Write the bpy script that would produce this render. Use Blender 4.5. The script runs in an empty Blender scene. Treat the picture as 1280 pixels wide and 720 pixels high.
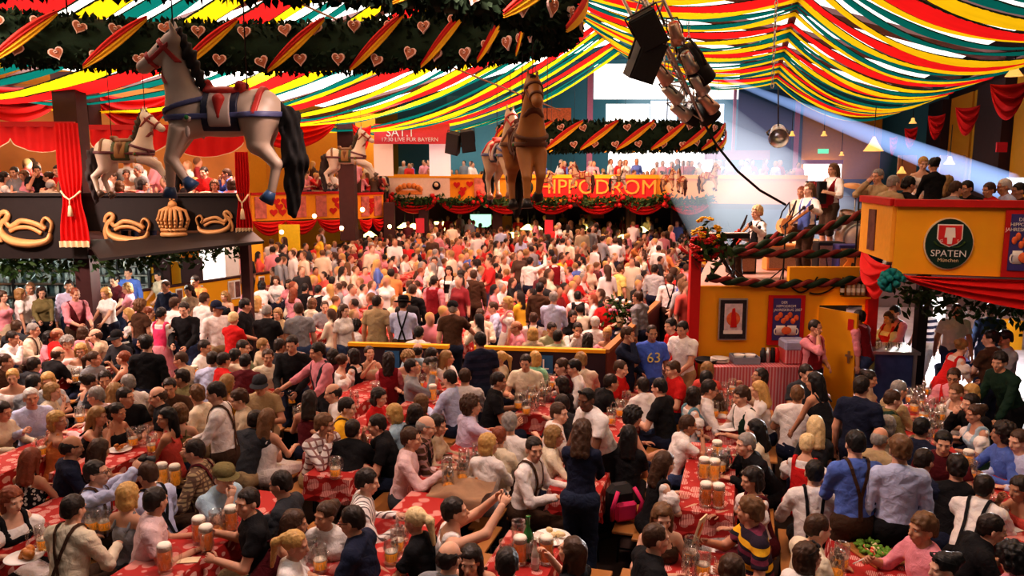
import bpy, math, random
import numpy as np
from mathutils import Vector, Matrix, Euler
R = math.radians
rnd = random.Random(7)
SC = bpy.context.scene
COL = SC.collection
# ---------------------------------------------------------------- camera
F = 1000.0; CAM_H = 4.0; PITCH = R(8.53)
cp, sp = math.cos(PITCH), math.sin(PITCH)
def ray(px, py):
    x = (px-640)/F; y = (360-py)/F
    return Vector((x, cp+y*sp, -sp+y*cp))
def at_z(px, py, z):
    d = ray(px, py); t = (z-CAM_H)/d.z
    return Vector((d.x*t, d.y*t, z))
def at_y(px, py, Y):
    d = ray(px, py); t = Y/d.y
    return Vector((d.x*t, Y, CAM_H+d.z*t))
AX = R(16.5)
AV = Vector((math.sin(AX), math.cos(AX), 0))      # nave direction
LV = Vector((math.cos(AX), -math.sin(AX), 0))     # across, to the right
UP = Vector((0, 0, 1))
def room(u, v, z): 
    p = LV*u + AV*v; p.z = z
    return p
# ---------------------------------------------------------------- object helpers
def tag(o, label=None, cat=None, group=None, kind=None):
    if label: o['label'] = label
    if cat: o['category'] = cat
    if group: o['group'] = group
    if kind: o['kind'] = kind
    return o
def link(o, parent=None):
    COL.objects.link(o)
    if parent is not None: o.parent = parent
    return o
def empty(name, loc=(0,0,0), rz=0.0, label=None, cat=None, group=None, kind=None):
    o = bpy.data.objects.new(name, None); o.empty_display_size = .1
    link(o); o.location = loc; o.rotation_euler = (0,0,rz)
    return tag(o, label, cat, group, kind)
def copy_tree(o, parent=None):
    c = o.copy(); COL.objects.link(c)
    if parent is not None: c.parent = parent
    for ch in list(o.children): copy_tree(ch, c)
    return c
# ---------------------------------------------------------------- mesh builder
class MB:
    def __init__(s): s.V=[]; s.F=[]; s.I=[]; s.sm=[]
    def raw(s, V, Fc, mi=0, smooth=False):
        b=len(s.V); s.V += [tuple(v) for v in V]
        for f in Fc: s.F.append(tuple(b+i for i in f)); s.I.append(mi); s.sm.append(smooth)
        return s
    def box(s, c, size, rot=None, mi=0, bev=0.0):
        hx,hy,hz=[q/2 for q in size]
        if bev>0:
            b=min(bev,hx*.9,hy*.9,hz*.9)
            P=[]; Fc=[]
            idx={}
            for sx in(-1,1):
                for sy in(-1,1):
                    for sz in(-1,1):
                        for ax in range(3):
                            h=[hx-b,hy-b,hz-b]; h[ax]+=b
                            idx[sx,sy,sz,ax]=len(P); P.append((sx*h[0],sy*h[1],sz*h[2]))
            for ax in range(3):
                o=[(a,c2) for a in(-1,1) for c2 in(-1,1)]
                for sg in(-1,1):
                    q=[]
                    for (a,c2) in((-1,-1),(1,-1),(1,1),(-1,1)):
                        k=[0,0,0]; k[ax]=sg; k[(ax+1)%3]=a; k[(ax+2)%3]=c2; q.append(idx[k[0],k[1],k[2],ax])
                    Fc.append(q if sg>0 else q[::-1])
            for ax in range(3):
                a1,a2=(ax+1)%3,(ax+2)%3
                for s1 in(-1,1):
                    for s2 in(-1,1):
                        k0=[0,0,0]; k0[a1]=s1;k0[a2]=s2; k1=list(k0); k0[ax]=-1;k1[ax]=1
                        q=[idx[(*k0,a1)],idx[(*k1,a1)],idx[(*k1,a2)],idx[(*k0,a2)]]
                        Fc.append(q if s1*s2>0 else q[::-1])
            for sx in(-1,1):
                for sy in(-1,1):
                    for sz in(-1,1):
                        q=[idx[sx,sy,sz,0],idx[sx,sy,sz,1],idx[sx,sy,sz,2]]
                        Fc.append(q if sx*sy*sz>0 else q[::-1])
        else:
            P=[(x*hx,y*hy,z*hz) for z in(-1,1) for y in(-1,1) for x in(-1,1)]
            Fc=[(0,2,3,1),(4,5,7,6),(0,1,5,4),(1,3,7,5),(3,2,6,7),(2,0,4,6)]
        M=rot if rot is not None else Matrix.Identity(3)
        c=Vector(c)
        return s.raw([c+M@Vector(p) for p in P],Fc,mi)
    def tube(s, path, r, n=8, mi=0, closed=False, cap=True, smooth=True, flat=None):
        path=[Vector(p) for p in path]; N=len(path)
        rr=r if callable(r) else (lambda t:r) if not isinstance(r,(list,tuple)) else (lambda t:r[min(len(r)-1,int(round(t*(len(r)-1))))])
        V=[];nrm=None
        for i,p in enumerate(path):
            a=path[i-1] if (i>0 or closed) else p; b=path[(i+1)%N] if (i<N-1 or closed) else p
            t=(b-a).normalized() if (b-a).length>1e-9 else Vector((0,0,1))
            if nrm is None:
                ref=Vector((0,0,1)) if abs(t.z)<.9 else Vector((0,1,0))
                nrm=(ref-t*ref.dot(t)).normalized()
            else:
                nrm=(nrm-t*nrm.dot(t)); nrm=nrm.normalized() if nrm.length>1e-6 else Vector((1,0,0))
            bn=t.cross(nrm)
            q=rr(i/max(1,N-1))
            for k in range(n):
                th=2*math.pi*k/n
                ca,sa=math.cos(th),math.sin(th)
                if flat: sa*=flat
                V.append(p+nrm*(q*ca)+bn*(q*sa))
        Fc=[]
        for i in range(N if closed else N-1):
            j=(i+1)%N
            for k in range(n):
                k2=(k+1)%n
                Fc.append((i*n+k,i*n+k2,j*n+k2,j*n+k))
        if cap and not closed:
            Fc.append(tuple(range(n))[::-1]); Fc.append(tuple((N-1)*n+k for k in range(n)))
        return s.raw(V,Fc,mi,smooth)
    def lathe(s, prof, n=16, c=(0,0,0), M=None, mi=0, smooth=True, cap=True):
        c=Vector(c); M=M or Matrix.Identity(3); V=[]
        for (r,z) in prof:
            for k in range(n):
                th=2*math.pi*k/n; V.append(c+M@Vector((r*math.cos(th),r*math.sin(th),z)))
        Fc=[]
        for i in range(len(prof)-1):
            for k in range(n):
                k2=(k+1)%n; Fc.append((i*n+k,i*n+k2,(i+1)*n+k2,(i+1)*n+k))
        if cap:
            Fc.append(tuple(range(n))[::-1]); Fc.append(tuple((len(prof)-1)*n+k for k in range(n)))
        return s.raw(V,Fc,mi,smooth)
    def sph(s, c, r, n=12, m=8, M=None, mi=0):
        r=(r,r,r) if not hasattr(r,'__len__') else r
        c=Vector(c); M=M or Matrix.Identity(3); V=[];Fc=[]
        for i in range(m+1):
            ph=math.pi*i/m
            for k in range(n):
                th=2*math.pi*k/n
                V.append(c+M@Vector((r[0]*math.sin(ph)*math.cos(th),r[1]*math.sin(ph)*math.sin(th),-r[2]*math.cos(ph))))
        for i in range(m):
            for k in range(n):
                k2=(k+1)%n; Fc.append((i*n+k,i*n+k2,(i+1)*n+k2,(i+1)*n+k))
        return s.raw(V,Fc,mi,True)
    def grid(s, fn, nu, nv, mi=0, smooth=True, two=False):
        V=[fn(i/nu,j/nv) for i in range(nu+1) for j in range(nv+1)]
        Fc=[(i*(nv+1)+j,(i+1)*(nv+1)+j,(i+1)*(nv+1)+j+1,i*(nv+1)+j+1) for i in range(nu) for j in range(nv)]
        return s.raw(V,Fc,mi,smooth)
    def quad(s,a,b,c,d,mi=0): return s.raw([a,b,c,d],[(0,1,2,3)],mi)
    def prism(s, poly, d, M=None, c=(0,0,0), mi=0):
        # poly in local xz, extruded along local y by d (centred)
        c=Vector(c); M=M or Matrix.Identity(3); n=len(poly)
        V=[c+M@Vector((x,-d/2,z)) for x,z in poly]+[c+M@Vector((x,d/2,z)) for x,z in poly]
        Fc=[tuple(range(n)),tuple(range(2*n-1,n-1,-1))]+[(i,i+n,(i+1)%n+n,(i+1)%n) for i in range(n)]
        return s.raw(V,Fc,mi)
    def mesh(s, name, mats):
        me=bpy.data.meshes.new(name); me.from_pydata(s.V,[],s.F)
        for m in (mats if isinstance(mats,(list,tuple)) else [mats]): me.materials.append(m)
        me.polygons.foreach_set('material_index',s.I); me.polygons.foreach_set('use_smooth',s.sm)
        me.update(); return me
    def build(s, name, mats, parent=None, loc=None):
        o=bpy.data.objects.new(name,s.mesh(name,mats)); link(o,parent)
        if loc is not None: o.location=loc
        return o
def recalc(o):
    import bmesh
    bm=bmesh.new(); bm.from_mesh(o.data); bmesh.ops.recalc_face_normals(bm,faces=bm.faces); bm.to_mesh(o.data); bm.free(); return o
def struct(mb,name,mats,parent=None):
    o=mb.build(name,mats,parent)
    if parent is None: o['kind']='structure'
    return o
# ---------------------------------------------------------------- materials
def new_mat(name):
    m=bpy.data.materials.new(name); m.use_nodes=True
    nt=m.node_tree; return m,nt,nt.nodes['Principled BSDF']
def node(nt,t,**k):
    n=nt.nodes.new(t)
    for a,b in k.items():
        if a.startswith('i_'): n.inputs[a[2:].replace('_',' ')].default_value=b
        else: setattr(n,a,b)
    return n
_mc={}
def mat(name,col,rough=.6,metal=0.,var=.12,scale=12.,bump=0.,emit=0.,spec=.3,trans=0.):
    if name in _mc: return _mc[name]
    m,nt,b=new_mat(name); L=nt.links.new
    b.inputs['Roughness'].default_value=rough; b.inputs['Metallic'].default_value=metal
    b.inputs['Specular IOR Level'].default_value=spec
    tc=node(nt,'ShaderNodeTexCoord'); nz=node(nt,'ShaderNodeTexNoise',i_Scale=scale,i_Detail=4.)
    L(tc.outputs['Object'],nz.inputs['Vector'])
    hv=node(nt,'ShaderNodeMapRange'); hv.inputs['To Min'].default_value=1-var; hv.inputs['To Max'].default_value=1+var
    L(nz.outputs['Fac'],hv.inputs['Value'])
    mx=node(nt,'ShaderNodeMix',data_type='RGBA',blend_type='MULTIPLY'); mx.inputs['Factor'].default_value=1
    mx.inputs['A'].default_value=(*col,1); L(hv.outputs['Result'],mx.inputs['B']); L(mx.outputs['Result'],b.inputs['Base Color'])
    if bump:
        bp=node(nt,'ShaderNodeBump',i_Strength=bump,i_Distance=.02); L(nz.outputs['Fac'],bp.inputs['Height']); L(bp.outputs['Normal'],b.inputs['Normal'])
    if emit: b.inputs['Emission Color'].default_value=(*col,1); b.inputs['Emission Strength'].default_value=emit
    if trans: b.inputs['Transmission Weight'].default_value=trans
    _mc[name]=m; return m
def objcol_mat(name,rough=.75,scale=30.,var=.15,bump=.25,pattern=None,spec=.2):
    """cloth / hair / skin whose colour comes from the object's own colour"""
    m,nt,b=new_mat(name); L=nt.links.new
    b.inputs['Roughness'].default_value=rough; b.inputs['Specular IOR Level'].default_value=spec
    oi=node(nt,'ShaderNodeObjectInfo'); tc=node(nt,'ShaderNodeTexCoord')
    nz=node(nt,'ShaderNodeTexNoise',i_Scale=scale,i_Detail=3.); L(tc.outputs['Object'],nz.inputs['Vector'])
    hv=node(nt,'ShaderNodeMapRange'); hv.inputs['To Min'].default_value=1-var; hv.inputs['To Max'].default_value=1+var; L(nz.outputs['Fac'],hv.inputs['Value'])
    mx=node(nt,'ShaderNodeMix',data_type='RGBA',blend_type='MULTIPLY'); mx.inputs['Factor'].default_value=1
    src=oi.outputs['Color']
    if pattern:
        sx=node(nt,'ShaderNodeSeparateXYZ'); L(tc.outputs['Object'],sx.inputs[0])
        def wave(sock,freq,thr):
            mu=node(nt,'ShaderNodeMath',operation='MULTIPLY'); L(sock,mu.inputs[0]); mu.inputs[1].default_value=freq
            fr=node(nt,'ShaderNodeMath',operation='FRACT'); L(mu.outputs[0],fr.inputs[0])
            gt=node(nt,'ShaderNodeMath',operation='GREATER_THAN'); L(fr.outputs[0],gt.inputs[0]); gt.inputs[1].default_value=thr; return gt.outputs[0]
        def blend(a,fac,col):
            q=node(nt,'ShaderNodeMix',data_type='RGBA'); L(fac,q.inputs['Factor']); L(a,q.inputs['A']); q.inputs['B'].default_value=(*col,1); return q.outputs['Result']
        if pattern=='plaid':
            src=blend(src,wave(sx.outputs[0],14,.72),(.30,.16,.14)); src=blend(src,wave(sx.outputs[2],14,.72),(.26,.15,.15))
        if pattern=='check':
            src=blend(src,wave(sx.outputs[0],22,.6),(.16,.10,.07)); src=blend(src,wave(sx.outputs[2],22,.6),(.14,.09,.06))
        if pattern=='stripes':
            src=blend(src,wave(sx.outputs[0],24,.7),(.12,.10,.10))
        if pattern=='hoops':
            src=blend(src,wave(sx.outputs[2],9,.5),(.03,.03,.06))
        if pattern=='rugby':
            src=blend(src,wave(sx.outputs[2],5.2,.28),(.03,.02,.035)); src=blend(src,wave(sx.outputs[2],5.2,.66),(.16,.03,.06)); src=blend(src,wave(sx.outputs[2],5.2,.86),(.02,.02,.03))
        if pattern=='flowers':
            vo=node(nt,'ShaderNodeTexVoronoi',i_Scale=26.); L(tc.outputs['Object'],vo.inputs['Vector'])
            lt=node(nt,'ShaderNodeMath',operation='LESS_THAN'); L(vo.outputs['Distance'],lt.inputs[0]); lt.inputs[1].default_value=.42
            src=blend(src,lt.outputs[0],(.5,.48,.42))
    L(src,mx.inputs['A']); L(hv.outputs['Result'],mx.inputs['B']); L(mx.outputs['Result'],b.inputs['Base Color'])
    if bump:
        n2=node(nt,'ShaderNodeTexNoise',i_Scale=14.,i_Detail=3.,i_Distortion=.8); L(tc.outputs['Object'],n2.inputs['Vector'])
        bp=node(nt,'ShaderNodeBump',i_Strength=bump,i_Distance=.03); L(n2.outputs['Fac'],bp.inputs['Height']); L(bp.outputs['Normal'],b.inputs['Normal'])
    return m
M_SKIN=objcol_mat('skin',.55,40,.08,0,spec=.3)
M_CLOTH=objcol_mat('cloth',.85,25,.12,.55)
M_HAIR=objcol_mat('hair',.5,70,.35,.5,spec=.4)
M_PAT={k:objcol_mat('cloth_'+k,.85,25,.1,.45,k) for k in('plaid','check','stripes','hoops','rugby','flowers')}
M_EYEW=mat('eye_white',(.60,.55,.52),.3,var=0); M_DARK=mat('eye_dark',(.03,.02,.018),.4,var=0); M_BROW=mat('eyebrow',(.10,.055,.035),.7,var=0); M_LIP=mat('lips',(.45,.12,.10),.5,var=0)
M_SHOE=mat('shoe_leather',(.04,.028,.02),.5); M_BLACK=mat('matt_black',(.012,.012,.013),.6)
# ================================================================ people
def smin(a,b,k):
    h=np.clip(.5+.5*(b-a)/k,0,1); return b*(1-h)+a*h-k*h*(1-h)
def cap(a,b,ra,rb): return ('c',np.array(a,float),np.array(b,float),ra,rb)
def ell(c,r,M=None): return ('e',np.array(c,float),np.array(r,float),None if M is None else np.array(M,float))
def ev(pr,P,g=0.):
    if pr[0]=='c':
        _,a,b,ra,rb=pr; ab=b-a; t=np.clip(((P-a)@ab)/max(ab@ab,1e-9),0,1)
        return np.linalg.norm(P-a-t[:,None]*ab,axis=1)-(ra+(rb-ra)*t)-g
    _,c,r,M=pr; q=P-c
    if M is not None: q=q@M      # M columns = local axes
    r=r+g; k0=np.linalg.norm(q/r,axis=1); k1=np.linalg.norm(q/(r*r),axis=1)
    return k0*(k0-1)/np.maximum(k1,1e-9)
def evs(prs,P,k=.05,g=0.):
    d=ev(prs[0],P,g)
    for p in prs[1:]: d=smin(d,ev(p,P,g),k)
    return d
def snets(f,lo,hi,h):
    lo=np.array(lo,float); n=np.ceil((np.array(hi)-lo)/h).astype(int)+1
    ax=[lo[i]+h*np.arange(n[i]) for i in range(3)]
    G=np.stack(np.meshgrid(*ax,indexing='ij'),-1).reshape(-1,3)
    D=f(G).reshape(n)
    S=D<0
    nx,ny,nz=n-1
    acc=np.zeros((nx,ny,nz,3)); cnt=np.zeros((nx,ny,nz))
    off=[(0,0),(1,0),(0,1),(1,1)]
    for a in range(3):
        o=[x for x in range(3) if x!=a]
        for (i,j) in off:
            s0=[None]*3; s0[a]=slice(0,n[a]-1); s0[o[0]]=slice(i,n[o[0]]-1+i); s0[o[1]]=slice(j,n[o[1]]-1+j)
            s1=list(s0); s1[a]=slice(1,n[a])
            d0=D[tuple(s0)]; d1=D[tuple(s1)]; m=(d0<0)!=(d1<0)
            t=np.where(m,d0/np.where(m,d0-d1,1),0)
            acc[...,a]+=np.where(m,t,0); acc[...,o[0]]+=np.where(m,i,0); acc[...,o[1]]+=np.where(m,j,0); cnt+=m
    has=cnt>0
    idx=-np.ones((nx,ny,nz),int); idx[has]=np.arange(has.sum())
    I=np.argwhere(has); V=lo+h*(I+acc[has]/cnt[has][:,None])
    Q=[]
    for a in range(3):
        b,c=(a+1)%3,(a+2)%3
        s0=[slice(1,m) for m in (nx,ny,nz)]; s0[a]=slice(0,n[a]-1)
        s1=list(s0); s1[a]=slice(1,n[a])
        A=S[tuple(s0)]; B=S[tuple(s1)]
        E=np.argwhere(A!=B)
        if len(E)==0: continue
        flip=A[tuple(E.T)]
        base=E.copy()
        for x in range(3):
            if x!=a: base[:,x]+=1
        def cell(db,dc):
            q=base.copy(); q[:,b]-=db; q[:,c]-=dc; return idx[tuple(q.T)]
        q=np.stack([cell(1,1),cell(0,1),cell(0,0),cell(1,0)],1)
        q[~flip]=q[~flip][:,::-1]
        Q.append(q)
    Q=np.concatenate(Q) if Q else np.zeros((0,4),int)
    # flatten a little towards the true surface
    for _ in range(2):
        e=h*.25
        g=np.stack([(f(V+np.eye(3)[i]*e)-f(V-np.eye(3)[i]*e))/(2*e) for i in range(3)],1)
        V=V-np.clip(f(V),-h*.4,h*.4)[:,None]*g/np.maximum((g*g).sum(1),.2)[:,None]
    return V,Q[(Q>=0).all(1)]
def np3(v): return np.array(v,float)
def unit(v): return v/max(np.linalg.norm(v),1e-9)
def ik(S,T,l1,l2,pole):
    d=T-S; L=np.linalg.norm(d); L2=min(max(L,.08),(l1+l2)*.995); d=unit(d); T=S+d*L2
    a=(l1*l1-l2*l2+L2*L2)/(2*L2); h=math.sqrt(max(l1*l1-a*a,0))
    p=pole-d*(pole@d); p=unit(p); return S+d*a+p*h,T
def rotx(a): c,s=math.cos(a),math.sin(a); return np.array([[1,0,0],[0,c,-s],[0,s,c]])
def roty(a): c,s=math.cos(a),math.sin(a); return np.array([[c,0,s],[0,1,0],[-s,0,c]])
def rotz(a): c,s=math.cos(a),math.sin(a); return np.array([[c,-s,0],[s,c,0],[0,0,1]])
# --- poses: lean, twist, (left hand), (right hand), head yaw, head pitch ; x>0 is the figure's right, y forward
POSES={
 'table':('sit',10,0,(-.17,.40,.80),(.17,.40,.80),0,12),
 'tableL':('sit',10,8,(-.17,.40,.80),(.15,.42,.80),48,4),
 'tableR':('sit',10,-8,(-.15,.42,.80),(.17,.40,.80),-48,4),
 'mug':('sit',8,0,(-.16,.36,.80),(.17,.42,.90),0,4),
 'mugL':('sit',8,10,(-.16,.36,.80),(.17,.42,.90),40,2),
 'mugR':('sit',8,-10,(-.16,.36,.80),(.17,.42,.90),-40,2),
 'chin':('sit',20,0,(-.12,.45,.80),(.07,.40,1.04),0,10),
 'chinL':('sit',16,0,(-.12,.45,.80),(.08,.36,1.04),35,6),
 'lap':('sit',3,0,(-.12,.30,.66),(.12,.30,.66),0,4),
 'lapL':('sit',3,14,(-.12,.30,.66),(.12,.30,.66),55,2),
 'lapR':('sit',3,-14,(-.12,.30,.66),(.12,.30,.66),-55,2),
 'drink':('sit',-2,0,(-.16,.36,.80),(.07,.27,1.10),0,-12),
 'lean':('sit',30,0,(-.14,.55,.81),(.14,.55,.81),0,8),
 'photo':('sit',6,0,(-.10,.46,1.28),(.10,.46,1.28),0,-4),
 'gest':('sit',8,-10,(-.16,.38,.80),(.42,.42,1.02),-20,0),
 'arm':('sit',6,0,(-.16,.38,.80),(.55,.05,1.06),-30,2),
 'down':('stand',0,0,(-.27,.04,.80),(.27,.04,.80),0,6),
 'downL':('stand',0,8,(-.27,.06,.80),(.27,.02,.80),45,6),
 'downR':('stand',0,-8,(-.27,.02,.80),(.27,.06,.80),-45,6),
 'front':('stand',4,0,(-.12,.36,1.02),(.12,.36,1.06),0,16),
 'frontL':('stand',4,10,(-.12,.34,1.02),(.12,.34,1.06),40,10),
 'frontR':('stand',4,-10,(-.12,.34,1.02),(.12,.34,1.06),-40,10),
 'bend':('stand',34,0,(-.17,.62,.86),(.17,.62,.86),0,4),
 'stoop':('stand',22,0,(-.20,.42,.86),(.20,.42,.86),20,10),
 'point':('stand',8,8,(-.16,.36,.98),(.30,.58,1.06),-10,14),
 'hips':('stand',0,0,(-.24,.05,1.0),(.24,.05,1.0),0,4),
 'cross':('stand',0,0,(.12,.24,1.20),(-.12,.26,1.17),0,4),
 'face':('stand',2,0,(-.10,.24,1.05),(.09,.17,1.52),8,8),
 'reach':('stand',10,-20,(-.24,.05,.84),(.52,.30,1.05),-10,0),
 'raise':('stand',0,0,(-.25,.05,.85),(.30,.25,1.75),0,-5),
 'carry':('stand',-2,0,(-.18,.34,1.0),(.18,.34,1.0),0,0),
 'walk':('stand',3,0,(-.25,.18,.86),(.25,-.10,.84),0,2),
 'guitar':('stand',-2,0,(-.52,.28,1.30),(.12,.24,1.04),10,4),
 'accord':('stand',-4,0,(-.22,.28,1.22),(.24,.28,1.18),0,6),
 'bass':('sit',2,0,(-.50,.30,1.0),(.10,.28,.78),20,4),
}
class Rig: pass
_rigs={}
def rig(pose,sex):
    k=(pose,sex)
    if k in _rigs: return _rigs[k]
    kind,lean,twist,hl,hr,hy,hp=POSES[pose]
    fem=sex=='f'; g=Rig(); g.kind=kind; g.fem=fem; g.pose=pose
    g.root=np3((0,0,.555 if kind=='sit' else .95))
    T=rotz(R(twist))@rotx(R(-lean)); g.T=T
    def tp(x,y,z): return g.root+T@np3((x,y,z))
    g.tp=tp
    sw=.150 if fem else .180
    cv=.35*lean/30*.1
    g.prT=[ell(tp(0,0,.0),(.172,.125,.125) if fem else (.165,.122,.125),T),
           ell(tp(0,.008,.14),(.128,.102,.15) if fem else (.148,.112,.16),T),
           ell(tp(0,.004+cv,.33),(.140,.100,.175) if fem else (.165,.112,.185),T),
           cap(tp(-sw+.025,-.012+cv,.458),tp(0,-.012+cv,.492),.050 if fem else .058,.056),cap(tp(sw-.025,-.012+cv,.458),tp(0,-.012+cv,.492),.050 if fem else .058,.056)]
    if fem: g.prT += [ell(tp(s*.068,.088,.345),(.062,.056,.062),T) for s in(-1,1)]
    g.prVest=[g.prT[0],g.prT[1],g.prT[2],cap(tp(-.10,-.012+cv,.468),tp(.10,-.012+cv,.468),.058,.058)]+(g.prT[5:] if fem else [])
    g.prTank=[g.prT[0],g.prT[1],ell(tp(0,.004+cv,.30),(.143,.104,.15),T)]+(g.prT[5:] if fem else [])
    nb=tp(0,-.012+cv,.50); 
    H=rotz(R(twist*.3+hy))@rotx(R(-hp)); g.H=H
    nt=nb+T@np3((0,.012,.055)); hc=nt+np3((0,0,.0))+T@np3((0,.022,.03))+np3((0,0,.085))
    g.head=hc; g.nb=nb
    g.prN=[cap(nb-T@np3((0,0,.04)),hc-np3((0,0,.06)),.05 if fem else .058,.046 if fem else .055)]
    g.arms=[]
    for s,h in((-1,hl),(1,hr)):
        S=tp(s*sw,-.012+cv,.452); l1,l2=(.26,.235) if fem else (.285,.255)
        E,W=ik(S,np3(h),l1,l2,np3((s*.55,-.45,-.8)))
        ru=(.040,.034,.034,.025) if fem else (.052,.043,.042,.030)
        g.arms.append((S,E,W,cap(S,E,ru[0],ru[1]),cap(E,W,ru[2],ru[3]),s))
    g.legs=[]
    for s in(-1,1):
        Hh=g.root+np3((s*.088,0,-.03))
        if kind=='sit':
            A=np3((s*.12,.36,.09)); Kp=np3((0,.8,1)); 
            K,A=ik(Hh,A,.42,.41,Kp)
            if pose in('lean',): pass
        else:
            fy=(.16*s if pose=='walk' else .0)
            A=np3((s*.10,fy,.09)); K,A=ik(Hh,A,.42,.42,np3((0,1,.1)))
        g.legs.append((Hh,K,A,cap(Hh,K,.088,.060),cap(K,A,.058,.040),cap(A+np3((0,-.03,-.045)),A+np3((s*.02,.15,-.05)),.042,.032)))
    _rigs[k]=g; return g
def bounds(prs,pad):
    P=[]
    for p in prs:
        if p[0]=='c': P += [p[1]-max(p[3],p[4]),p[1]+max(p[3],p[4]),p[2]-max(p[3],p[4]),p[2]+max(p[3],p[4])]
        else: P += [p[1]-p[2].max(),p[1]+p[2].max()]
    P=np.array(P); return P.min(0)-pad,P.max(0)+pad
# --- head, built once per sex at a fine grid
_heads={}
def head_mesh(sex):
    if sex in _heads: return _heads[sex]
    fem=sex=='f'; w=.93 if fem else 1.
    prs=[ell((0,-.012,.035),(.074*w,.094,.088)),ell((0,.016,-.035),(.060*w,.072,.072)),ell((0,.045,-.088),(.032*w,.034,.026)),
         cap((0,.086,.012),(0,.104,-.022),.010,.0145),ell((0,.083,-.058),(.024,.014,.013)),
         ell((-.030,.076,.031),(.024,.012,.008)),ell((.030,.076,.031),(.024,.012,.008)),
         ell((-.040*w,.062,-.018),(.022,.020,.018)),ell((.040*w,.062,-.018),(.022,.020,.018))]
    ears=[ell((s*.076*w,-.008,-.005),(.011,.022,.033),rotz(s*.35)) for s in(-1,1)]
    soc=[ell((s*.030,.0985,.013),(.016,.011,.008)) for s in(-1,1)]
    def f(P):
        d=evs(prs,P,.022)
        for e in ears: d=smin(d,ev(e,P),.008)
        for e in soc: d=-smin(-d,ev(e,P),.012)
        return d
    V,Q=snets(f,(-.105,-.125,-.13),(.105,.135,.14),.0088 if not fem else .009)
    mb=MB(); mb.raw(V,Q,0,True)
    for s in(-1,1):
        mb.sph((s*.030,.078,.013),(.0115,.008,.0058),8,5,mi=1)
        mb.sph((s*.030,.0835,.013),(.0052,.0035,.0052),8,4,mi=2)
        mb.tube([(s*.017,.0905,.032),(s*.030,.0915,.0355),(s*.043,.083,.032)],.0030 if not fem else .0018,4,mi=5)
    mb.tube([(-.022,.088,-.058),(-.008,.0965,-.054),(.008,.0965,-.054),(.022,.088,-.058)],lambda t:.0055 if .2<t<.8 else .003,5,mi=3)
    mb.tube([(-.018,.088,-.061),(0,.0965,-.064),(.018,.088,-.061)],lambda t:.006 if .2<t<.8 else .003,5,mi=3)
    _heads[sex]=mb; return mb
def add_hand(mb,W,d,n,side,curl=.5,sc=1.0):
    """palm, four unequal bent fingers and a thumb; d along the forearm, n palm normal"""
    d=unit(d); n=unit(n-d*(n@d)); x=np.cross(d,n)*side   # x towards the thumb
    P=lambda a,b,c:W+sc*(d*a+x*b+n*c)
    # palm as a tapered slab
    ring=[]
    for a,wd,th in((-.02,.022,.020),(.02,.030,.018),(.055,.040,.016),(.085,.040,.013)):
        for k in range(8):
            t=2*math.pi*k/8; ring.append(P(a,wd*math.cos(t),th*math.sin(t)))
    Fc=[(i*8+k,i*8+(k+1)%8,(i+1)*8+(k+1)%8,(i+1)*8+k) for i in range(3) for k in range(8)]+[tuple(range(8))[::-1],tuple(24+k for k in range(8))]
    if side<0: Fc=[f[::-1] for f in Fc]
    mb.raw(ring,Fc,0,True)
    for b,l in((.029,.068),(.010,.078),(-.009,.072),(-.027,.056)):
        a=curl; p=P(.080,b,0); pts=[p]; ang=a*.5
        for seg in(.45,.32,.26):
            p=p+sc*l*seg*(d*math.cos(ang)+n*math.sin(ang))+sc*x*b*.06; pts.append(p); ang+=a*.9
        mb.tube([tuple(q) for q in pts],lambda t:sc*(.0095-.003*t),5)
    pts=[P(.012,.024,.004),P(.040,.050,.014),P(.064,.056,.024),P(.082,.050,.032)]
    mb.tube([tuple(q) for q in pts],lambda t:sc*(.0125-.005*t),5)
CURL={'drink':1.3,'mug':1.2,'mugL':1.2,'mugR':1.2,'photo':1.3,'carry':1.2,'chin':1.1,'chinL':1.1,'guitar':1.2,'bass':1.2,'accord':1.0,'front':1.,'gest':.2,'point':.5,'raise':.3}
_bodies={}
HB=.0185
def body_mesh(pose,sex):
    k=(pose,sex)
    if k in _bodies: return _bodies[k]
    g=rig(pose,sex); mb=MB()
    prs=list(g.prT)+g.prN
    limbs=[]
    for a in g.arms: limbs += [a[3],a[4]]
    for l in g.legs: limbs += [l[3],l[4],l[5]]
    def f(P):
        d=evs(prs,P,.045)
        for q in(g.arms[0][3:5],g.arms[1][3:5],g.legs[0][3:6],g.legs[1][3:6]): d=smin(d,evs(list(q),P,.02),.03)
        return d
    lo,hi=bounds(prs+limbs,.03)
    V,Q=snets(f,lo,hi,HB)
    feet=[l[2] for l in g.legs]
    zc=V[Q].mean(1)[:,2]
    fm=(zc<.14)
    mb.raw(V,Q[~fm],0,True); b=len(mb.V)-len(V)
    for q in Q[fm]: mb.F.append(tuple(b+int(i) for i in q)); mb.I.append(4); mb.sm.append(True)
    hm=head_mesh(sex); Vh=(np.array(hm.V)@g.H.T)+g.head; bb=len(mb.V)
    mb.V += [tuple(v) for v in Vh]; mb.F += [tuple(bb+i for i in q) for q in hm.F]; mb.I += hm.I; mb.sm += hm.sm
    for i,(S,E,W,_,_,s) in enumerate(g.arms):
        d=unit(W-E); c=CURL.get(pose,.45)
        if pose in('table','tableL','tableR','lean','bend','stoop','chin','chinL') and W[2]<.9: n=np3((0,0,-1)); d=unit(d*np3((1,1,.3)))
        elif pose in('down','downL','downR','walk','reach'): n=np3((-s,0,0)); c=.5
        elif pose in('chin','chinL','face') : n=np3((0,-1,0))
        else: n=np3((-s*.9,.2,-.3))
        add_hand(mb,W,d,n,s,c,.92 if g.fem else 1.)
    me=mb.mesh('person_body',[M_SKIN,M_EYEW,M_DARK,M_LIP,M_SHOE,M_BROW]); _bodies[k]=me; return me
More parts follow.
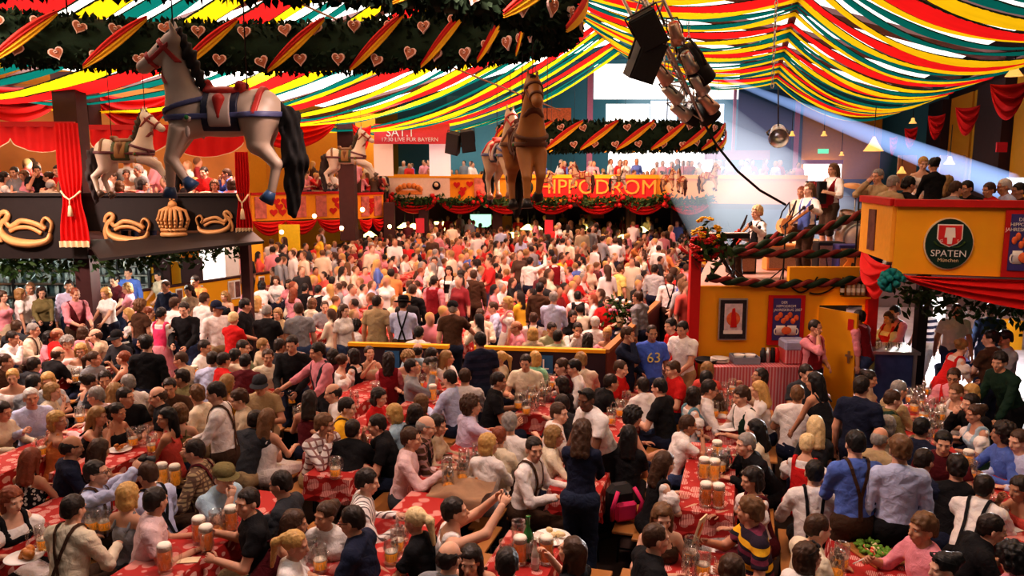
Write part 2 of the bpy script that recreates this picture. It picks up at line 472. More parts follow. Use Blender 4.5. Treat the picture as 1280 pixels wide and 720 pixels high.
def wr(P,a=.004,f=38.):
    return a*(np.sin(P[:,0]*f+2*np.sin(P[:,2]*f*.6))*np.sin(P[:,1]*f*.8+P[:,2]*f*.9))
def tl(g,P): return (P-g.root)@g.T
_garm={}
def garment(kind,pose,sex):
    k=(kind,pose,sex)
    if k in _garm: return _garm[k]
    g=rig(pose,sex); h=.0185; U=g.T[:,2]
    def sleeve(P,a,full):
        S,E,W,u,l,s=a
        if full=='long':
            L=cap(E,E+(W-E)*.94,l[3],l[4]+.003); return evs([u,L],P,.02,.011)+wr(P,.005,52)
        if full=='roll':
            L=cap(E,E+(W-E)*.25,l[3]+.003,l[4]+.010); return evs([u,L],P,.02,.012)+wr(P,.005,52)
        d=ev(cap(S,S+(E-S)*.62,u[3]+.002,u[4]+.013),P,.012)
        return np.maximum(d,(P-(S+(E-S)*.62))@unit(E-S))
    ext=[]
    if kind in('tee','shirt','rolled','untucked'):
        full={'tee':'short','shirt':'long','rolled':'roll','untucked':'long'}[kind]
        inf=.018 if kind in('tee','untucked') else .013
        hem=-.10 if kind in('tee','untucked') else -.03
        col=cap(g.nb-U*.02,g.nb+U*.035,.056 if g.fem else .064,.055 if g.fem else .060)
        def f(P):
            d=evs(g.prT,P,.06,inf)
            for a in g.arms: d=smin(d,sleeve(P,a,full),.03)
            if kind!='tee': d=smin(d,np.maximum(ev(col,P),(P-g.nb-U*.035)@U),.015)
            d=d+wr(P,.0055,34); q=tl(g,P)
            return np.maximum(d,hem-q[:,2])
        ext=g.prT+[x for a in g.arms for x in a[3:5]]
    elif kind=='vest':
        def f(P):
            d=evs(g.prVest,P,.05,.027)+wr(P,.002); q=tl(g,P)
            d=np.maximum(d,-.045-q[:,2])
            w=np.where(q[:,1]>0,(q[:,2]-.16)*.36-np.abs(q[:,0]),-1.)
            return np.maximum(np.maximum(d,w*.9),np.abs(q[:,0])-.150)
        ext=g.prVest
    elif kind=='bodice':
        def f(P):
            d=evs(g.prVest,P,.05,.020); q=tl(g,P)
            d=np.maximum(d,-.03-q[:,2])
            w=np.where(q[:,1]>-.02,np.minimum(q[:,2]-.36,.085-np.abs(q[:,0])),-1.); w2=np.where(q[:,1]<=-.02,np.minimum(q[:,2]-.42,.085-np.abs(q[:,0])),-1.)
            return np.maximum(np.maximum(np.maximum(d,w),w2),np.abs(q[:,0])-.128)
        ext=g.prVest
    elif kind=='blouse':
        def f(P):
            d=np.maximum(evs(g.prT,P,.05,.012),.05-tl(g,P)[:,2])
            q=tl(g,P); d=np.maximum(d,np.where(q[:,1]>0,q[:,2]-.43+0*P[:,0],q[:,2]-.50)+0*d)
            for S,E,W,u,l,s in g.arms:
                c=S+(E-S)*.42; d=smin(d,ev(ell(c,(.088,.088,.088)),P)+wr(P,.008,60),.02)
                d=smin(d,ev(cap(S+(E-S)*.65,S+(E-S)*.85,.05,.046),P),.01)
            return d
        ext=g.prT+[a[3] for a in g.arms]
    elif kind=='tank':
        st=[]
        for s in(-1,1):
            st += [cap(g.tp(s*.085,.085,.40),g.tp(s*.075,.0,.535),.014,.012),cap(g.tp(s*.075,.0,.535),g.tp(s*.085,-.10,.40),.012,.014)]
        def f(P):
            q=tl(g,P); d=np.maximum(np.maximum(evs(g.prTank,P,.05,.016)+wr(P,.003),q[:,2]-.415),-.09-q[:,2])
            return smin(d,evs(st,P,.01),.01)
        ext=g.prTank+st
    elif kind=='singlet':
        def f(P):
            q=tl(g,P); d=np.maximum(np.maximum(evs(g.prVest,P,.05,.013)+wr(P,.003),np.abs(q[:,0])-.135),-.09-q[:,2])
            w=np.where(q[:,1]>0,np.minimum(q[:,2]-.38,.07-np.abs(q[:,0])),np.minimum(q[:,2]-.43,.07-np.abs(q[:,0]))); return np.maximum(d,w)
        ext=g.prVest
    elif kind in('trousers','shorts'):
        def f(P):
            d=ev(g.prT[0],P,.024)
            for Hh,K,A,t,c,_ in g.legs:
                C=cap(K,K+(A-K)*(.96 if kind=='trousers' else .12),c[3]+.006,c[4]+.014 if kind=='trousers' else c[3]+.008)
                d=smin(d,evs([t,C],P,.03,.016),.05)
            q=tl(g,P); d=d+wr(P)
            if kind=='shorts':
                for Hh,K,A,t,c,_ in g.legs: pass
            return np.maximum(d,np.where(P[:,1]<.15,q[:,2]-.095,-1.))
        ext=[g.prT[0]]+[x for l in g.legs for x in l[3:5]]
    elif kind in('skirt','apron'):
        ap=.0 if kind=='skirt' else .012
        K0,K1=g.legs[0][1],g.legs[1][1]; km=(K0+K1)/2
        if g.kind=='sit':
            prs=[ell(g.root,(.185,.15,.13)),cap(g.root+np3((-.09,0,0)),K0+np3((-.03,0,.0)),.12,.11),cap(g.root+np3((.09,0,0)),K1+np3((.03,0,0)),.12,.11),
                 cap(g.root+np3((0,.05,.02)),km+np3((0,0,.02)),.12,.10),cap(K0+np3((-.02,.03,0)),K0*np3((1,1,0))+np3((-.03,.04,.25)),.10,.09),cap(K1+np3((.02,.03,0)),K1*np3((1,1,0))+np3((.03,.04,.25)),.10,.09)]
            def f(P):
                d=evs(prs,P,.06,ap)+wr(P,.006,46); d=np.maximum(d,.26-P[:,2])
                q=tl(g,P); d=np.maximum(d,q[:,2]-.10)
                if ap: d=np.maximum(d,np.maximum(.10-P[:,1],np.abs(P[:,0])-.15))
                return d
        else:
            prs=[cap(g.root+np3((0,0,.08)),np3((0,0,.36)),.13,.33)]
            def f(P):
                ang=np.arctan2(P[:,1],P[:,0]); d=evs([g.prT[0]]+prs,P,.05,ap+.006)+.012*np.sin(ang*16)*np.clip((1-P[:,2]),0,1)
                d=np.maximum(np.maximum(d,.40-P[:,2]),tl(g,P)[:,2]-.12)
                if ap: d=np.maximum(d,np.maximum(.02-P[:,1],np.abs(P[:,0])-.17))
                return d
        ext=prs+[g.prT[0]]
        h=.022
    elif kind=='longapron':
        prs=[cap(g.root+np3((0,.02,.06)),np3((0,.05,.45)),.165,.19)]
        def f(P):
            d=evs(prs,P,.03)+wr(P,.004); return np.maximum(np.maximum(np.maximum(d,.42-P[:,2]),P[:,2]-1.0),np.maximum(.0-P[:,1],np.abs(P[:,0])-.19))
        ext=prs
    lo,hi=bounds(ext,.06); V,Q=snets(f,lo,hi,h)
    mb=MB(); mb.raw(V,Q,0,True); me=mb.mesh(kind,[M_CLOTH]); _garm[k]=me; return me
def variant(me,m):
    """same garment in a patterned cloth"""
    k=('v',me.name,m.name)
    if k not in _garm:
        c=me.copy(); c.materials.clear(); c.materials.append(m); _garm[k]=c
    return _garm[k]
def suspenders(style,pose,sex):
    k=('sus',style,pose,sex)
    if k in _garm: return _garm[k]
    g=rig(pose,sex); mb=MB()
    f=lambda P:evs(g.prT,P,.06,.024)
    def proj(p):
        p=p.copy()[None]
        for _ in range(6):
            e=.004; gr=np.array([(f(p+np.eye(3)[i]*e)-f(p-np.eye(3)[i]*e))/(2*e) for i in range(3)]).T
            p=p-f(p)[:,None]*gr/np.maximum((gr*gr).sum(1),.3)[:,None]
        return p[0],unit(gr[0])
    paths=[]
    for s in(-1,1):
        fr=[(s*.085,.2,.06),(s*.085,.2,.16),(s*.085,.2,.26),(s*.085,.2,.36),(s*.088,.14,.46),(s*.09,.04,.56),(s*.09,-.06,.56)]
        if style=='H': bk=[(s*.085,-.2,.44),(s*.08,-.2,.34),(s*.078,-.2,.22),(s*.078,-.2,.12),(s*.08,-.2,.05)]
        elif style=='Y': bk=[(s*.07,-.2,.44),(s*.035,-.2,.34),(s*.008,-.2,.25),(s*.006,-.2,.15),(s*.006,-.2,.05)]
        else: bk=[(s*.07,-.2,.44),(s*.04,-.2,.35),(0,-.2,.25),(-s*.045,-.2,.15),(-s*.085,-.2,.05)]
        paths.append(fr+bk)
    for pt in paths:
        pts=[]
        for a,b in zip(pt[:-1],pt[1:]):
            for t in(0,.5): pts.append(np3(a)*(1-t)+np3(b)*t)
        pts.append(np3(pt[-1])); L=[proj(g.root+g.T@p) for p in pts]
        V=[];Fc=[]
        for i,(p,n) in enumerate(L):
            t=unit(L[min(i+1,len(L)-1)][0]-L[max(i-1,0)][0]); b=np.cross(t,n)*.014
            V += [p+b,p-b,p+b+n*.006,p-b+n*.006]
        for i in range(len(L)-1):
            o=i*4; q=o+4
            Fc += [(o+2,o+3,q+3,q+2),(o,q,q+1,o+1),(o,o+2,q+2,q),(o+1,q+1,q+3,o+3)]
        mb.raw(V,Fc,0,False)
    if style=='H':
        a=[proj(g.root+g.T@np3((x,.2,.30)))[0] for x in(-.085,-.04,0,.04,.085)]
        mb.tube([tuple(p+g.T@np3((0,.006,0))) for p in a],.012,4)
    me=mb.mesh('suspenders',[M_CLOTH]); _garm[k]=me; return me
# --- hair, hats and glasses in the head's own frame
_hair={}
def hair_mesh(style):
    if style in _hair: return _hair[style]
    h=.0105; base=ell((0,-.018,.042),(.084,.100,.092)); ext=[base]; prs=[]
    front=.030
    def facecut(P,zf=.072,zs=.0):
        # keep hair off the face: everything in front of the ears below the hairline
        y=P[:,1]; z=P[:,2]
        c1=np.minimum(y-.052,zf-z); c2=np.minimum(y-.004,.02+zs-z)
        return np.maximum(c1,c2)
    nape=-.062; amp=.003; fr=90.; zf=.072
    if style=='short': prs=[base,ell((0,-.058,-.02),(.068,.05,.05))]
    elif style=='buzz': base=ell((0,-.016,.038),(.079,.097,.091)); prs=[base,ell((0,-.055,-.015),(.066,.048,.045))]; amp=.001; zf=.085
    elif style=='thick': prs=[ell((0,-.016,.050),(.090,.106,.098)),ell((0,-.06,-.02),(.074,.054,.055))]; amp=.006; fr=70; zf=.066
    elif style=='bald': prs=[ell((0,-.022,.018),(.082,.098,.070)),ell((0,-.058,-.02),(.068,.05,.05))]
    elif style=='curly': prs=[ell((0,-.022,.045),(.112,.120,.112)),ell((0,-.06,-.03),(.095,.07,.07))]; amp=.012; fr=75; nape=-.10
    elif style=='bob': prs=[ell((0,-.02,.045),(.092,.106,.096)),ell((0,-.045,-.045),(.092,.072,.085)),cap((-.078,.0,.02),(-.076,.012,-.09),.026,.022),cap((.078,.0,.02),(.076,.012,-.09),.026,.022)]; nape=-.125; amp=.004
    elif style in('long','wavy'): 
        prs=[ell((0,-.02,.045),(.090,.104,.095)),cap((0,-.055,.0),(0,-.088,-.20),.078,.060),cap((-.045,-.07,-.02),(-.062,-.080,-.22),.045,.034),cap((.045,-.07,-.02),(.062,-.080,-.22),.045,.034),
             cap((-.078,.0,.02),(-.083,.0,-.15),.024,.018),cap((.078,.0,.02),(.083,.0,-.15),.024,.018)]; nape=-.26; amp=.008 if style=='wavy' else .004; fr=60
    elif style=='pony': prs=[ell((0,-.018,.042),(.083,.100,.091)),cap((0,-.115,.05),(0,-.155,.0),.026,.036),cap((0,-.155,.0),(0,-.150,-.20),.036,.016)]; nape=-.24; zf=.078
    elif style=='bun': prs=[ell((0,-.018,.042),(.084,.100,.092)),ell((0,-.115,.065),(.050,.045,.050))]
    ext=prs
    def f(P):
        d=evs(prs,P,.03)+amp*np.sin(P[:,0]*fr*1.3+np.sin(P[:,2]*fr))*np.sin(P[:,1]*fr+P[:,0]*20)
        d=np.maximum(d,nape-P[:,2])
        d=np.maximum(d,facecut(P,zf))
        if style=='bald': d=np.maximum(d,-ev(ell((0,.01,.10),(.062,.105,.072)),P))
        if style in('short','buzz','thick','bald'):
            d=np.maximum(d,np.minimum(P[:,1]+.06,-.028-P[:,2]))
        return d
    lo,hi=bounds(ext,.03); V,Q=snets(f,lo,hi,h if style not in('long','wavy') else .013)
    mb=MB(); mb.raw(V,Q,0,True); _hair[style]=mb.mesh('hair_'+style,[M_HAIR]); return _hair[style]
def hat_mesh(kind):
    if kind in _hair: return _hair[kind]
    mb=MB()
    if kind=='cap':
        mb.lathe([(.096,.045),(.098,.06),(.094,.09),(.078,.125),(.045,.146),(.008,.152)],20,(0,-.012,0))
        def br(u,v):
            a=math.pi*(.12+.76*u); r=.094+.085*v*math.sin(a)
            return (r*math.cos(a),-.012+r*math.sin(a),.052-.018*v*v)
        mb.grid(br,12,4); mb.grid(lambda u,v:(lambda p:(p[0],p[1],p[2]-.006))(br(u,1-v)),12,4)
        mb.sph((0,-.012,.153),(.008,.008,.006),8,4)
    elif kind=='flatcap':
        mb.lathe([(.098,.045),(.104,.065),(.100,.10),(.085,.125),(.04,.136),(.005,.138)],20,(0,-.010,0))
        mb.grid(lambda u,v:((.098+.06*v*math.sin(math.pi*(.1+.8*u)))*math.cos(math.pi*(.1+.8*u)),-.01+(.098+.06*v*math.sin(math.pi*(.1+.8*u)))*math.sin(math.pi*(.1+.8*u)),.055-.012*v),12,4)
    elif kind=='hat':   # felt hat with a brim and band
        mb.lathe([(.165,.052),(.168,.058),(.150,.062),(.104,.060),(.100,.066)],24,(0,-.01,0),cap=False)
        mb.lathe([(.101,.055),(.101,.085)],24,(0,-.01,0),mi=1,cap=False)
        mb.lathe([(.100,.084),(.096,.13),(.080,.165),(.05,.172),(.005,.160)],24,(0,-.01,0))
    me=mb.mesh(kind,[M_CLOTH,M_BLACK]); _hair[kind]=me; return me
def glasses_mesh():
    if 'gl' in _hair: return _hair['gl']
    mb=MB()
    for s in(-1,1):
        mb.tube([(s*.031+.019*math.cos(t),.102,.012+.013*math.sin(t)) for t in[k*math.pi/6 for k in range(12)]],.0028,5,closed=True)
        mb.tube([(s*.050,.100,.016),(s*.076,.06,.016),(s*.080,-.005,.012)],.0025,5)
    mb.tube([(-.012,.102,.014),(0,.108,.017),(.012,.102,.014)],.0025,5)
    _hair['gl']=mb.mesh('glasses',[M_BLACK]); return _hair['gl']
def sunglasses_mesh():
    if 'sg' in _hair: return _hair['sg']
    mb=MB()
    for s in(-1,1): mb.sph((s*.032,.062,.112),(.026,.012,.018),10,6)
    mb.tube([(-.06,.05,.112),(0,.066,.118),(.06,.05,.112)],.005,5)
    for s in(-1,1): mb.tube([(s*.058,.05,.112),(s*.082,.0,.09),(s*.086,-.05,.07)],.004,5)
    _hair['sg']=mb.mesh('sunglasses',[M_BLACK]); return _hair['sg']
SKIN=[(.60,.33,.22),(.66,.37,.25),(.56,.29,.19),(.70,.42,.30),(.50,.26,.16)]
C={ 'white':(.78,.73,.70),'cream':(.72,.63,.48),'black':(.012,.012,.014),'navy':(.015,.020,.045),'char':(.035,.038,.045),'grey':(.25,.26,.28),'lgrey':(.45,.46,.47),
    'red':(.55,.02,.02),'dred':(.22,.012,.02),'pink':(.72,.28,.33),'ppink':(.70,.50,.50),'hot':(.80,.06,.18),'coral':(.65,.10,.08),'orange':(.72,.26,.08),'yellow':(.80,.45,.03),'pyellow':(.75,.60,.20),'green':(.06,.10,.035),
    'mint':(.25,.55,.38),'dgreen':(.012,.035,.022),'olive':(.17,.14,.06),'khaki':(.40,.30,.17),'brown':(.07,.035,.02),'maroon':(.10,.012,.018),'blue':(.10,.17,.50),'lblue':(.38,.46,.72),'pblue':(.50,.55,.75),'royal':(.08,.16,.62),
    'denim':(.05,.08,.17),'jeans':(.02,.03,.06),'teal':(.15,.30,.36),'lilac':(.55,.48,.62),'tan':(.50,.40,.28),'leather':(.055,.03,.018),'sage':(.42,.46,.30),'sky':(.36,.50,.60)}
HC={'dark':(.018,.011,.008),'black':(.008,.007,.007),'brown':(.055,.026,.013),'lbrown':(.14,.070,.030),'blond':(.50,.30,.10),'dblond':(.28,.16,.06),'platinum':(.68,.52,.28),'grey':(.26,.24,.22),'white':(.60,.57,.53),'red':(.20,.05,.02),'none':None}
PEOPLE=[]
def person(loc,face,pose,sex,hair,hcol,top,tcol,bottom,bcol,extras='',label='',group=None,scale=None,skin=None,ground=0.0):
    """one figure: the body is the thing itself, hair and clothes are its children"""
    g=rig(pose,sex)
    o=bpy.data.objects.new('person',body_mesh(pose,sex)); link(o)
    s=scale or (.95 if sex=='f' else 1.0)
    o.location=loc; o.rotation_euler=(0,0,R(face-90)); o.scale=(s,s,s)
    sk=skin or SKIN[rnd.randrange(len(SKIN))]; o.color=(*sk,1)
    tag(o,label,'person',group)
    def ch(name,me,col):
        c=bpy.data.objects.new(name,me); link(c,o); c.color=(*col,1); return c
    pat=None; t=top
    if ':' in top: t,pat=top.split(':')
    if t:
        for gi,(gk,gc) in enumerate(TOPS[t](tcol)):
            me=garment(gk,pose,sex)
            if pat and gi==0: me=variant(me,M_PAT[pat])
            ch({'tee':'t_shirt','shirt':'shirt','rolled':'shirt','untucked':'shirt','vest':'waistcoat','bodice':'bodice','blouse':'blouse','tank':'top','singlet':'vest_top','longapron':'apron'}.get(gk,gk),me,gc)
    if bottom: 
        for gk in bottom.split('+'):
            ch({'trousers':'trousers','shorts':'shorts','skirt':'skirt','apron':'apron','longapron':'apron'}[gk],garment(gk,pose,sex),C[bcol] if gk not in('apron','longapron') else C[APR.get(bcol,'white')])
    hm=Matrix.Identity(4)
    for i in range(3):
        for j in range(3): hm[i][j]=g.H[i][j]
        hm[i][3]=g.head[i]
    if hair and hair!='none': 
        c=ch('hair',hair_mesh(hair),HC[hcol]); c.matrix_local=hm
    for e in extras.split():
        if e[:4]=='sus_':
            a=e.split('_'); ch('suspenders',suspenders(a[1],pose,sex),C[a[2] if len(a)>2 else 'brown'])
        elif e in('glasses','sunglasses'):
            c=bpy.data.objects.new(e,glasses_mesh() if e=='glasses' else sunglasses_mesh()); link(c,o); c.matrix_local=hm
        elif e.split('_')[0] in('cap','flatcap','hat'):
            a=e.split('_'); c=ch(a[0] if a[0]!='flatcap' else 'flat_cap',hat_mesh(a[0]),C[a[1]]); c.matrix_local=hm
        elif e.startswith('vest_'): ch('waistcoat',garment('vest',pose,sex),C[e[5:]])
        elif e.startswith('apron_'): ch('apron',garment('longapron',pose,sex),C[e[6:]])
    PEOPLE.append(o)
    return o
APR={'navy':'white','black':'white','red':'pink','dred':'cream','dgreen':'white','teal':'white','pink':'white'}
TOPS={'tee':lambda c:[('tee',C[c])],'shirt':lambda c:[('shirt',C[c])],'rolled':lambda c:[('rolled',C[c])],'loose':lambda c:[('untucked',C[c])],
      'tank':lambda c:[('tank',C[c])],'singlet':lambda c:[('singlet',C[c])],'dirndl':lambda c:[('blouse',C['white']),('bodice',C[c])],'dress':lambda c:[('tank',C[c]),('skirt',C[c])],'blouse':lambda c:[('blouse',C[c])]}
def put(px,py,face,pose,sex,hair,hcol,top,tcol,bottom='trousers',bcol='navy',extras='',label='',group=None,ground=0.0,scale=None,skin=None):
    """the head's centre is seen at pixel px,py; the figure sits or stands on the given ground"""
    g=rig(pose,sex); s=scale or (.95 if sex=='f' else 1.0)
    P=at_z(px,py,ground+g.head[2]*s)
    a=R(face-90); hx,hy=g.head[0]*s,g.head[1]*s
    loc=(P.x-(hx*math.cos(a)-hy*math.sin(a)),P.y-(hx*math.sin(a)+hy*math.cos(a)),ground)
    return person(loc,face,pose,sex,hair,hcol,top,tcol,bottom,bcol,extras,label,group,s,skin)
# ================================================================ setting materials
M_FLOOR=mat('floor_boards',(.085,.055,.045),.7,var=.4,scale=3,bump=.1)
M_BROWN=mat('dark_brown_wood',(.060,.022,.022),.6,var=.25,scale=6)
M_BROWNL=mat('brown_beam',(.13,.055,.055),.6,var=.15,scale=6)
M_BLK=mat('black_fascia',(.022,.016,.015),.55,var=.2)
M_GOLD=mat('gilded_ornament',(.60,.32,.13),.45,metal=.1,var=.25,scale=8)
M_YEL=mat('yellow_paint',(.85,.40,.015),.55,var=.06,scale=4)
M_ORG=mat('orange_paint',(.85,.33,.02),.55,var=.08)
M_RED=mat('red_cloth',(.62,.012,.012),.75,var=.15,scale=5)
M_REDP=mat('red_paint',(.52,.015,.015),.5,var=.1)
M_CREAM=mat('cream_trim',(.80,.62,.40),.8)
M_TEALC=mat('teal_cloth',(.01,.20,.20),.8)
M_WHITE=mat('white_paint',(.80,.76,.72),.5,var=.05)
M_TEALW=mat('teal_wall',(.10,.30,.38),.7,var=.08)
M_BLUEW=mat('dark_blue_wall',(.06,.13,.26),.7,var=.08)
M_PINK=mat('pink_panel',(.75,.25,.38),.6)
M_FIR=mat('fir_green',(.012,.030,.012),.8,var=.5,scale=40)
M_LEAF=mat('leaf_green',(.03,.07,.015),.7,var=.5,scale=30)
M_STEEL=mat('steel',(.55,.53,.50),.3,metal=.9,var=.1)
M_DKST=mat('dark_steel',(.05,.05,.055),.4,metal=.5)
M_WOOD=mat('bench_wood',(.38,.17,.05),.5,var=.2,scale=7)
M_GLOW=mat('daylight_window',(1,.95,.90),.5,var=0,emit=1.3)
M_GLOWB=mat('daylight_haze_window',(.82,.90,1),.5,var=0,emit=1.1)
M_LAMP=mat('lamp_glow',(1.,.80,.25),.5,var=0,emit=4.)
M_LAMPW=mat('warm_bulb',(1.,.72,.35),.5,var=0,emit=12.)
M_BLUED=mat('poster_blue',(.05,.05,.22),.5); M_POR=mat('poster_orange',(.75,.16,.05),.6,var=.5,scale=14)
M_DKG=mat('sign_green',(.012,.035,.025),.4)
M_STEELB=mat('blue_steel_bar',(.10,.16,.40),.3,metal=.6,var=.4,scale=7)
def strip_mat(name,col,seed):
    m,nt,b=new_mat(name); L=nt.links.new
    uv=node(nt,'ShaderNodeUVMap'); sx=node(nt,'ShaderNodeSeparateXYZ'); L(uv.outputs[0],sx.inputs[0])
    nz=node(nt,'ShaderNodeTexNoise',i_Scale=26.,i_Detail=3.); L(uv.outputs[0],nz.inputs['Vector'])
    # feathered dark fringe along both edges
    a=node(nt,'ShaderNodeMath',operation='SUBTRACT'); L(sx.outputs[1],a.inputs[0]); a.inputs[1].default_value=.5
    ab=node(nt,'ShaderNodeMath',operation='ABSOLUTE'); L(a.outputs[0],ab.inputs[0])
    mu=node(nt,'ShaderNodeMath',operation='MULTIPLY_ADD'); L(nz.outputs['Fac'],mu.inputs[0]); mu.inputs[1].default_value=.10; mu.inputs[2].default_value=.375
    gt=node(nt,'ShaderNodeMath',operation='GREATER_THAN'); L(ab.outputs[0],gt.inputs[0]); L(mu.outputs[0],gt.inputs[1])
    n2=node(nt,'ShaderNodeTexNoise',i_Scale=3.,i_Detail=2.); L(uv.outputs[0],n2.inputs['Vector'])
    hv=node(nt,'ShaderNodeMapRange'); hv.inputs['To Min'].default_value=.8; hv.inputs['To Max'].default_value=1.15; L(n2.outputs['Fac'],hv.inputs['Value'])
    mm=node(nt,'ShaderNodeMix',data_type='RGBA',blend_type='MULTIPLY'); mm.inputs['Factor'].default_value=1; mm.inputs['A'].default_value=(*col,1); L(hv.outputs[0],mm.inputs['B'])
    mx=node(nt,'ShaderNodeMix',data_type='RGBA'); L(gt.outputs[0],mx.inputs['Factor']); L(mm.outputs['Result'],mx.inputs['A']); mx.inputs['B'].default_value=(.012,.018,.010,1)
    nt.nodes.remove(b)
    d=node(nt,'ShaderNodeBsdfDiffuse'); t=node(nt,'ShaderNodeBsdfTranslucent'); ms=node(nt,'ShaderNodeMixShader'); ms.inputs[0].default_value=.6
    L(mx.outputs['Result'],d.inputs[0]); L(mx.outputs['Result'],t.inputs[0]); L(d.outputs[0],ms.inputs[1]); L(t.outputs[0],ms.inputs[2])
    L(ms.outputs[0],nt.nodes['Material Output'].inputs[0]); return m
MS={'red':strip_mat('red_streamer',(.88,.02,.02),1),'yellow':strip_mat('yellow_streamer',(.95,.60,.01),2),'green':strip_mat('green_streamer',(.004,.15,.13),3)}
def roof_mat(i,st):  # emission stands in for daylight through the roof, set weaker to the right
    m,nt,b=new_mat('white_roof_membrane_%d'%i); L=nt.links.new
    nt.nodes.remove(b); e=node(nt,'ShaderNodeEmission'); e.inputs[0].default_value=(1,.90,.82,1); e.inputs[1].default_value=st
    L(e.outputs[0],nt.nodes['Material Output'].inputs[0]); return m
# ================================================================ floor, roof
def vslab(p,q,z0,z1,th=.06,mb=None,mi=0):
    p=Vector((p[0],p[1],0)); q=Vector((q[0],q[1],0)); d=q-p; L=d.length; a=math.atan2(d.y,d.x)
    M=Matrix.Rotation(a,3,'Z'); c=(p+q)/2; c.z=(z0+z1)/2
    mb=mb or MB(); mb.box(c,(L,th,z1-z0),M,mi); return mb
mb=MB(); mb.box((0,24,-.05),(90,70,.1)); struct(mb,'floor',M_FLOOR)
PR=[(-17.8,1.85),(-5.3,4.65),(.75,3.3),(5.0,2.0)]; SAG=[1.5,.75,.7]
V0,V1=8.6,34.0; PER=3.6
def prof(t):
    """t in 0..3 along the profile: returns u, height above the camera without sag, sag share"""
    i=min(2,int(t)); f=t-i; a,b=PR[i],PR[i+1]
    return a[0]+(b[0]-a[0])*f, a[1]+(b[1]-a[1])*f, 4*f*(1-f)*SAG[i]
ORD=['first','second','third','fourth','fifth','sixth','seventh','eighth','ninth','tenth','eleventh','twelfth','thirteenth','fourteenth','fifteenth','sixteenth','seventeenth','eighteenth','nineteenth','twentieth']+['%dth'%i for i in range(21,400)]
PATS=[('red',.05,.92),('yellow',1.0,1.62),('green',1.80,2.12),('green',2.28,2.62),('yellow',2.80,3.42)]
bays=int((V1-V0)/PER)+1; cnt={}
for k in range(bays):
    vb=V1-(k+1)*PER
    for ci,(cn,a,b) in enumerate(PATS[::-1]):
        cnt[cn]=cnt.get(cn,0)+1
        sv=rnd.uniform(.9,1.12); ph=rnd.uniform(0,6)
        N=60; V=[];Fc=[];UV=[]; nw=4
        for i in range(N+1):
            t=3*i/N; u,h,sg=prof(t); f=t-int(min(t,2.9999)); w=.80+.24*math.sin(math.pi*min(max(f,0),1))
            for j in range(nw+1):
                s=j/nw; vv=vb+PER/2+((a+(b-a)*s)-PER/2)*w+.05*math.sin(u*.9+ph)
                zz=CAM_H+h-sg*sv-.05*math.sin(math.pi*s)+.02*math.sin(u*2.2+ph+s*3)
                V.append(room(u,vv,zz)); UV.append((u/2.,s))
        for i in range(N):
            for j in range(nw):
                o=i*(nw+1)+j; Fc.append((o,o+nw+1,o+nw+2,o+1))
        m=MB(); m.raw(V,Fc,0,True); o=m.build('fabric_streamer',MS[cn])
        uvl=o.data.uv_layers.new(name='UVMap')
        vi=np.zeros(len(o.data.loops),int); o.data.loops.foreach_get('vertex_index',vi)
        uvl.data.foreach_set('uv',np.array(UV)[vi].ravel())
        cc={'green':'teal green'}.get(cn,cn)
        tag(o,'%s streamer draped under the roof, %s %s one from the far end'%(cc,ORD[cnt[cn]-1],cc),'streamer','fabric streamers draped under the tent roof')
    m=MB()
    for i in range(3):
        a,b=PR[i],PR[i+1]
        p=room(a[0],vb+.0,CAM_H+a[1]+.28); q=room(b[0],vb+.0,CAM_H+b[1]+.28)
        d=(q-p).normalized(); m.tube([p,q],.14,4,smooth=False)
    struct(m,'trim_%d'%(k+1),M_BROWNL)
m=MB()
for i in range(3):
    a,b=PR[i],PR[i+1]
    m.quad(room(a[0],V0-5,CAM_H+a[1]+.75),room(a[0],V1+1,CAM_H+a[1]+.75),room(b[0],V1+1,CAM_H+b[1]+.75),room(b[0],V0-5,CAM_H+b[1]+.75),i)
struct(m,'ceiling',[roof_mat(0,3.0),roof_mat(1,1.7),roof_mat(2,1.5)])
m=MB()   # purlins carrying the streamers
for (u,h) in PR: m.tube([room(u,V0,CAM_H+h+.1),room(u,V1,CAM_H+h+.1)],.09,6)
struct(m,'trim_30',M_BROWNL)
# rear roof over the far gallery and end walls
m=MB(); m.quad(room(-22,V1+1,CAM_H+6),room(16,V1+1,CAM_H+6),room(16,47,CAM_H+6),room(-22,47,CAM_H+6)); struct(m,'ceiling_rear',M_TEALW)
m=MB(); vslab(room(-26,46,0),room(18,46,0),0,10.5,.2,m); struct(m,'wall_far',M_TEALW)
m=MB(); vslab(room(-21,2,0),room(-21,46,0),0,10,.2,m); struct(m,'wall_left',M_ORG)
m=MB(); vslab(room(9.5,16.5,0),room(9.5,46,0),2.6,10,.2,m); struct(m,'wall_right',M_BROWN)
# far wall: bright windows, coloured panels, billboard
def rect(px0,py0,px1,py1,Y,th=.08):
    a=at_y(px0,py1,Y); b=at_y(px1,py0,Y); m=MB(); m.box(((a.x+b.x)/2,Y,(a.z+b.z)/2),(b.x-a.x,th,b.z-a.z)); return m
for i,(r,mt) in enumerate([((742,80,925,124),M_GLOW),((757,130,812,172),M_GLOW),((848,130,905,185),M_GLOWB),((812,126,846,186),M_GLOWB),((760,186,900,218),M_GLOW)]):
    struct(rect(*r,41.6-.05*i),'window_%d'%(i+1),mt)
for i,(r,mt) in enumerate([((920,112,992,200),M_BLUEW),((1000,132,1104,224),M_ORG),((733,70,742,222),M_PINK),((914,112,921,200),M_PINK),((880,188,962,200),M_PINK),((990,125,1001,225),M_PINK),((560,120,640,232),M_TEALW)]):
    struct(rect(*r,41.3-.05*i,.1),'trim_%d'%(40+i),mt)
m=rect(1002,200,1054,205,40.5); struct(m,'trim_50',M_PINK)
m=rect(1004,205,1052,226,40.6); struct(m,'window_6',M_GLOW)
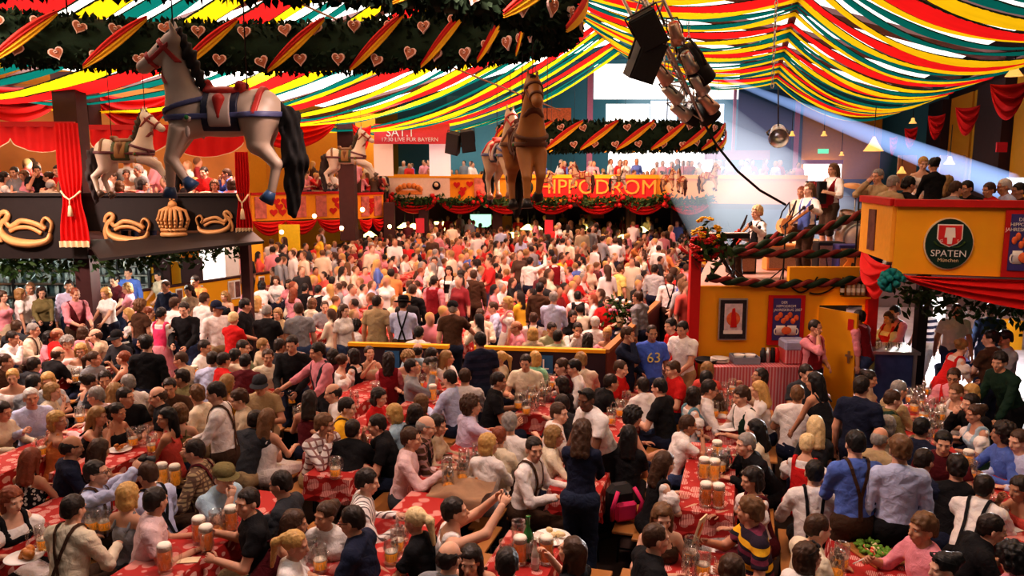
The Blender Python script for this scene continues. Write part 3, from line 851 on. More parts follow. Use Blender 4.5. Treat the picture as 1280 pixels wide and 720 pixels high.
bb=tag(rect(675,135,714,156,41.0).build('billboard',M_POR),'billboard with a photo of pretzels high on the teal end wall','billboard')
# right-hand wall: alternating brown fins and yellow pilasters
WR=9.0
def wr_px(px):   # nave coordinate on the right wall seen at px
    k=(px-640)/F; s,c=math.sin(AX),math.cos(AX)
    # x/y = (v s+u c)/(v c-u s) = k
    return WR*(c+k*s)/(k*c-s)
fins=[(1300,1262,M_YEL),(1260,1225,M_BROWN),(1224,1211,M_YEL),(1208,1182,M_ORG),(1181,1148,M_BROWN),(1147,1133,M_YEL),(1131,1122,M_ORG),(1121,1101,M_BROWN)]
for i,(a,b,mt) in enumerate(fins):
    va,vb=wr_px(a),wr_px(b); m=MB(); w=.5 if mt==M_BROWN else .18
    c=room(WR-w/2,(va+vb)/2,4.6); m.box(c,(w,abs(vb-va),5.2),Matrix.Rotation(-AX,3,'Z')); struct(m,'trim_%d'%(60+i),mt)
# ================================================================ galleries, booth, fabric
def txt(body,size,loc,rz=0.,mt=None,parent=None,ext=.004,align='CENTER',name='lettering',tilt=90,sx=1.):
    cu=bpy.data.curves.new(name,'FONT'); cu.body=body; cu.size=size; cu.extrude=ext; cu.align_x=align; cu.align_y='CENTER'
    cu.materials.append(mt or M_WHITE); cu.resolution_u=3
    tmp=bpy.data.objects.new('tmp',cu); me=bpy.data.meshes.new_from_object(tmp); bpy.data.objects.remove(tmp); bpy.data.curves.remove(cu); me.name=name
    o=bpy.data.objects.new(name,me); link(o,parent); o.location=loc; o.rotation_euler=(R(tilt),0,rz); o.scale=(sx,1,1); return o
def swag(name,A,B,drop,h0,label,group,mt=None,depth=.18,cat='swag',n=26,rows=10,nrm=None):
    """gathered cloth hung between A and B: a scalloped lower edge and hanging folds"""
    A=Vector(A);B=Vector(B); d=(B-A); nn=nrm or Vector((d.y,-d.x,0)).normalized()
    def fn(u,v):
        p=A.lerp(B,u); s=4*u*(1-u)
        top=-h0*.45*s; bot=-h0*.18-drop*s**.8
        z=top+(bot-top)*v
        q=p+nn*(depth*s*math.sin(math.pi*min(1,v*.9+.1))*(.6+.4*math.sin(v*22)))
        return (q.x,q.y,p.z+z)
    m=MB(); m.grid(fn,n,rows*3); o=m.build(name,mt or M_RED); return tag(o,label,cat,group)
def curtain(name,x,Y,z0,z1,w,label,group=None):
    def fn(u,v):
        z=z1+(z0-z1)*v; ww=w*(1-.32*math.exp(-((v-.62)/.16)**2))*(.85+.25*v)
        return (x+(u-.5)*ww, Y-.06-.05*math.sin(u*34)*(.5+.5*v), z)
    m=MB(); m.grid(fn,40,24); o=m.build(name,M_RED); tag(o,label,'curtain',group)
    m=MB(); m.grid(lambda u,v:(x+(u-.5)*w*1.12,Y-.10-.05*math.sin(u*34),z0+.06-.12*v),30,2); m.build('fringe',M_CREAM,o)
    zt=z1+(z0-z1)*.60
    m=MB(); m.tube([(x-w*.36,Y-.10,zt+.10),(x-w*.18,Y-.15,zt+.0),(x,Y-.17,zt-.06),(x+w*.18,Y-.15,zt),(x+w*.36,Y-.10,zt+.10)],.018,6)
    m.tube([(x,Y-.17,zt-.05),(x,Y-.17,zt-.18)],.012,6); m.lathe([(.02,.0),(.035,-.05),(.05,-.20),(.01,-.205)],10,(x,Y-.17,zt-.17)); m.build('tassel',M_CREAM,o)
    return o
# ---- near left balcony, black front with gilded swans and crown
YB=15.5
bal=empty('balcony',at_y(150,322,YB)*1.0,0,'black-fronted balcony with gilded swans and a crown above a canopy','balcony')
def under(o,parent):
    o.parent=parent; o.matrix_parent_inverse=Matrix.Translation(-Vector(parent.location)); return o
def bpart(mb,name,mt,parent): return under(mb.build(name,mt),parent)
a=at_y(-60,243,YB); b=at_y(308,243,YB); zt=a.z; zb=at_y(0,323,YB).z; zb2=at_y(308,288,YB).z; xm=at_y(110,300,YB).x
m=MB(); m.box(((a.x+xm)/2,YB,(zt+zb)/2),(xm-a.x,.1,zt-zb)); m.box(((xm+b.x)/2,YB,(zt+zb2)/2),(b.x-xm,.1,zt-zb2)); m.box(((a.x+b.x)/2,YB-.02,zt),(b.x-a.x,.2,.06)); bpart(m,'fascia',M_BLK,bal)
m=MB(); p0=at_y(108,300,YB); p1=at_y(312,286,YB); q0=at_y(124,323,YB-.9); q1=at_y(330,301,YB-.9)
m.raw([p0,p1,q1,q0,p0-UP*.05,p1-UP*.05,q1-UP*.05,q0-UP*.05],[(0,1,2,3),(7,6,5,4),(3,2,6,7),(0,3,7,4),(1,5,6,2)]); bpart(m,'canopy',M_BLK,bal)
m=MB(); m.box(((a.x+b.x)/2-2.95,YB+2.6,zb+.12),(b.x-a.x+2.1,5.2,.12)); bpart(m,'gallery_floor',M_BROWN,bal)
def swan(px,py,w,flip,parent,Y):
    c=at_y(px,py,Y); s=w/F*Y; f=-1 if flip else 1
    m=MB(); y=Y-.09
    P=lambda pts:[(c.x+f*x*s,y,c.z+z*s) for x,z in pts]
    def sweep(pts,r): m.tube(P(pts),lambda t:1.75*r(t)*s,6,flat=.5)
    cr=lambda pts,n=8:[tuple(sum(np.array([1,t,t*t,t**3])@(np.array([[0,2,0,0],[-1,0,1,0],[2,-5,4,-1],[-1,3,-3,1]])*.5)@np.array([pts[max(i-1,0)],pts[i],pts[i+1],pts[min(i+2,len(pts)-1)]])[:,j] for _ in [0]) for j in range(2)) for i in range(len(pts)-1) for t in np.linspace(0,1,n,endpoint=False)]+[pts[-1]]
    sweep(cr([(-.46,.0),(-.40,-.14),(-.15,-.20),(.15,-.17),(.34,-.08),(.40,.06),(.34,.18)]),lambda t:.02+.075*math.sin(math.pi*min(1,t*1.15))**1)     # body
    sweep(cr([(.34,.18),(.27,.30),(.33,.36),(.42,.30),(.46,.18)]),lambda t:.035-.015*t)   # scroll
    sweep(cr([(-.46,.0),(-.50,.16),(-.40,.26),(-.33,.16),(-.38,.06)]),lambda t:.03)   # neck
    sweep(cr([(-.38,.06),(-.18,.16),(.05,.20),(.24,.10),(.36,.20),(.46,.0),(.44,-.18)]),lambda t:.028)
    sweep(cr([(-.30,-.02),(-.10,.08),(.12,.08),(.26,.02)]),lambda t:.022)
    o=bpart(m,'gilded_swan',M_GOLD,parent); return o
swan(34,290,70,True,bal,YB); swan(161,288,58,True,bal,YB); swan(271,281,46,False,bal,YB)
c=at_y(222,292,YB); s=YB/F; m=MB(); y=YB-.16
W=18*s
for i in range(7):
    x=(-3+i)/3; 
    arc=[(c.x+x*W*.72,y-.1*(1-x*x),c.z+.02),(c.x+x*W*1.05,y-.14*(1-x*x),c.z+18*s),(c.x+x*W*.85,y-.10*(1-x*x),c.z+29*s),(c.x+x*W*.3,y-.04,c.z+33*s),(c.x,y,c.z+31*s)]
    m.tube(arc,.035,6)
    for t in range(5):
        p=Vector(arc[0]).lerp(Vector(arc[1]),t/4); m.sph(p+Vector((0,-.03,0)),.030,6,5)
for zz,r in((0,.05),(6*s,.035)): m.tube([(c.x+W*.78*math.sin(t),y-.12*math.cos(t),c.z+zz) for t in np.linspace(-1.57,1.57,13)],r,6)
m.sph((c.x,y,c.z+36*s),.09,8,6); m.box((c.x,y,c.z+42*s),(.03,.03,.14)); m.box((c.x,y,c.z+43*s),(.10,.03,.03)); bpart(m,'crown',M_GOLD,bal)
for px in(304,):
    m=MB(); p=at_y(px,300,YB); m.box((p.x,YB+.12,zb/2+.9),(.17,.2,zb2+.6)); bpart(m,'post',M_BROWN,bal)
m=MB(); p=at_y(105,330,YB+.3); m.box((p.x,YB+.4,zb/2),(.30,.36,zb)); bpart(m,'post',M_BROWN,bal)
m=MB(); p=at_y(105,330,YB+.3); m.box((p.x,YB+.25,4.6),(.45,.4,2.4)); bpart(m,'post',M_BROWN,bal)
# foliage hung under the fascia
def foliage(name,path,r,n,size,label,cat='garland',mt=None,parent=None,kind=None,seed=1):
    q=random.Random(seed); m=MB(); L=len(path)
    for i in range(n):
        t=q.random()*(L-1); k=int(t); p=Vector(path[k]).lerp(Vector(path[min(k+1,L-1)]),t-k)
        p=p+Vector((q.gauss(0,r),q.gauss(0,r),q.gauss(0,r)))
        d=Vector((q.gauss(0,1),q.gauss(0,1),q.gauss(0,1))).normalized(); e=d.cross(Vector((q.gauss(0,1),q.gauss(0,1),.3))).normalized()
        s=size*q.uniform(.6,1.3)
        m.raw([p-d*s,p+e*s*.4,p+d*s,p-e*s*.4],[(0,1,2,3)])
    o=m.build(name,mt or M_LEAF,parent)
    if parent is None: tag(o,label,cat,None,kind)
    return o
foliage('hanging_foliage',[at_y(-20,330,YB+.3),at_y(95,328,YB+.3)],.14,420,.09,'dark leaves hanging under the black balcony front beside the glass shelves')
foliage('hanging_foliage',[at_y(120,326,YB+.2),at_y(215,318,YB+.2),at_y(300,306,YB+.2)],.12,500,.09,'dark leaves hanging below the sloping black canopy')
curtain('red_curtain',at_y(100,230,YB).x,YB-.25,at_y(100,303,YB).z,at_y(100,155,YB).z,.52,'tied red curtain with a cream tassel on the black balcony, the left one')
curtain('red_curtain',at_y(306,230,YB).x,YB-.05,at_y(306,288,YB).z,at_y(306,190,YB).z,.30,'narrow red curtain at the right end of the black balcony')
# valances with scalloped cream edge
def valance(xa,xb,Y,ya,yb,nsc,label):
    A=at_y(xa,ya,Y);B=at_y(xb,ya,Y);zb=at_y(xa,yb,Y).z
    def lo(u): return abs(math.sin(math.pi*u*nsc))**.6
    def fn(u,v): return (A.x+(B.x-A.x)*u,Y-.03*math.sin(u*nsc*30),A.z+(zb-A.z)*v*(.45+.55*lo(u)))
    m=MB(); m.grid(fn,40*nsc,6); o=m.build('valance',M_RED); tag(o,label,'valance')
    m=MB(); m.grid(lambda u,v:(A.x+(B.x-A.x)*u,Y-.02-.03*math.sin(u*nsc*30),A.z+(zb-A.z)*((.45+.55*lo(u))*(1-.08*v)+.10*v)),40*nsc,2); m.build('fringe',M_CREAM,o)
    m=MB(); m.box(((A.x+B.x)/2,Y+.03,A.z+.04),(B.x-A.x,.1,.10)); m.build('rail',M_REDP,o); return o
valance(-70,92,YB-.1,158,190,2,'scalloped red valance with cream edge above the seats left of the tied curtain')
valance(112,304,YB-.1,162,196,2,'scalloped red valance with cream edge behind the big white horse')
# upper red drapes and dark posts under the eave
YE=19.
for xa,xb,ya,lab in((-60,88,105,'red drape hung from the eave left of the dark post'),(115,215,118,'red drape hung from the eave right of the dark post')):
    swag('eave_drape',at_y(xa,ya-5,YE),at_y(xb,ya,YE),.85,.3,lab,'red drapes below the left eave',depth=.3)
for xa,xb,ya,lab in((300,420,152,'red drape below the left eave behind the tail of the big horse'),(440,464,156,'small red drape left of the television banner')):
    swag('eave_drape',at_y(xa,ya-2,28),at_y(xb,ya,28),.9,.3,lab,'red drapes below the left eave',depth=.3)
for i,(px,y0,y1,Y,w) in enumerate([(105,108,160,18.5,.55),(437,150,300,29.,.55)]):
    p=at_y(px,y1,Y); q=at_y(px,y0,Y); m=MB(); m.box((p.x,Y,(p.z+q.z)/2),(w,w,q.z-p.z)); struct(m,'trim_%d'%(80+i),M_BROWN)
# ---- serving bar with glass shelves beneath the left balcony
def shelf_unit(xa,xb,ya,yb,Y,label,rows=6,seed=3):
    q=random.Random(seed); A=at_y(xa,yb,Y);B=at_y(xb,ya,Y); o=empty('glass_shelf',(A.x,Y,0),0,label,'shelf')
    m=MB(); m.box(((A.x+B.x)/2,Y+.45,(A.z+B.z)/2),(B.x-A.x,.05,B.z-A.z)); bpart(m,'back_panel',mat('shelf_back',(.16,.22,.22),.5),o)
    for r in range(rows):
        z=A.z+(B.z-A.z)*r/rows; m=MB(); m.box(((A.x+B.x)/2,Y+.2,z),(B.x-A.x,.42,.035)); bpart(m,'shelf_board',M_STEEL,o)
    for f in(0,.5,1):
        m=MB(); m.box((A.x+(B.x-A.x)*f,Y,(A.z+B.z)/2),(.06,.06,B.z-A.z)); bpart(m,'upright',M_DKST,o)
    g=MB(); dz=(B.z-A.z)/rows; x=A.x+.1
    while x<B.x-.1:
        for r in range(rows):
            if q.random()<.8: g.lathe([(.045,0),(.055,dz*.4),(.05,dz*.75)],8,(x,Y+q.uniform(.05,.3),A.z+dz*r+.02))
        x+=.13
    oo=bpart(g,'stored_glasses',mat('glassware',(.62,.68,.66),.15,var=.3,scale=20),o); oo['kind']='stuff'
    return o
shelf_unit(-60,98,322,420,20.0,'tall shelves of glasses under the black balcony at left')
shelf_unit(112,185,322,378,20.2,'glass shelves of the bar behind the yellow fence',5,9)
for i,(x0,y0,x1,y1,Y,mt) in enumerate([(186,318,194,372,20.6,M_YEL),(212,318,228,362,20.8,M_YEL),(228,322,252,362,20.7,M_BROWN),(195,318,212,372,20.5,M_BROWN)]):
    struct(rect(x0,y0,x1,y1,Y),'trim_%d'%(90+i),mt)
struct(rect(252,310,283,358,22.5),'window_7',M_GLOW); struct(rect(283,308,298,350,22.4),'window_8',M_WHITE); struct(rect(306,302,328,352,22.6),'trim_95',M_YEL)
# ---- yellow fence with pictures running back on the left
f0=at_z(103,374,1.12); f1=at_z(380,334,1.12)
fence=empty('fence',(f0.x,f0.y,0),0,'yellow fence hung with framed pictures, below the black balcony','fence')
m=MB(); vslab(f0,f1,.35,1.10,.08,m); bpart(m,'panel',M_YEL,fence)
m=MB(); vslab(f0,f1,1.10,1.15,.14,m); bpart(m,'top_rail',M_BROWN,fence)
m=MB(); vslab(f0,f1,0,.35,.09,m); bpart(m,'plinth',M_BROWN,fence)
m=MB(); m.box((f0.x-.1,f0.y,.56),(.2,.16,1.13)); bpart(m,'end_post',M_YEL,fence)
dF=(f1-f0); aF=math.atan2(dF.y,dF.x); nF=Vector((dF.y,-dF.x,0)).normalized(); LF=Vector((dF.x,dF.y,0)).length
MPIC=mat('framed_photo',(.16,.07,.06),.5,var=.9,scale=9); MPICW=mat('framed_photo_pale',(.5,.33,.25),.5,var=.9,scale=7)
for px in(141,160,196,217,243,283,291,322,336,346,354,363):
    # locate along the fence by pixel column
    best=min((abs(640+F*((f0.x+dF.x*t)/(f0.y+dF.y*t))-px),t) for t in np.linspace(0,1,400))[1]
    c=f0+dF*best+nF*.06; c.z=.80
    fr=MB(); fr.box(c,(LF*.028,.03,.50),Matrix.Rotation(aF,3,'Z')); fo=bpart(fr,'picture_frame',M_WHITE,fence)
    ph=MB(); ph.box(c+nF*.012,(LF*.022,.02,.42),Matrix.Rotation(aF,3,'Z')); po=ph.build('photo',rnd.choice([MPIC,MPICW])); po.parent=fo; pass
# ---- dark partition around the middle block
YP=14.9
PH=1.15; c0=at_z(436,428,PH); c1=at_z(757,437,PH); c2=at_z(825,374,PH)
part=empty('partition',(c0.x,c0.y,0),0,'low dark partition with a yellow top rail in the middle of the hall','partition')
MPART=mat('partition_board',(.035,.020,.030),.5,var=.2,scale=5); MPARTR=mat('partition_red_board',(.20,.055,.035),.5,var=.2,scale=5)
g0=c0.lerp(c1,.40); g1=c0.lerp(c1,.50)
for p,q in((c0,g0),(g1,c1)):
    m=MB(); vslab(p,q,0,PH-.05,.07,m); bpart(m,'panel',MPART,part)
    m=MB(); vslab(p,q,PH-.05,PH+.005,.12,m); bpart(m,'top_rail',M_YEL,part)
m=MB(); vslab(c1,c2,0,PH-.05,.07,m); bpart(m,'panel',MPARTR,part)
m=MB(); vslab(c1,c2,PH-.05,PH+.005,.12,m); bpart(m,'top_rail',M_WOOD,part)
dd=(c1-c0); aP=math.atan2(dd.y,dd.x); nP=Vector((dd.y,-dd.x,0)).normalized()
for px,tx in((683,'L'),(488,'J')):
    best=min((abs(640+F*((c0.x+dd.x*t)/(c0.y+dd.y*t))-px),t) for t in np.linspace(0,1,400))[1]
    c=c0+dd*best+nP*.06; c.z=PH-.26
    sg=MB(); sg.box(c,(.24,.03,.30),Matrix.Rotation(aP,3,'Z')); so=bpart(sg,'block_sign',mat('sign_blue',(.03,.12,.26),.5),part)
    t=txt(tx,.24,c+nP*.022,aP,M_WHITE); t.parent=so; pass
# ---- far balcony with the HIPPODROM front
def wallpt(px,py,P0,D0):   # point on a vertical plane through P0 along D0 (unit, horizontal)
    d=ray(px,py); n=Vector((D0.y,-D0.x,0)); t=n.dot(P0-Vector((0,0,CAM_H)))/n.dot(d); return Vector((0,0,CAM_H))+d*t
FB=at_y(640,235,34.8); FR=-AX
def fb(px,py,off=0.): 
    p=wallpt(px,py,FB,LV); return p-AV*off
def fpanel(px0,py0,px1,py1,name,mt,parent,off=.05,th=.04):
    a=fb(px0,py1,off);b=fb(px1,py0,off); c=(a+b)/2; m=MB(); L=(Vector((b.x,b.y,0))-Vector((a.x,a.y,0))).length
    m.box(c,(L,th,b.z-a.z),Matrix.Rotation(FR,3,'Z')); return bpart(m,name,mt,parent)
fbal=empty('balcony',(FB.x,FB.y,2.6),0,'long yellow balcony across the far end with the red HIPPODROM sign','balcony')
fpanel(466,222,1010,250,'fascia',M_ORG,fbal,0,.12)
fpanel(466,219,1010,222,'handrail',M_YEL,fbal,.04,.2)
m=MB(); a=fb(466,252);b=fb(1010,252); c=(a+b)/2+AV*3.6; c.z=a.z; m.box(c,((b-a).length,7.4,.2),Matrix.Rotation(FR,3,'Z')); bpart(m,'gallery_floor',M_BROWN,fbal)
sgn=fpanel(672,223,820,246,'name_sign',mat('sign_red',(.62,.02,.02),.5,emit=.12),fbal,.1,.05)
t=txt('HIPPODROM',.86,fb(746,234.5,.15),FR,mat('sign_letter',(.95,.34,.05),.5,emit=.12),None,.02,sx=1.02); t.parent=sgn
wp=fpanel(468,221,563,247,'white_board',mat('board_cream',(.85,.66,.55),.6),fbal,.1,.05)
m=MB(); 
for i in range(7):
    a=math.pi*(i+.5)/7; p=fb(513-14*math.cos(a),240-6*math.sin(a)-2,.14); m.lathe([(.001,-.02),(.13,-.02),(.13,.02),(.001,.02)],12,p,Matrix.Rotation(FR,3,'Z')@Matrix.Rotation(R(90),3,'X'))
p0=fb(497,243,.14);p1=fb(529,238,.14); m.box((p0+p1)/2,((p1-p0).length,.04,.18),Matrix.Rotation(FR,3,'Z'))
o=m.build('fan_emblem',mat('emblem_gold',(.75,.25,.06),.5,var=.4),wp)
for px in(479,547):
    m=MB(); m.lathe([(.001,-.02),(.19,-.02),(.19,.02),(.001,.02)],16,fb(px,232,.14),Matrix.Rotation(FR,3,'Z')@Matrix.Rotation(R(90),3,'X')); m.lathe([(.001,-.03),(.10,-.03),(.10,.03),(.001,.03)],10,fb(px,231,.15),Matrix.Rotation(FR,3,'Z')@Matrix.Rotation(R(90),3,'X'),1); m.build('round_emblem',[M_BLACK,M_CREAM],wp)
fpanel(594,222,608,246,'framed_picture',mat('pic_red',(.6,.2,.15),.6,var=.9,scale=5),fbal,.1,.05)
def heart_poly(s):
    return [(s*.062*16*math.sin(t)**3/16*1.0*8, s*.062*(13*math.cos(t)-5*math.cos(2*t)-2*math.cos(3*t)-math.cos(4*t))/2) for t in [2*math.pi*k/20 for k in range(20)][::-1]]
M_HEART=mat('gingerbread_heart',(.42,.13,.06),.6,var=.2,scale=30); M_ICE=mat('icing',(.90,.62,.52),.6,var=.1)
for px,py in((572,231),(580,237),(588,230),(578,242)):
    m=MB(); m.prism(heart_poly(.32),.03,Matrix.Rotation(FR,3,'Z'),fb(px,py,.1)); bpart(m,'painted_heart',M_REDP,fbal)
m=MB(); m.lathe([(.001,-.03),(.34,-.03),(.34,.03),(.001,.03)],20,fb(658,234,.14),Matrix.Rotation(FR,3,'Z')@Matrix.Rotation(R(90),3,'X')); bpart(m,'round_emblem',M_DKG,fbal)
for i in range(7):
    xa=492+i*57; swag('red_swag',fb(xa,251,.1),fb(xa+56,251,.1),.55,.15,'red cloth swag under the far balcony, %s from its left end'%ORD[i],'red swags along the far balcony',depth=.25)
    foliage('fir_garland',[fb(xa+k*7,248+5*math.sin(math.pi*k/8),.25) for k in range(9)],.11,240,.13,'green garland over a red swag of the far balcony, %s from its left end'%ORD[i],'garland',M_LEAF,seed=i)
    m=MB(); 
    for k in range(9): m.sph(fb(xa-1,249,.32)+Vector((rnd.gauss(0,.13),rnd.gauss(0,.06),rnd.gauss(0,.13))),.10,6,5)
    tag(m.build('flower_rosette',M_REDP),'red flower rosette between swags of the far balcony, %s from its left end'%ORD[i],'rosette')
# dark space beneath: back wall, columns, lamps
m=MB(); vslab(room(-21,41,0),room(9,41,0),0,2.7,.15,m); struct(m,'wall_bar',M_BROWN)
for i,(px,Y) in enumerate([(487,33.),(530,36),(622,36),(688,36.),(788,36),(845,35)]):
    p=at_y(px,280,Y); m=MB(); m.box((p.x,Y,1.3),(.42,.42,2.6)); struct(m,'trim_%d'%(100+i),M_BROWN)
def lamp(px,py,Y,s,label):
    p=at_y(px,py,Y); o=MB().lathe([(.06*s,.16*s),(.10*s,.14*s),(.42*s,-.10*s),(.40*s,-.12*s)],14,p).build('pendant_lamp',M_LAMP); tag(o,label,'lamp','yellow pendant lamps under the far balcony')
    m=MB(); m.tube([p+UP*.15*s,Vector((p.x,p.y,2.62))],.015,5); m.build('cord',M_BLACK,o); return o
for i,(px,py) in enumerate([(462,293),(506,282),(517,283),(640,294),(660,284),(669,284),(709,294),(729,285),(778,297),(787,296),(802,287)]):
    lamp(px,py,35.5+(294-py)*.1,.85,'glowing yellow pendant lamp under the far balcony, %s from the left'%ORD[i])
for i,(r,mt) in enumerate([((543,277,561,290),M_LAMP),((588,268,614,284),mat('bar_green_light',(.35,.8,.45),.5,emit=1.5,var=.6,scale=6)),((628,270,640,288),M_YEL),((725,268,755,273),M_POR)]):
    o=rect(*r,39.5).build('bar_light',mt); tag(o,['glowing yellow bar panel under the far balcony','green and white lit bar back under the far balcony','small yellow bar panel beside the lit green bar','orange lettered board under the HIPPODROM sign'][i],'light')
for i,(px,py) in enumerate([(525,282),(686,284),(793,290)]):
    p=at_y(px,py,34.2); m=MB(); m.box(p,(.36,.06,.62)); tag(m.build('red_banner',mat('banner_red',(.65,.05,.08),.6)),'small red banner on a column under the far balcony, %s from the left'%ORD[i],'banner')
# ---- far-left balcony with orange pictures, in two runs
lb=[(at_y(313,243,29.5),at_y(432,243,31.5)),(at_y(446,243,32.),at_y(478,243,33.2))]
for j,(p,q) in enumerate(lb):
    L=empty('balcony',(p.x,p.y,2.6),0,['orange balcony with painted panels behind the tail of the big white horse','short orange balcony beside the cream board of the far balcony'][j],'balcony')
    z1=p.z; z0=z1-.98
    m=MB(); vslab(p,q,z0,z1,.1,m); bpart(m,'fascia',M_ORG,L)
    m=MB(); vslab(p,q,z1-.03,z1+.06,.18,m); bpart(m,'handrail',M_REDP,L)
    d=q-p; d.z=0; a=math.atan2(d.y,d.x); n=Vector((d.y,-d.x,0)).normalized()
    for f in ((.09,.5,.72) if j==0 else (.25,.75)):
        c=p+d*f+n*.08; c.z=(z0+z1)/2; m=MB(); m.box(c,(.42,.04,.8),Matrix.Rotation(a,3,'Z')); bpart(m,'painted_panel',mat('panel_rose',(.55,.16,.13),.6,var=.9,scale=5),L)
    for f in ((.25,.34,.88) if j==0 else (.5,)):
        for k in range(3):
            c=p+d*(f+.03*(k-1))+n*.07; c.z=z0+.3+.2*((k*2)%3); m=MB(); m.prism(heart_poly(.30),.03,Matrix.Rotation(a,3,'Z'),c); bpart(m,'painted_heart',M_REDP,L)
    m=MB(); c=p+d*.5-n*2.2; c.z=z0+.05; m.box(c,(d.length,4.4,.15),Matrix.Rotation(a,3,'Z')); bpart(m,'gallery_floor',M_BROWN,L)
    ns=3 if j==0 else 2
    for k in range(ns):
        A=p+d*(k/ns);B=p+d*((k+1)/ns); A.z=B.z=z0; A=A+n*.1;B=B+n*.1
        swag('red_swag',A,B,.55,.12,'red swag under the orange balcony, %s %s'%(ORD[k],['counted from the big horse tail','left of the far balcony garlands'][j]),'red swags along the left balconies',depth=.2)
m=MB(); vslab(at_y(300,200,36),at_y(470,200,38),2.6,6.5,.1,m); struct(m,'wall_gallery',M_ORG)
m=MB(); vslab(at_y(-80,200,21),at_y(310,200,24),2.4,6.2,.1,m); struct(m,'wall_gallery_left',mat('gallery_wall',(.55,.22,.06),.6,var=.3,scale=1.5))
for i,(px,py) in enumerate([(393,270),(372,252),(453,262),(427,285),(352,290),(487,283),(293,205),(357,175)]):
    p=at_y(px,py,27.5 if px<470 else 32); o=MB().sph(p,.075,8,6).build('wall_lamp',M_LAMPW); tag(o,'small glowing lamp by the left balconies, %s'%['under the orange panel','beside the hanging tail','right of the brown post','at the foot of the brown post','on the post under the tail','on the wrapped post','above the gallery seats by the horse belly','above the orange balcony'][i],'lamp')
    MB().lathe([(.05,-.12),(.07,-.10),(.03,-.06)],8,p).build('lamp_base',M_GOLD,o)
m=MB(); p=at_y(362,297,29); m.box((p.x,29,1.5),(.75,.1,.95)); tag(m.build('yellow_screen',mat('yellow_screen',(.85,.62,.03),.5)),'plain yellow panel below the orange balcony','panel')
# ---- television banner, screens
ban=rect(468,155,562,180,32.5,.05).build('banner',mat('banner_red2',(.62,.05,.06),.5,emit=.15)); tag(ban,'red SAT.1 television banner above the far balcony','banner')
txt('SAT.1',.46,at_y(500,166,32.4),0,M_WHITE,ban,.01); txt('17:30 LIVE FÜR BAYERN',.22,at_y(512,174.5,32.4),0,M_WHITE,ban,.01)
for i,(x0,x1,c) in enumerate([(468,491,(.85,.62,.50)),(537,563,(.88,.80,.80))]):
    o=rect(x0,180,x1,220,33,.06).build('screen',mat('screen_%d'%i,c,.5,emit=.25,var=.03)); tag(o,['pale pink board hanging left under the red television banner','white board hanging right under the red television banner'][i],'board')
# ---- the yellow booth carrying the stage
YS=13.25
def ys(px,py,off=0): return at_y(px,py,YS-off)
xl=ys(868,400).x; xr=ys(1088,400).x; ZS=2.05
booth=empty('bandstand',(xl,YS,0),0,'yellow bandstand booth with red corner posts under the musicians','bandstand')
xd0=ys(1022,400).x; xd1=ys(1078,400).x; zd=ys(1050,381).z
m=MB(); m.box(((xl+xd0)/2,YS,ZS/2),(xd0-xl,.1,ZS)); m.box(((xd0+xr)/2,YS,(zd+ZS)/2),(xr-xd0,.1,ZS-zd)); m.box(((xd1+xr)/2,YS,zd/2),(xr-xd1,.1,zd)); bpart(m,'front_wall',M_YEL,booth)
m=MB(); 
fp=[Vector((xl,YS,0)),Vector((xr,YS,0)),Vector((xr,YS,0))+AV*5.2+LV*.6,Vector((xl,YS,0))+AV*5.2]
m.raw([p+UP*(ZS-.12) for p in fp]+[p+UP*ZS for p in fp],[(3,2,1,0),(4,5,6,7),(0,1,5,4),(1,2,6,5),(2,3,7,6),(3,0,4,7)]); bpart(m,'stage_floor',mat('stage_boards',(.50,.30,.24),.5,var=.2,scale=4),booth)
m=MB(); m.box(((xd0+xd1)/2,YS+1.4,zd/2),(xd1-xd0+.6,.05,zd)); vslab((xl+.06,YS+.1),(xl+.06+AV.x*5,YS+.1+AV.y*5),0,ZS-.12,.1,m); bpart(m,'inner_wall',M_BLK,booth)
for px,y0 in((868,312),(1089,338)):
    p=ys(px,y0); m=MB(); m.box((p.x,YS-.08,p.z/2),(.17,.17,p.z)); bpart(m,'corner_post',M_REDP,booth)
m=MB(); a=ys(985,331);b=ys(1086,331); m.box(((a.x+b.x)/2,YS-.03,(ZS+a.z)/2-.03),(b.x-a.x,.12,a.z-ZS)); bpart(m,'stage_riser',M_YEL,booth)
m=MB(); hx=xd0; dl=(xd1-xd0)*.98; M=Matrix.Rotation(R(-60),3,'Z'); 
c=Vector((hx,YS-.06,0))+M@Vector((dl/2,0,zd/2-.01)); m.box(c,(dl,.045,zd-.04),M); dr=m.build('door_1',M_YEL); dr['kind']='structure'
m=MB(); c=Vector((hx,YS-.06,0))+M@Vector((dl*.88,-.05,1.0)); m.box(c,(.12,.03,.03),M); m.box(c+Vector((0,0,-.02)),(.03,.02,.2),M); m.build('door_handle',M_STEEL,dr)
m=MB(); c=Vector((hx,YS-.06,0))+M@Vector((dl*.86,-.03,zd-.22)); m.box(c,(.10,.01,.18),M); m.build('fire_sign',M_REDP,dr)
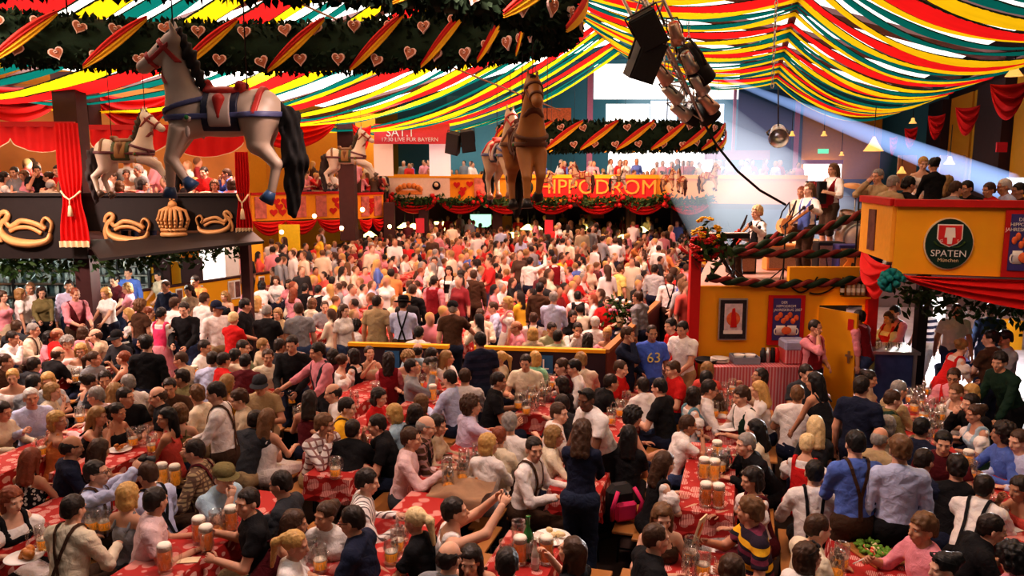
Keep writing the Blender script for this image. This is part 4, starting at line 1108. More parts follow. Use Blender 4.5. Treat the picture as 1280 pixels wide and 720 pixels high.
def poster(px0,py0,px1,py1,Y,kind,label,rz=0.):
    a=at_y(px0,py1,Y);b=at_y(px1,py0,Y); w=b.x-a.x;h=b.z-a.z; c=(a+b)/2
    o=empty('poster',c,rz,label,'poster')
    def P(cx,cz,sx,sz,y,mt,name):
        m=MB(); m.box((cx*w,y,cz*h),(sx*w,.02,sz*h)); return m.build(name,mt,o)
    if kind=='blue':
        P(0,0,1,1,0,M_REDP,'frame'); s=P(0,.02,.74,.84,-.02,mat('poster_navy',(.06,.05,.20),.5),'sheet')
        for i,tx in enumerate(('DER','HIPPODROM','JAHRESKRUG 2007')):
            txt(tx,.075*h,(-.08*w+.05*w*i,-.035,(.36-.075*i)*h),0,M_WHITE,s,.003,sx=.9)
        for k in range(7):
            m=MB(); m.sph(((-.26+.087*k)*w,-.035,(.05+.07*math.sin(k*2.1))*h),(.07*w,.015,.06*h),10,6); m.build('roast_figure',M_POR,s)
        for sx in(-.17,.17):
            m=MB(); m.lathe([(.001,0),(.115*w,0),(.125*w,.12*h),(.125*w,.20*h),(.001,.20*h)],16,(sx*w*.9,-.03,-.30*h),Matrix.Diagonal((1,.15,1))); m.tube([(sx*w*.9+math.copysign(.12*w,sx)+math.copysign(.05*w*math.sin(t),sx),-.04,-.22*h-.06*h*math.cos(t)) for t in np.linspace(0,3.14,8)],.012,6); m.build('printed_mug',M_WHITE,s)
        m=MB(); m.sph((0,-.05,-.20*h),(.14*w,.012,.08*h),12,6); m.build('printed_badge',M_POR,s)
    else:
        P(0,0,1,1,0,mat('poster_silver',(.35,.30,.28),.5,var=.3,scale=30),'frame'); P(0,0,.9,.93,-.015,mat('poster_dark',(.03,.025,.03),.5,var=.9,scale=25),'border'); s=P(0,.02,.62,.72,-.025,mat('poster_pale',(.62,.52,.55),.5,var=.5,scale=12),'sheet')
        m=MB(); m.sph((0,-.035,.02*h),(.24*w,.015,.17*h),16,8); m.build('orange_disc',M_POR,s)
        m=MB(); m.prism([(-.10*w,-.2*h),(.12*w,-.2*h),(.07*w,.1*h),(.03*w,.26*h),(-.05*w,.24*h),(-.08*w,.05*h)],.02,None,(0,-.05,.02*h)); m.build('red_figure',M_REDP,s)
        m=MB(); m.box((0,-.035,-.30*h),(.66*w,.02,.08*h)); m.build('scroll',M_WHITE,s)
    return o
poster(897,373,935,425,YS-.10,'pale','dark-framed poster with an orange disc on the bandstand wall')
poster(958,369,1007,431,YS-.10,'blue','red-framed blue jug poster on the bandstand wall')
# ---- right-hand balcony with the oval brewery sign
YR=11.0
ra=at_y(1121,256,YR); rb=room(0,0,0); 
def rp(px,py,off=0.): return wallpt(px,py,ra,LV)-AV*off
rbal=empty('balcony',(ra.x,ra.y,2.55),0,'yellow balcony with an oval green brewery sign at the right','balcony')
e1=ra+LV*4.2; zb3=rp(1150,342).z; zt3=rp(1150,257).z
m=MB(); vslab(ra,e1,zb3,zt3,.1,m); bpart(m,'front_panel',M_YEL,rbal)
e0=ra-LV*.05+AV*1.5-LV*.16
m=MB(); vslab(ra,e0,zb3+.15,zt3,.1,m); bpart(m,'side_panel',mat('yellow_shade',(.85,.42,.05),.55),rbal)
m=MB(); vslab(ra-LV*.04-AV*.04,e1-AV*.04,zt3-.01,zt3+.085,.2,m); vslab(ra-AV*.0,e0,zt3-.01,zt3+.085,.18,m); bpart(m,'handrail',M_REDP,rbal)
m=MB(); c=(ra+e1)/2+AV*3; c.z=zb3+.05; m.box(c+LV*.6,(5.0,5.8,.15),Matrix.Rotation(FR,3,'Z')); bpart(m,'gallery_floor',M_BROWN,rbal)
c=rp(1184,304,.07); s=YR/F
rot=Matrix.Rotation(FR,3,'Z')
def disc(c,rx_,rz_,th,mt,name,parent,n=32,off=0):
    m=MB(); m.raw([Vector(c)-AV*off+rot@Vector((rx_*math.cos(2*math.pi*k/n),y,rz_*math.sin(2*math.pi*k/n))) for y in(-th/2,th/2) for k in range(n)],[tuple(range(n)),tuple(range(2*n-1,n-1,-1))]+[(k,k+n,(k+1)%n+n,(k+1)%n) for k in range(n)]); 
    return bpart(m,name,mt,parent)
sg=disc(c,27.5*s,32*s,.03,M_CREAM,'oval_sign',rbal)
def sub(o,par): o.parent=par; o.matrix_parent_inverse=Matrix.Identity(4); return o
def subd(c,rx_,rz_,th,mt,name,off): 
    o=disc(c,rx_,rz_,th,mt,name,rbal,32,off); return sub(o,sg)
subd(c,26*s,30.5*s,.03,M_DKG,'sign_face',.02)
def poly(pts,mt,name,off,cc=None):
    m=MB(); m.prism([(x*s,z*s) for x,z in pts],.02,rot,(cc or c)-AV*off); o=bpart(m,name,mt,rbal); return sub(o,sg)
poly([(-14,24),(-14,6),(-9,0),(0,-4),(9,0),(14,6),(14,24)],M_WHITE,'shield_edge',.035)
poly([(-12.5,22.5),(-12.5,6),(-8,1),(0,-2.5),(8,1),(12.5,6),(12.5,22.5)],mat('shield_red',(.65,.03,.03),.5),'shield',.045)
poly([(-5,20),(5,20),(6,8),(3,8),(2.5,0),(-2.5,0),(-3,8),(-6,8)],M_WHITE,'spade',.055)
for sx in(-1,1): sub(bpart(MB().tube([c-AV*.05+rot@Vector((sx*x*s,0,z*s)) for x,z in((4,-4),(9,-4),(14,-1),(17,3))],.012,6),'hop_sprig',M_LEAF,rbal),sg)
sub(txt('SPATEN',.125,c-AV*.05+UP*(-12*s),FR,M_WHITE,None,.004),sg); sub(txt('München',.07,c-AV*.05+UP*(-20*s),FR,M_CREAM,None,.003),sg)
sub(txt('G',.05,c-AV*.065+rot@Vector((-9*s,0,4*s)),FR,M_WHITE,None,.003),sg); sub(txt('S',.05,c-AV*.065+rot@Vector((9*s,0,4*s)),FR,M_WHITE,None,.003),sg)
pp=rp(1276,302,.09); 
o=poster(1251,262,1302,342,YR,'blue','red-framed blue jug poster on the right balcony front'); o.location=rp(1277,304,.10); o.rotation_euler=(0,0,FR)
m=MB(); a=rp(1103,262);  c2=ra.lerp(e0,.55)+Vector((-.07,0,0)); m.box((c2.x,c2.y,3.1),(.03,.22,.6)); bpart(m,'side_panel_picture',MPIC,rbal)
# red drape below it, teal bow, dark pole
def drape(u,v):
    p=ra.lerp(e1,u*.80+.03); top=zb3+.04; 
    z=top-(.06+.95*(u**.75)*v*.74)-(.03*math.sin(v*20+u*4))*v
    q=p-AV*(.10+.05*math.sin(v*18+u*5)+.10*v); return (q.x,q.y,z)
m=MB(); m.grid(drape,40,24); tag(m.build('red_drape',M_RED),'long red drape sweeping below the yellow right balcony','drape')
A=ra+UP*(zb3-ra.z+.10)-LV*.03; B=e0+UP*(zb3-e0.z+.22)
swag('red_drape',A,B,.62,.12,'short bunched red drape at the corner of the right balcony',None,depth=.16,cat='drape',nrm=-LV)
m=MB(); c=rp(1112,347,.2)
for k in range(26):
    d=Vector((rnd.gauss(0,1),rnd.gauss(0,.6),rnd.gauss(0,.7))).normalized(); m.tube([c,c+d*.10,c+d*.17+Vector((0,0,-.02))],lambda t:.015+.035*t,6)
tag(m.build('rosette_bow',M_TEALC),'teal cloth bow at the corner below the right balcony','bow')
m=MB(); c=at_y(1087,340,12.4)
for k in range(14):
    d=Vector((rnd.gauss(0,.6),rnd.gauss(0,.6),rnd.gauss(0,1))).normalized(); m.tube([c,c+d*.08,c+d*.14],lambda t:.012+.03*t,6)
tag(m.build('rosette_bow',M_TEALC),'small teal bow on the red post beside the stage','bow')
p=at_z(1143,502,0); m=MB(); m.box((p.x,p.y,1.28),(.16,.16,2.56)); struct(m,'trim_120',M_BLK)
foliage('hanging_foliage',[at_y(1125,365,12.5),at_y(1165,372,12.5),at_y(1230,392,12.5),at_y(1280,400,12.5)],.13,330,.085,'green leaves hanging behind the red drape under the right balcony')
# ---- back-right: wall under the gallery, daylight outside
struct(rect(1085,340,1330,505,23.,.1),'wall_outer',mat('outer_wall',(.26,.19,.18),.7,var=.4,scale=.7))
struct(rect(1148,372,1182,470,20.,.1),'window_9',M_GLOW)
struct(rect(1242,400,1275,445,17.5,.3),'trim_121',M_YEL)

m=MB(); m.raw([(5.9,13.6,.006),(12.5,13.6,.006),(14,22.9,.006),(7.6,22.9,.006)],[(0,1,2,3)]); struct(m,'floor_passage',mat('passage_lit_floor',(.42,.36,.38),.7,var=.35,scale=2.5))  # pale patch added so the passage floor looks lit
# ================================================================ carousel horses
HORSE_POSE={'step':dict(fl=[(.50,-.15),(.74,-.55),(.76,-.88),(.78,-1.00)],fr=[(.50,-.20),(.63,-.52),(.47,-.78),(.40,-.86)],hl=[(-.45,-.08),(-.40,-.36),(-.58,-.62),(-.50,-.95),(-.44,-1.05)],hr=[(-.45,-.08),(-.44,-.36),(-.66,-.60),(-.58,-.93),(-.52,-1.03)]),
 'leap':dict(fl=[(.50,-.15),(.86,-.30),(1.02,-.58),(1.10,-.66)],fr=[(.50,-.18),(.78,-.42),(.95,-.72),(1.04,-.80)],hl=[(-.45,-.08),(-.46,-.38),(-.74,-.60),(-.66,-.95),(-.58,-1.05)],hr=[(-.45,-.08),(-.40,-.38),(-.62,-.66),(-.52,-1.0),(-.44,-1.08)])}
_hm={}
def horse_parts(pose,h=.04):
    if (pose,h) in _hm: return _hm[pose,h]
    P=HORSE_POSE[pose]; v=lambda q,y:np3((q[0],y,q[1]))
    tr=[ell((0,0,-.01),(.62,.235,.265)),ell((.42,0,.0),(.27,.225,.30)),ell((-.44,0,.02),(.30,.245,.29)),cap((.46,0,.12),(.60,0,.74),.225,.125)]
    hd=[cap((.57,0,.84),(.92,0,.58),.138,.082),ell((.66,0,.71),(.14,.08,.13)),ell((.95,0,.555),(.08,.07,.07))]+[cap((.53,s*.06,.94),(.57,s*.085,1.10),.038,.012) for s in(-1,1)]
    legs=[]
    for k,s in(('fl',-1),('fr',1)):
        q=P[k]; legs.append([cap(v(q[0],s*.11),v(q[1],s*.12),.14,.078),cap(v(q[1],s*.12),v(q[2],s*.12),.070,.052)])
    for k,s in(('hl',-1),('hr',1)):
        q=P[k]; legs.append([cap(v(q[0],s*.12),v(q[1],s*.14),.21,.135),cap(v(q[1],s*.14),v(q[2],s*.13),.115,.068),cap(v(q[2],s*.13),v(q[3],s*.13),.064,.05)])
    def f(X):
        d=evs(tr,X,.09); d=smin(d,evs(hd,X,.05),.05)
        for l in legs: d=smin(d,evs(l,X,.03),.05)
        return d
    allp=tr+hd+[x for l in legs for x in l]; lo,hi=bounds(allp,.06)
    def mk(fn,h2=None,lo2=None,hi2=None):
        V,Q=snets(fn,lo if lo2 is None else lo2,hi if hi2 is None else hi2,h2 or h); m=MB(); m.raw(V,Q,0,True); return m
    out={}
    out['body']=mk(f)
    for s in(-1,1): out['body'].sph((.70,s*.105,.79),(.03,.018,.026),8,6,mi=1); out['body'].sph((.985,s*.045,.575),(.014,.010,.012),6,5,mi=1)
    band=lambda inf,cut:(lambda X:np.maximum(f(X)-inf,cut(X)))
    bx=(lo*np3((1,1,1)),hi)
    L2=np3((-.85,-.4,-.45)); H2=np3((.85,.4,.45))
    hh=h*.85
    out['saddle_cloth']=mk(band(.028,lambda X:np.maximum(np.abs(X[:,0]+.02-.03*X[:,2])-.22,-.21-X[:,2])),hh,L2,H2)
    out['cloth_panel']=mk(band(.040,lambda X:np.maximum(np.maximum(np.abs(X[:,0]+.02-.03*X[:,2])-.135,-.16-X[:,2]),np.abs(X[:,1])*0-1)),hh,L2,H2)
    sd=[ell((-.02,0,.265),(.26,.17,.07)),cap((-.24,-.10,.34),(-.24,.10,.34),.055,.055),ell((.18,0,.32),(.06,.05,.10)),cap((-.02,-.22,.16),(-.02,-.245,-.04),.075,.035),cap((-.02,.22,.16),(-.02,.245,-.04),.075,.035)]
    out['saddle']=mk(lambda X:np.maximum(evs(sd,X,.05),-(f(X)-.03)-.03),hh,L2,np3((.6,.45,.5)))
    out['harness']=mk(band(.030,lambda X:np.minimum(np.maximum(np.abs(X[:,2]+.03+.03*X[:,0])-.035,np.abs(X[:,0])*0-1),np.maximum(np.abs(X[:,2]-.02-.30*(.72-X[:,0]))-.030,.18-X[:,0]))),hh*.8,L2,H2)
    out['crupper']=mk(band(.030,lambda X:np.maximum(np.abs(X[:,0]+.46+.15*X[:,2])-.035,-.02-X[:,2])),hh*.8,L2,H2)
    lo3=np3((.3,-.3,.35)); hi3=np3((1.1,.3,1.15))
    out['bridle']=mk(band(.018,lambda X:np.minimum(np.minimum(np.abs((X[:,0]-.84)*.80-(X[:,2]-.64)*.60)-.024,np.maximum(np.abs((X[:,0]-.60)*.72-(X[:,2]-.74)*.70)-.026,.60-X[:,2])),np.maximum(np.abs((X[:,0]-.6)*.60+(X[:,2]-.80)*.80)-.024,np.minimum(X[:,0]-.84,.60-X[:,0])*0+np.maximum(X[:,0]-.85,.58-X[:,0])))),hh*.62,lo3,hi3)
    mn=[cap((.50,0,.98),(.38,0,.70),.055,.075),cap((.38,0,.70),(.24,0,.34),.075,.06),cap((.62,0,.96),(.70,0,.88),.045,.02)]
    out['mane']=mk(lambda X:np.maximum(evs(mn,X,.05)+.016*np.sin(X[:,0]*55+X[:,2]*35+X[:,1]*20),-(f(X)+.01)),hh,np3((.0,-.2,.2)),np3((.9,.2,1.15)))
    tp=[cap((-.68,0,.10),(-.80,0,-.05),.06,.11),cap((-.80,0,-.05),(-.85,0,-.55),.12,.15),cap((-.85,0,-.55),(-.79,0,-1.20),.15,.06)]
    out['tail']=mk(lambda X:evs(tp,X,.06)+.022*np.sin(X[:,0]*48+X[:,1]*40)*np.sin(X[:,2]*14+1),hh,np3((-1.1,-.3,-1.35)),np3((-.5,.3,.3)))
    hoofs=[]
    for k,s in(('fl',-1),('fr',1),('hl',-1),('hr',1)):
        q=P[k]; m=MB(); a=v(q[-2],s*.125);b=v(q[-1],s*.125); b2=a+unit(b-a)*max(.14,np.linalg.norm(b-a)*1.05)
        m.tube([tuple(a),tuple(a*.6+b2*.4),tuple(b2)],lambda t:.055+.04*t,12); hoofs.append(m)
    out['hoof']=hoofs
    md=[]
    for x in(.36,-.47):
        for s in(-1,1):
            m=MB(); yy=.26 if x<0 else .245
            m.lathe([(.001,-.012),(.055,-.012),(.055,.012),(.001,.02)],12,(x,s*yy,-.05),Matrix.Rotation(R(-90*s),3,'X')); m.sph((x,s*(yy+.012),-.05),.030,8,6,mi=1); m.sph((x,s*yy,-.22),(.03,.015,.07),8,6,mi=0); md.append(m)
    out['medallion']=md
    _hm[pose,h]=out; return out
_hmesh={}
def horse(loc,rz,scale,pose,cols,label,parts=True,h=.04,wires=None,group='carousel horses hung from the roof'):
    P=horse_parts(pose,h); key=(pose,h)
    M=lambda c,n,r=.5: mat('horse_%s_%.2f_%.2f_%.2f'%(n,*c),c,r,var=.18,scale=5,spec=.45)
    def me(name,mb,mats): 
        k=(key,name,tuple(m.name for m in mats))
        if k not in _hmesh: _hmesh[k]=mb.mesh(name,mats)
        return _hmesh[k]
    o=bpy.data.objects.new('carousel_horse',me('horse_body',P['body'],[M(cols['body'],'coat',.42),M_DARK])); link(o); o.location=loc; o.rotation_euler=(0,0,rz); o.scale=(scale,)*3
    tag(o,label,'horse',group)
    def ch(n,mb,mats,key2=''): 
        c=bpy.data.objects.new(n,me(n+key2,mb,mats)); link(c,o); return c
    ch('mane',P['mane'],[M(cols['mane'],'mane',.7)]); ch('tail',P['tail'],[M(cols.get('tail',cols['mane']),'tail',.8)])
    for i,m in enumerate(P['hoof']): ch('hoof',m,[M(cols['hoof'],'hoof',.4)],str(i))
    if parts:
        ch('saddle_cloth',P['saddle_cloth'],[M(cols['cloth'],'scloth')]); ch('cloth_panel',P['cloth_panel'],[M(cols['panel'],'panel')]); ch('saddle',P['saddle'],[M(cols['saddle'],'saddle')])
        ch('harness',P['harness'],[M(cols['strap'],'strap')]); ch('crupper',P['crupper'],[M(cols['saddle'],'crup')]); ch('bridle',P['bridle'],[M(cols['bridle'],'bridle')])
        for i,m in enumerate(P['medallion']): ch('medallion',m,[M(cols['panel'],'medal'),M((.03,.20,.05),'gem')],str(i))
    if wires:
        for x,z in((.56,1.02),(-.30,.30)):
            m=MB(); m.tube([(x,0,z),(x,0,z+wires/scale)],.006/scale,5); ch('hanging_wire',m,[M_DKST],'%s%.2f'%(label[:9],x))
    return o
HW=dict(body=(.62,.47,.37),mane=(.03,.02,.018),tail=(.012,.010,.010),hoof=(.04,.09,.20),cloth=(.02,.022,.05),panel=(.55,.42,.36),saddle=(.50,.035,.025),strap=(.10,.11,.24),bridle=(.55,.05,.04))
HB2=dict(body=(.66,.56,.46),mane=(.06,.045,.03),tail=(.03,.02,.02),hoof=(.10,.07,.05),cloth=(.06,.08,.03),panel=(.30,.16,.05),saddle=(.20,.09,.04),strap=(.12,.03,.04),bridle=(.25,.05,.04))
HBR=dict(body=(.42,.17,.045),mane=(.015,.012,.010),tail=(.02,.015,.012),hoof=(.02,.016,.014),cloth=(.10,.035,.02),panel=(.13,.06,.03),saddle=(.14,.04,.02),strap=(.14,.05,.02),bridle=(.16,.05,.02))
HSM=dict(body=(.60,.38,.22),mane=(.10,.04,.02),tail=(.08,.03,.02),hoof=(.10,.05,.03),cloth=(.40,.06,.04),panel=(.60,.35,.08),saddle=(.40,.08,.03),strap=(.45,.08,.06),bridle=(.4,.06,.04))
def hput(px,py,Y,pxscale,rz,pose,cols,label,**k):
    return horse(at_y(px,py,Y),R(rz),pxscale*Y/F,pose,cols,label,**k)
hput(280,143,7.,100,180,'step',HW,'large pale carousel horse with red saddle and black tail, hung over the hall at left',h=.026,wires=3.2)
hput(156,190,13.5,50,0,'leap',HB2,'smaller cream carousel horse with a green saddle cloth, behind the large one',wires=2.)
hput(433,196,24.,34,0,'leap',HB2,'small white carousel horse above the far-left orange balcony',wires=2.5)
hput(657,178,9.5,76,-80,'step',HBR,'brown carousel horse facing the camera in the middle of the hall',h=.03,wires=3.5)
hput(627,192,14.5,52,-68,'step',dict(HW,body=(.60,.42,.28),hoof=(.25,.12,.07)),'pale carousel horse hanging just behind the brown one',wires=3.)
for i,(px,py,s,rz,lab) in enumerate([(682,226,12,0,'tiny pale carousel horse before the first letters of the HIPPODROM sign'),(727,220,17,180,'brown saddled carousel horse before the middle of the HIPPODROM sign'),(773,224,13,10,'small cream carousel horse before the last letters of the HIPPODROM sign'),
    (835,224,14,-60,'small tan carousel horse right of the HIPPODROM sign'),(852,226,15,100,'small brown carousel horse with raised neck beside the tan one'),(886,221,17,-50,'small carousel horse farthest right in the spotlight beam')]):
    hput(px,py,30.,s,rz,'step',HSM if i!=2 else HB2,lab,h=.055,wires=4)
# ================================================================ hanging garland rings
M_RIBY=mat('ribbon_yellow',(.85,.45,.02),.7,var=.15); M_RIBR=mat('ribbon_red',(.62,.03,.02),.7,var=.15)
def heart_mesh(s,name='gingerbread_heart'):
    m=MB(); m.prism(heart_poly(s*1.0),.025,None,(0,0,0),1); m.prism(heart_poly(s*.80),.034,None,(0,0,0),0)
    m.tube([(-.14*s,-.02,.10*s),(0,-.02,.16*s),(.14*s,-.02,.08*s)],.02*s+.004,4,mi=1); m.tube([(-.10*s,-.02,.0),(.10*s,-.02,.02*s)],.02*s+.004,4,mi=1)
    return m.mesh(name,[M_HEART,M_ICE])
def ring(c,a,b,hgt,th,label,nleaf,leaf,nh,hs,nr,seed,arc=(0,1)):
    q=random.Random(seed); c=Vector(c)
    o=empty('garland_ring',c,0,label,'garland')
    E=lambda t:Vector((a*math.cos(t),b*math.sin(t),0)); T=lambda t:Vector((-a*math.sin(t),b*math.cos(t),0)).normalized()
    m=MB(); N=96; V=[]
    for i in range(N):
        t=2*math.pi*i/N; n=Vector((T(t).y,-T(t).x,0))
        for k in range(10):
            g=2*math.pi*k/10; sx=math.copysign(abs(math.cos(g))**.6,math.cos(g)); sz=math.copysign(abs(math.sin(g))**.6,math.sin(g))
            V.append(E(t)+n*(sx*th/2)+UP*(sz*hgt/2))
    m.raw(V,[(i*10+k,i*10+(k+1)%10,((i+1)%N)*10+(k+1)%10,((i+1)%N)*10+k) for i in range(N) for k in range(10)],0,True)
    for i in range(nleaf):
        t=q.uniform(0,2*math.pi); n=Vector((T(t).y,-T(t).x,0)); g=q.uniform(0,2*math.pi)
        sx=math.copysign(abs(math.cos(g))**.6,math.cos(g)); sz=math.copysign(abs(math.sin(g))**.6,math.sin(g))
        p=E(t)+n*(sx*th/2)+UP*(sz*hgt/2); out=(n*sx+UP*sz+Vector((q.gauss(0,.5),q.gauss(0,.5),q.gauss(0,.5)))).normalized()
        e=out.cross(Vector((q.gauss(0,1),q.gauss(0,1),q.gauss(0,1)))).normalized(); s=leaf*q.uniform(.6,1.3)
        m.raw([p-out*s*.3,p+out*s*.4+e*s*.35,p+out*s,p+out*s*.4-e*s*.35],[(0,1,2,3)])
    m.build('fir_branches',M_FIR,o)
    hm=heart_mesh(hs)
    for i in range(nh):
        t=2*math.pi*(i+q.uniform(-.25,.25))/nh; n=Vector((T(t).y,-T(t).x,0)); face=-1 if n.y>0 else 1
        k=bpy.data.objects.new('gingerbread_heart',hm); link(k,o); nn=n if n.y<0 else -n
        k.location=E(t)+nn*(th/2+leaf*.55)+UP*((.30 if i%2 else -.30)*hgt+q.uniform(-.06,.06)*hgt); k.rotation_euler=(q.uniform(-.15,.15),q.uniform(-.4,.4),math.atan2(nn.x,-nn.y)+0)
    for i in range(nr):
        t0=2*math.pi*(i+.5)/nr; dt=.62*hgt/max(.4,(E(t0+.01)-E(t0)).length*100)
        def fn(u,v,t0=t0,dt=dt,k=0):
            t=t0+dt*(u-.5)*(2.2)*1.; n=Vector((T(t).y,-T(t).x,0)); nn=n if n.y<0 else -n
            sgn=1 if T(t0).x>0 else -1
            w=math.sin(math.pi*(.06+.88*u))**.7
            z=(u-.5)*hgt*1.05*sgn+(v-.5)*hgt*.34*w
            p=E(t)+nn*(th/2+leaf*.7+.05*math.sin(math.pi*u)+.012*math.sin(v*24))+UP*z
            return (p.x,p.y,p.z)
        r=MB(); r.grid(lambda u,v:fn(u,v*.5+.5),14,6,0); r.grid(lambda u,v:fn(u,v*.5),14,6,1)
        r.build('ribbon',[M_RIBR,M_RIBY],o)
    for t in(.9,2.2,3.9,5.4):
        p=E(t)+UP*hgt*.4; w=MB(); w.tube([p,p+UP*3.0],.012,4); w.build('hanging_wire',M_DKST,o)
    return o
ring(Vector((at_y(232,60,9.0).x,9.0,at_y(232,60,11.6).z)),4.05,2.6,.64,.42,'large oval garland ring with gingerbread hearts hanging nearest overhead',9000,.085,90,.19,20,3)
ring(at_y(762,172,24.),3.05,1.5,.72,.45,'smaller garland ring with hearts hanging above the HIPPODROM sign',5000,.12,64,.22,20,5)
# ================================================================ lighting truss, loudspeakers, cables
def truss(A,B,w,label):
    A=Vector(A);B=Vector(B); d=(B-A).normalized(); x=d.cross(UP).normalized(); y=d.cross(x); o=empty('lighting_truss',A,0,label,'truss'); L=(B-A).length
    I=Matrix.Translation(-A)
    cs=[x*w/2+y*w/2,x*w/2-y*w/2,-x*w/2-y*w/2,-x*w/2+y*w/2]
    m=MB()
    for c in cs: m.tube([A+c,B+c],.026,6)
    u=under(m.build('chord_tubes',M_STEEL),o)
    m=MB(); n=int(L/w)
    for i in range(n):
        for k in range(4):
            a,b=(cs[k],cs[(k+1)%4]); p=A+d*(L*i/n); q=A+d*(L*(i+1)/n)
            m.tube([p+a,q+b] if i%2 else [p+b,q+a],.014,5); m.tube([p+a,p+b],.014,5)
    under(m.build('lattice_bracing',M_STEEL),o); return o
TA=at_y(797,-16,12.2); TB=at_y(872,142,13.4); truss(TA,TB,.36,'silver lattice lighting truss hanging down at a slant, top right of centre')
def speaker(px,py,Y,w,h,rot,label,group=None):
    p=at_y(px,py,Y); o=empty('loudspeaker',p,0,label,'loudspeaker',group); o.rotation_euler=rot
    m=MB(); d=w*.8; m.raw([(-w/2,-d/2,-h/2),(w/2,-d/2,-h/2),(w*.33,d/2,-h/2),(-w*.33,d/2,-h/2),(-w/2,-d/2,h/2),(w/2,-d/2,h/2),(w*.33,d/2,h/2),(-w*.33,d/2,h/2)],[(3,2,1,0),(4,5,6,7),(0,1,5,4),(1,2,6,5),(2,3,7,6),(3,0,4,7)]); m.build('cabinet',M_BLACK,o)
    m=MB(); m.box((0,-d/2-.012,0),(w*.92,.02,h*.94),bev=.01); m.build('grille',mat('speaker_grille',(.02,.02,.022),.8,var=.5,scale=60),o)
    m=MB(); m.tube([(-w*.55,0,-h*.1),(-w*.6,0,h*.55),(w*.6,0,h*.55),(w*.55,0,-h*.1)],.02,5); m.build('bracket',M_DKST,o); return o
speaker(804,74,12.0,.42,.58,(R(20),R(12),R(25)),'largest black loudspeaker hung at the left of the truss')
speaker(811,36,11.8,.40,.50,(R(25),R(-25),R(-20)),'black loudspeaker above the largest one near the top of the truss')
speaker(864,140,13.4,.30,.40,(R(15),R(20),R(30)),'small black loudspeaker at the lower end of the truss')
speaker(568,179,29,.5,.75,(R(15),R(14),R(-20)),'left one of two small loudspeakers beside the television banner'); speaker(584,176,29,.5,.75,(R(15),R(-8),R(10)),'right one of two small loudspeakers beside the television banner')
def lantern(p,target,s,label,group,mt=None):
    d=(Vector(target)-Vector(p)).normalized(); o=empty('stage_light',p,0,label,'stage light',group); o.rotation_euler=d.to_track_quat('-Z','Y').to_euler()
    m=MB(); m.lathe([(.07*s,.20*s),(.10*s,.18*s),(.115*s,-.05*s),(.135*s,-.20*s),(.125*s,-.20*s),(.10*s,-.06*s)],16); m.build('housing',mt or M_STEEL,o)
    m=MB(); m.lathe([(.001,-.055*s),(.105*s,-.06*s)],16,cap=False); m.build('lens',mat('lens_warm',(1,.75,.45),.3,emit=1.5),o)
    m=MB(); m.tube([(-.13*s,0,-.02*s),(-.15*s,0,.10*s),(-.1*s,0,.28*s),(.1*s,0,.28*s),(.15*s,0,.10*s),(.13*s,0,-.02*s)],.014*s,5); m.build('yoke',M_DKST,o); return o
stage_c=at_y(985,300,14.3)
for i,t in enumerate((.30,.42,.52,.62,.70,.78,.86,.93)):
    p=TA.lerp(TB,t)+Vector((-.26 if i%2 else .24,-.22,-.10)); lantern(p,stage_c+Vector((i*.3-1,0,0)),.85,'silver stage lantern on the slanted truss, %s from the top'%ORD[i],'lanterns on the truss',M_STEEL if i%3 else mat('copper_housing',(.60,.42,.34),.3,metal=.8))
lantern(at_y(868,80,12.8),stage_c,1.6,'black stage lantern projecting right of the truss','lanterns on the truss',M_BLACK); lantern(at_y(878,132,13.3),stage_c,1.4,'dark stage lantern at the lower right tip of the truss','lanterns on the truss',M_BLACK)
lantern(at_y(973,168,21),stage_c,1.9,'pale moving light hanging on a chain above the stage','lanterns over the stage'); 
m=MB(); m.tube([at_y(878,150,13.4),at_y(896,182,13.5),at_y(922,214,13.7),at_y(950,238,13.9),at_y(982,256,14.1)],.022,6); tag(m.build('cable',M_BLACK),'thick black cable sagging from the truss down to the stage','cable')
def chain(a,b,label):
    a=Vector(a);b=Vector(b); n=int((b-a).length/.10); m=MB()
    for i in range(n):
        p=a.lerp(b,i/n); M=Matrix.Rotation(R(90)*(i%2),3,'Z')
        m.tube([p+M@Vector((.028*math.cos(t),0,.055*math.sin(t))) for t in[k*math.pi/3 for k in range(6)]],.010,4,closed=True)
    return tag(m.build('hoist_chain',M_STEEL),label,'chain')
chain(at_y(971,-10,15),at_y(965,114,15),'hoist chain hanging from the roof over the stage'); chain(at_y(861,-5,18),at_y(861,66,18),'thin hoist chain hanging behind the lantern truss')
m=MB(); m.tube([at_y(973,110,21),at_y(973,158,21)],.02,5); tag(m.build('cable',M_DKST),'thin cable holding the moving light above the stage','cable')
m=MB(); m.tube([at_y(366,0,13),at_y(470,47,15),at_y(575,88,17),at_y(700,138,20)],.018,5); tag(m.build('cable',mat('rope',(.5,.3,.2),.8)),'thin rope running diagonally under the roof toward the brown horse','cable')
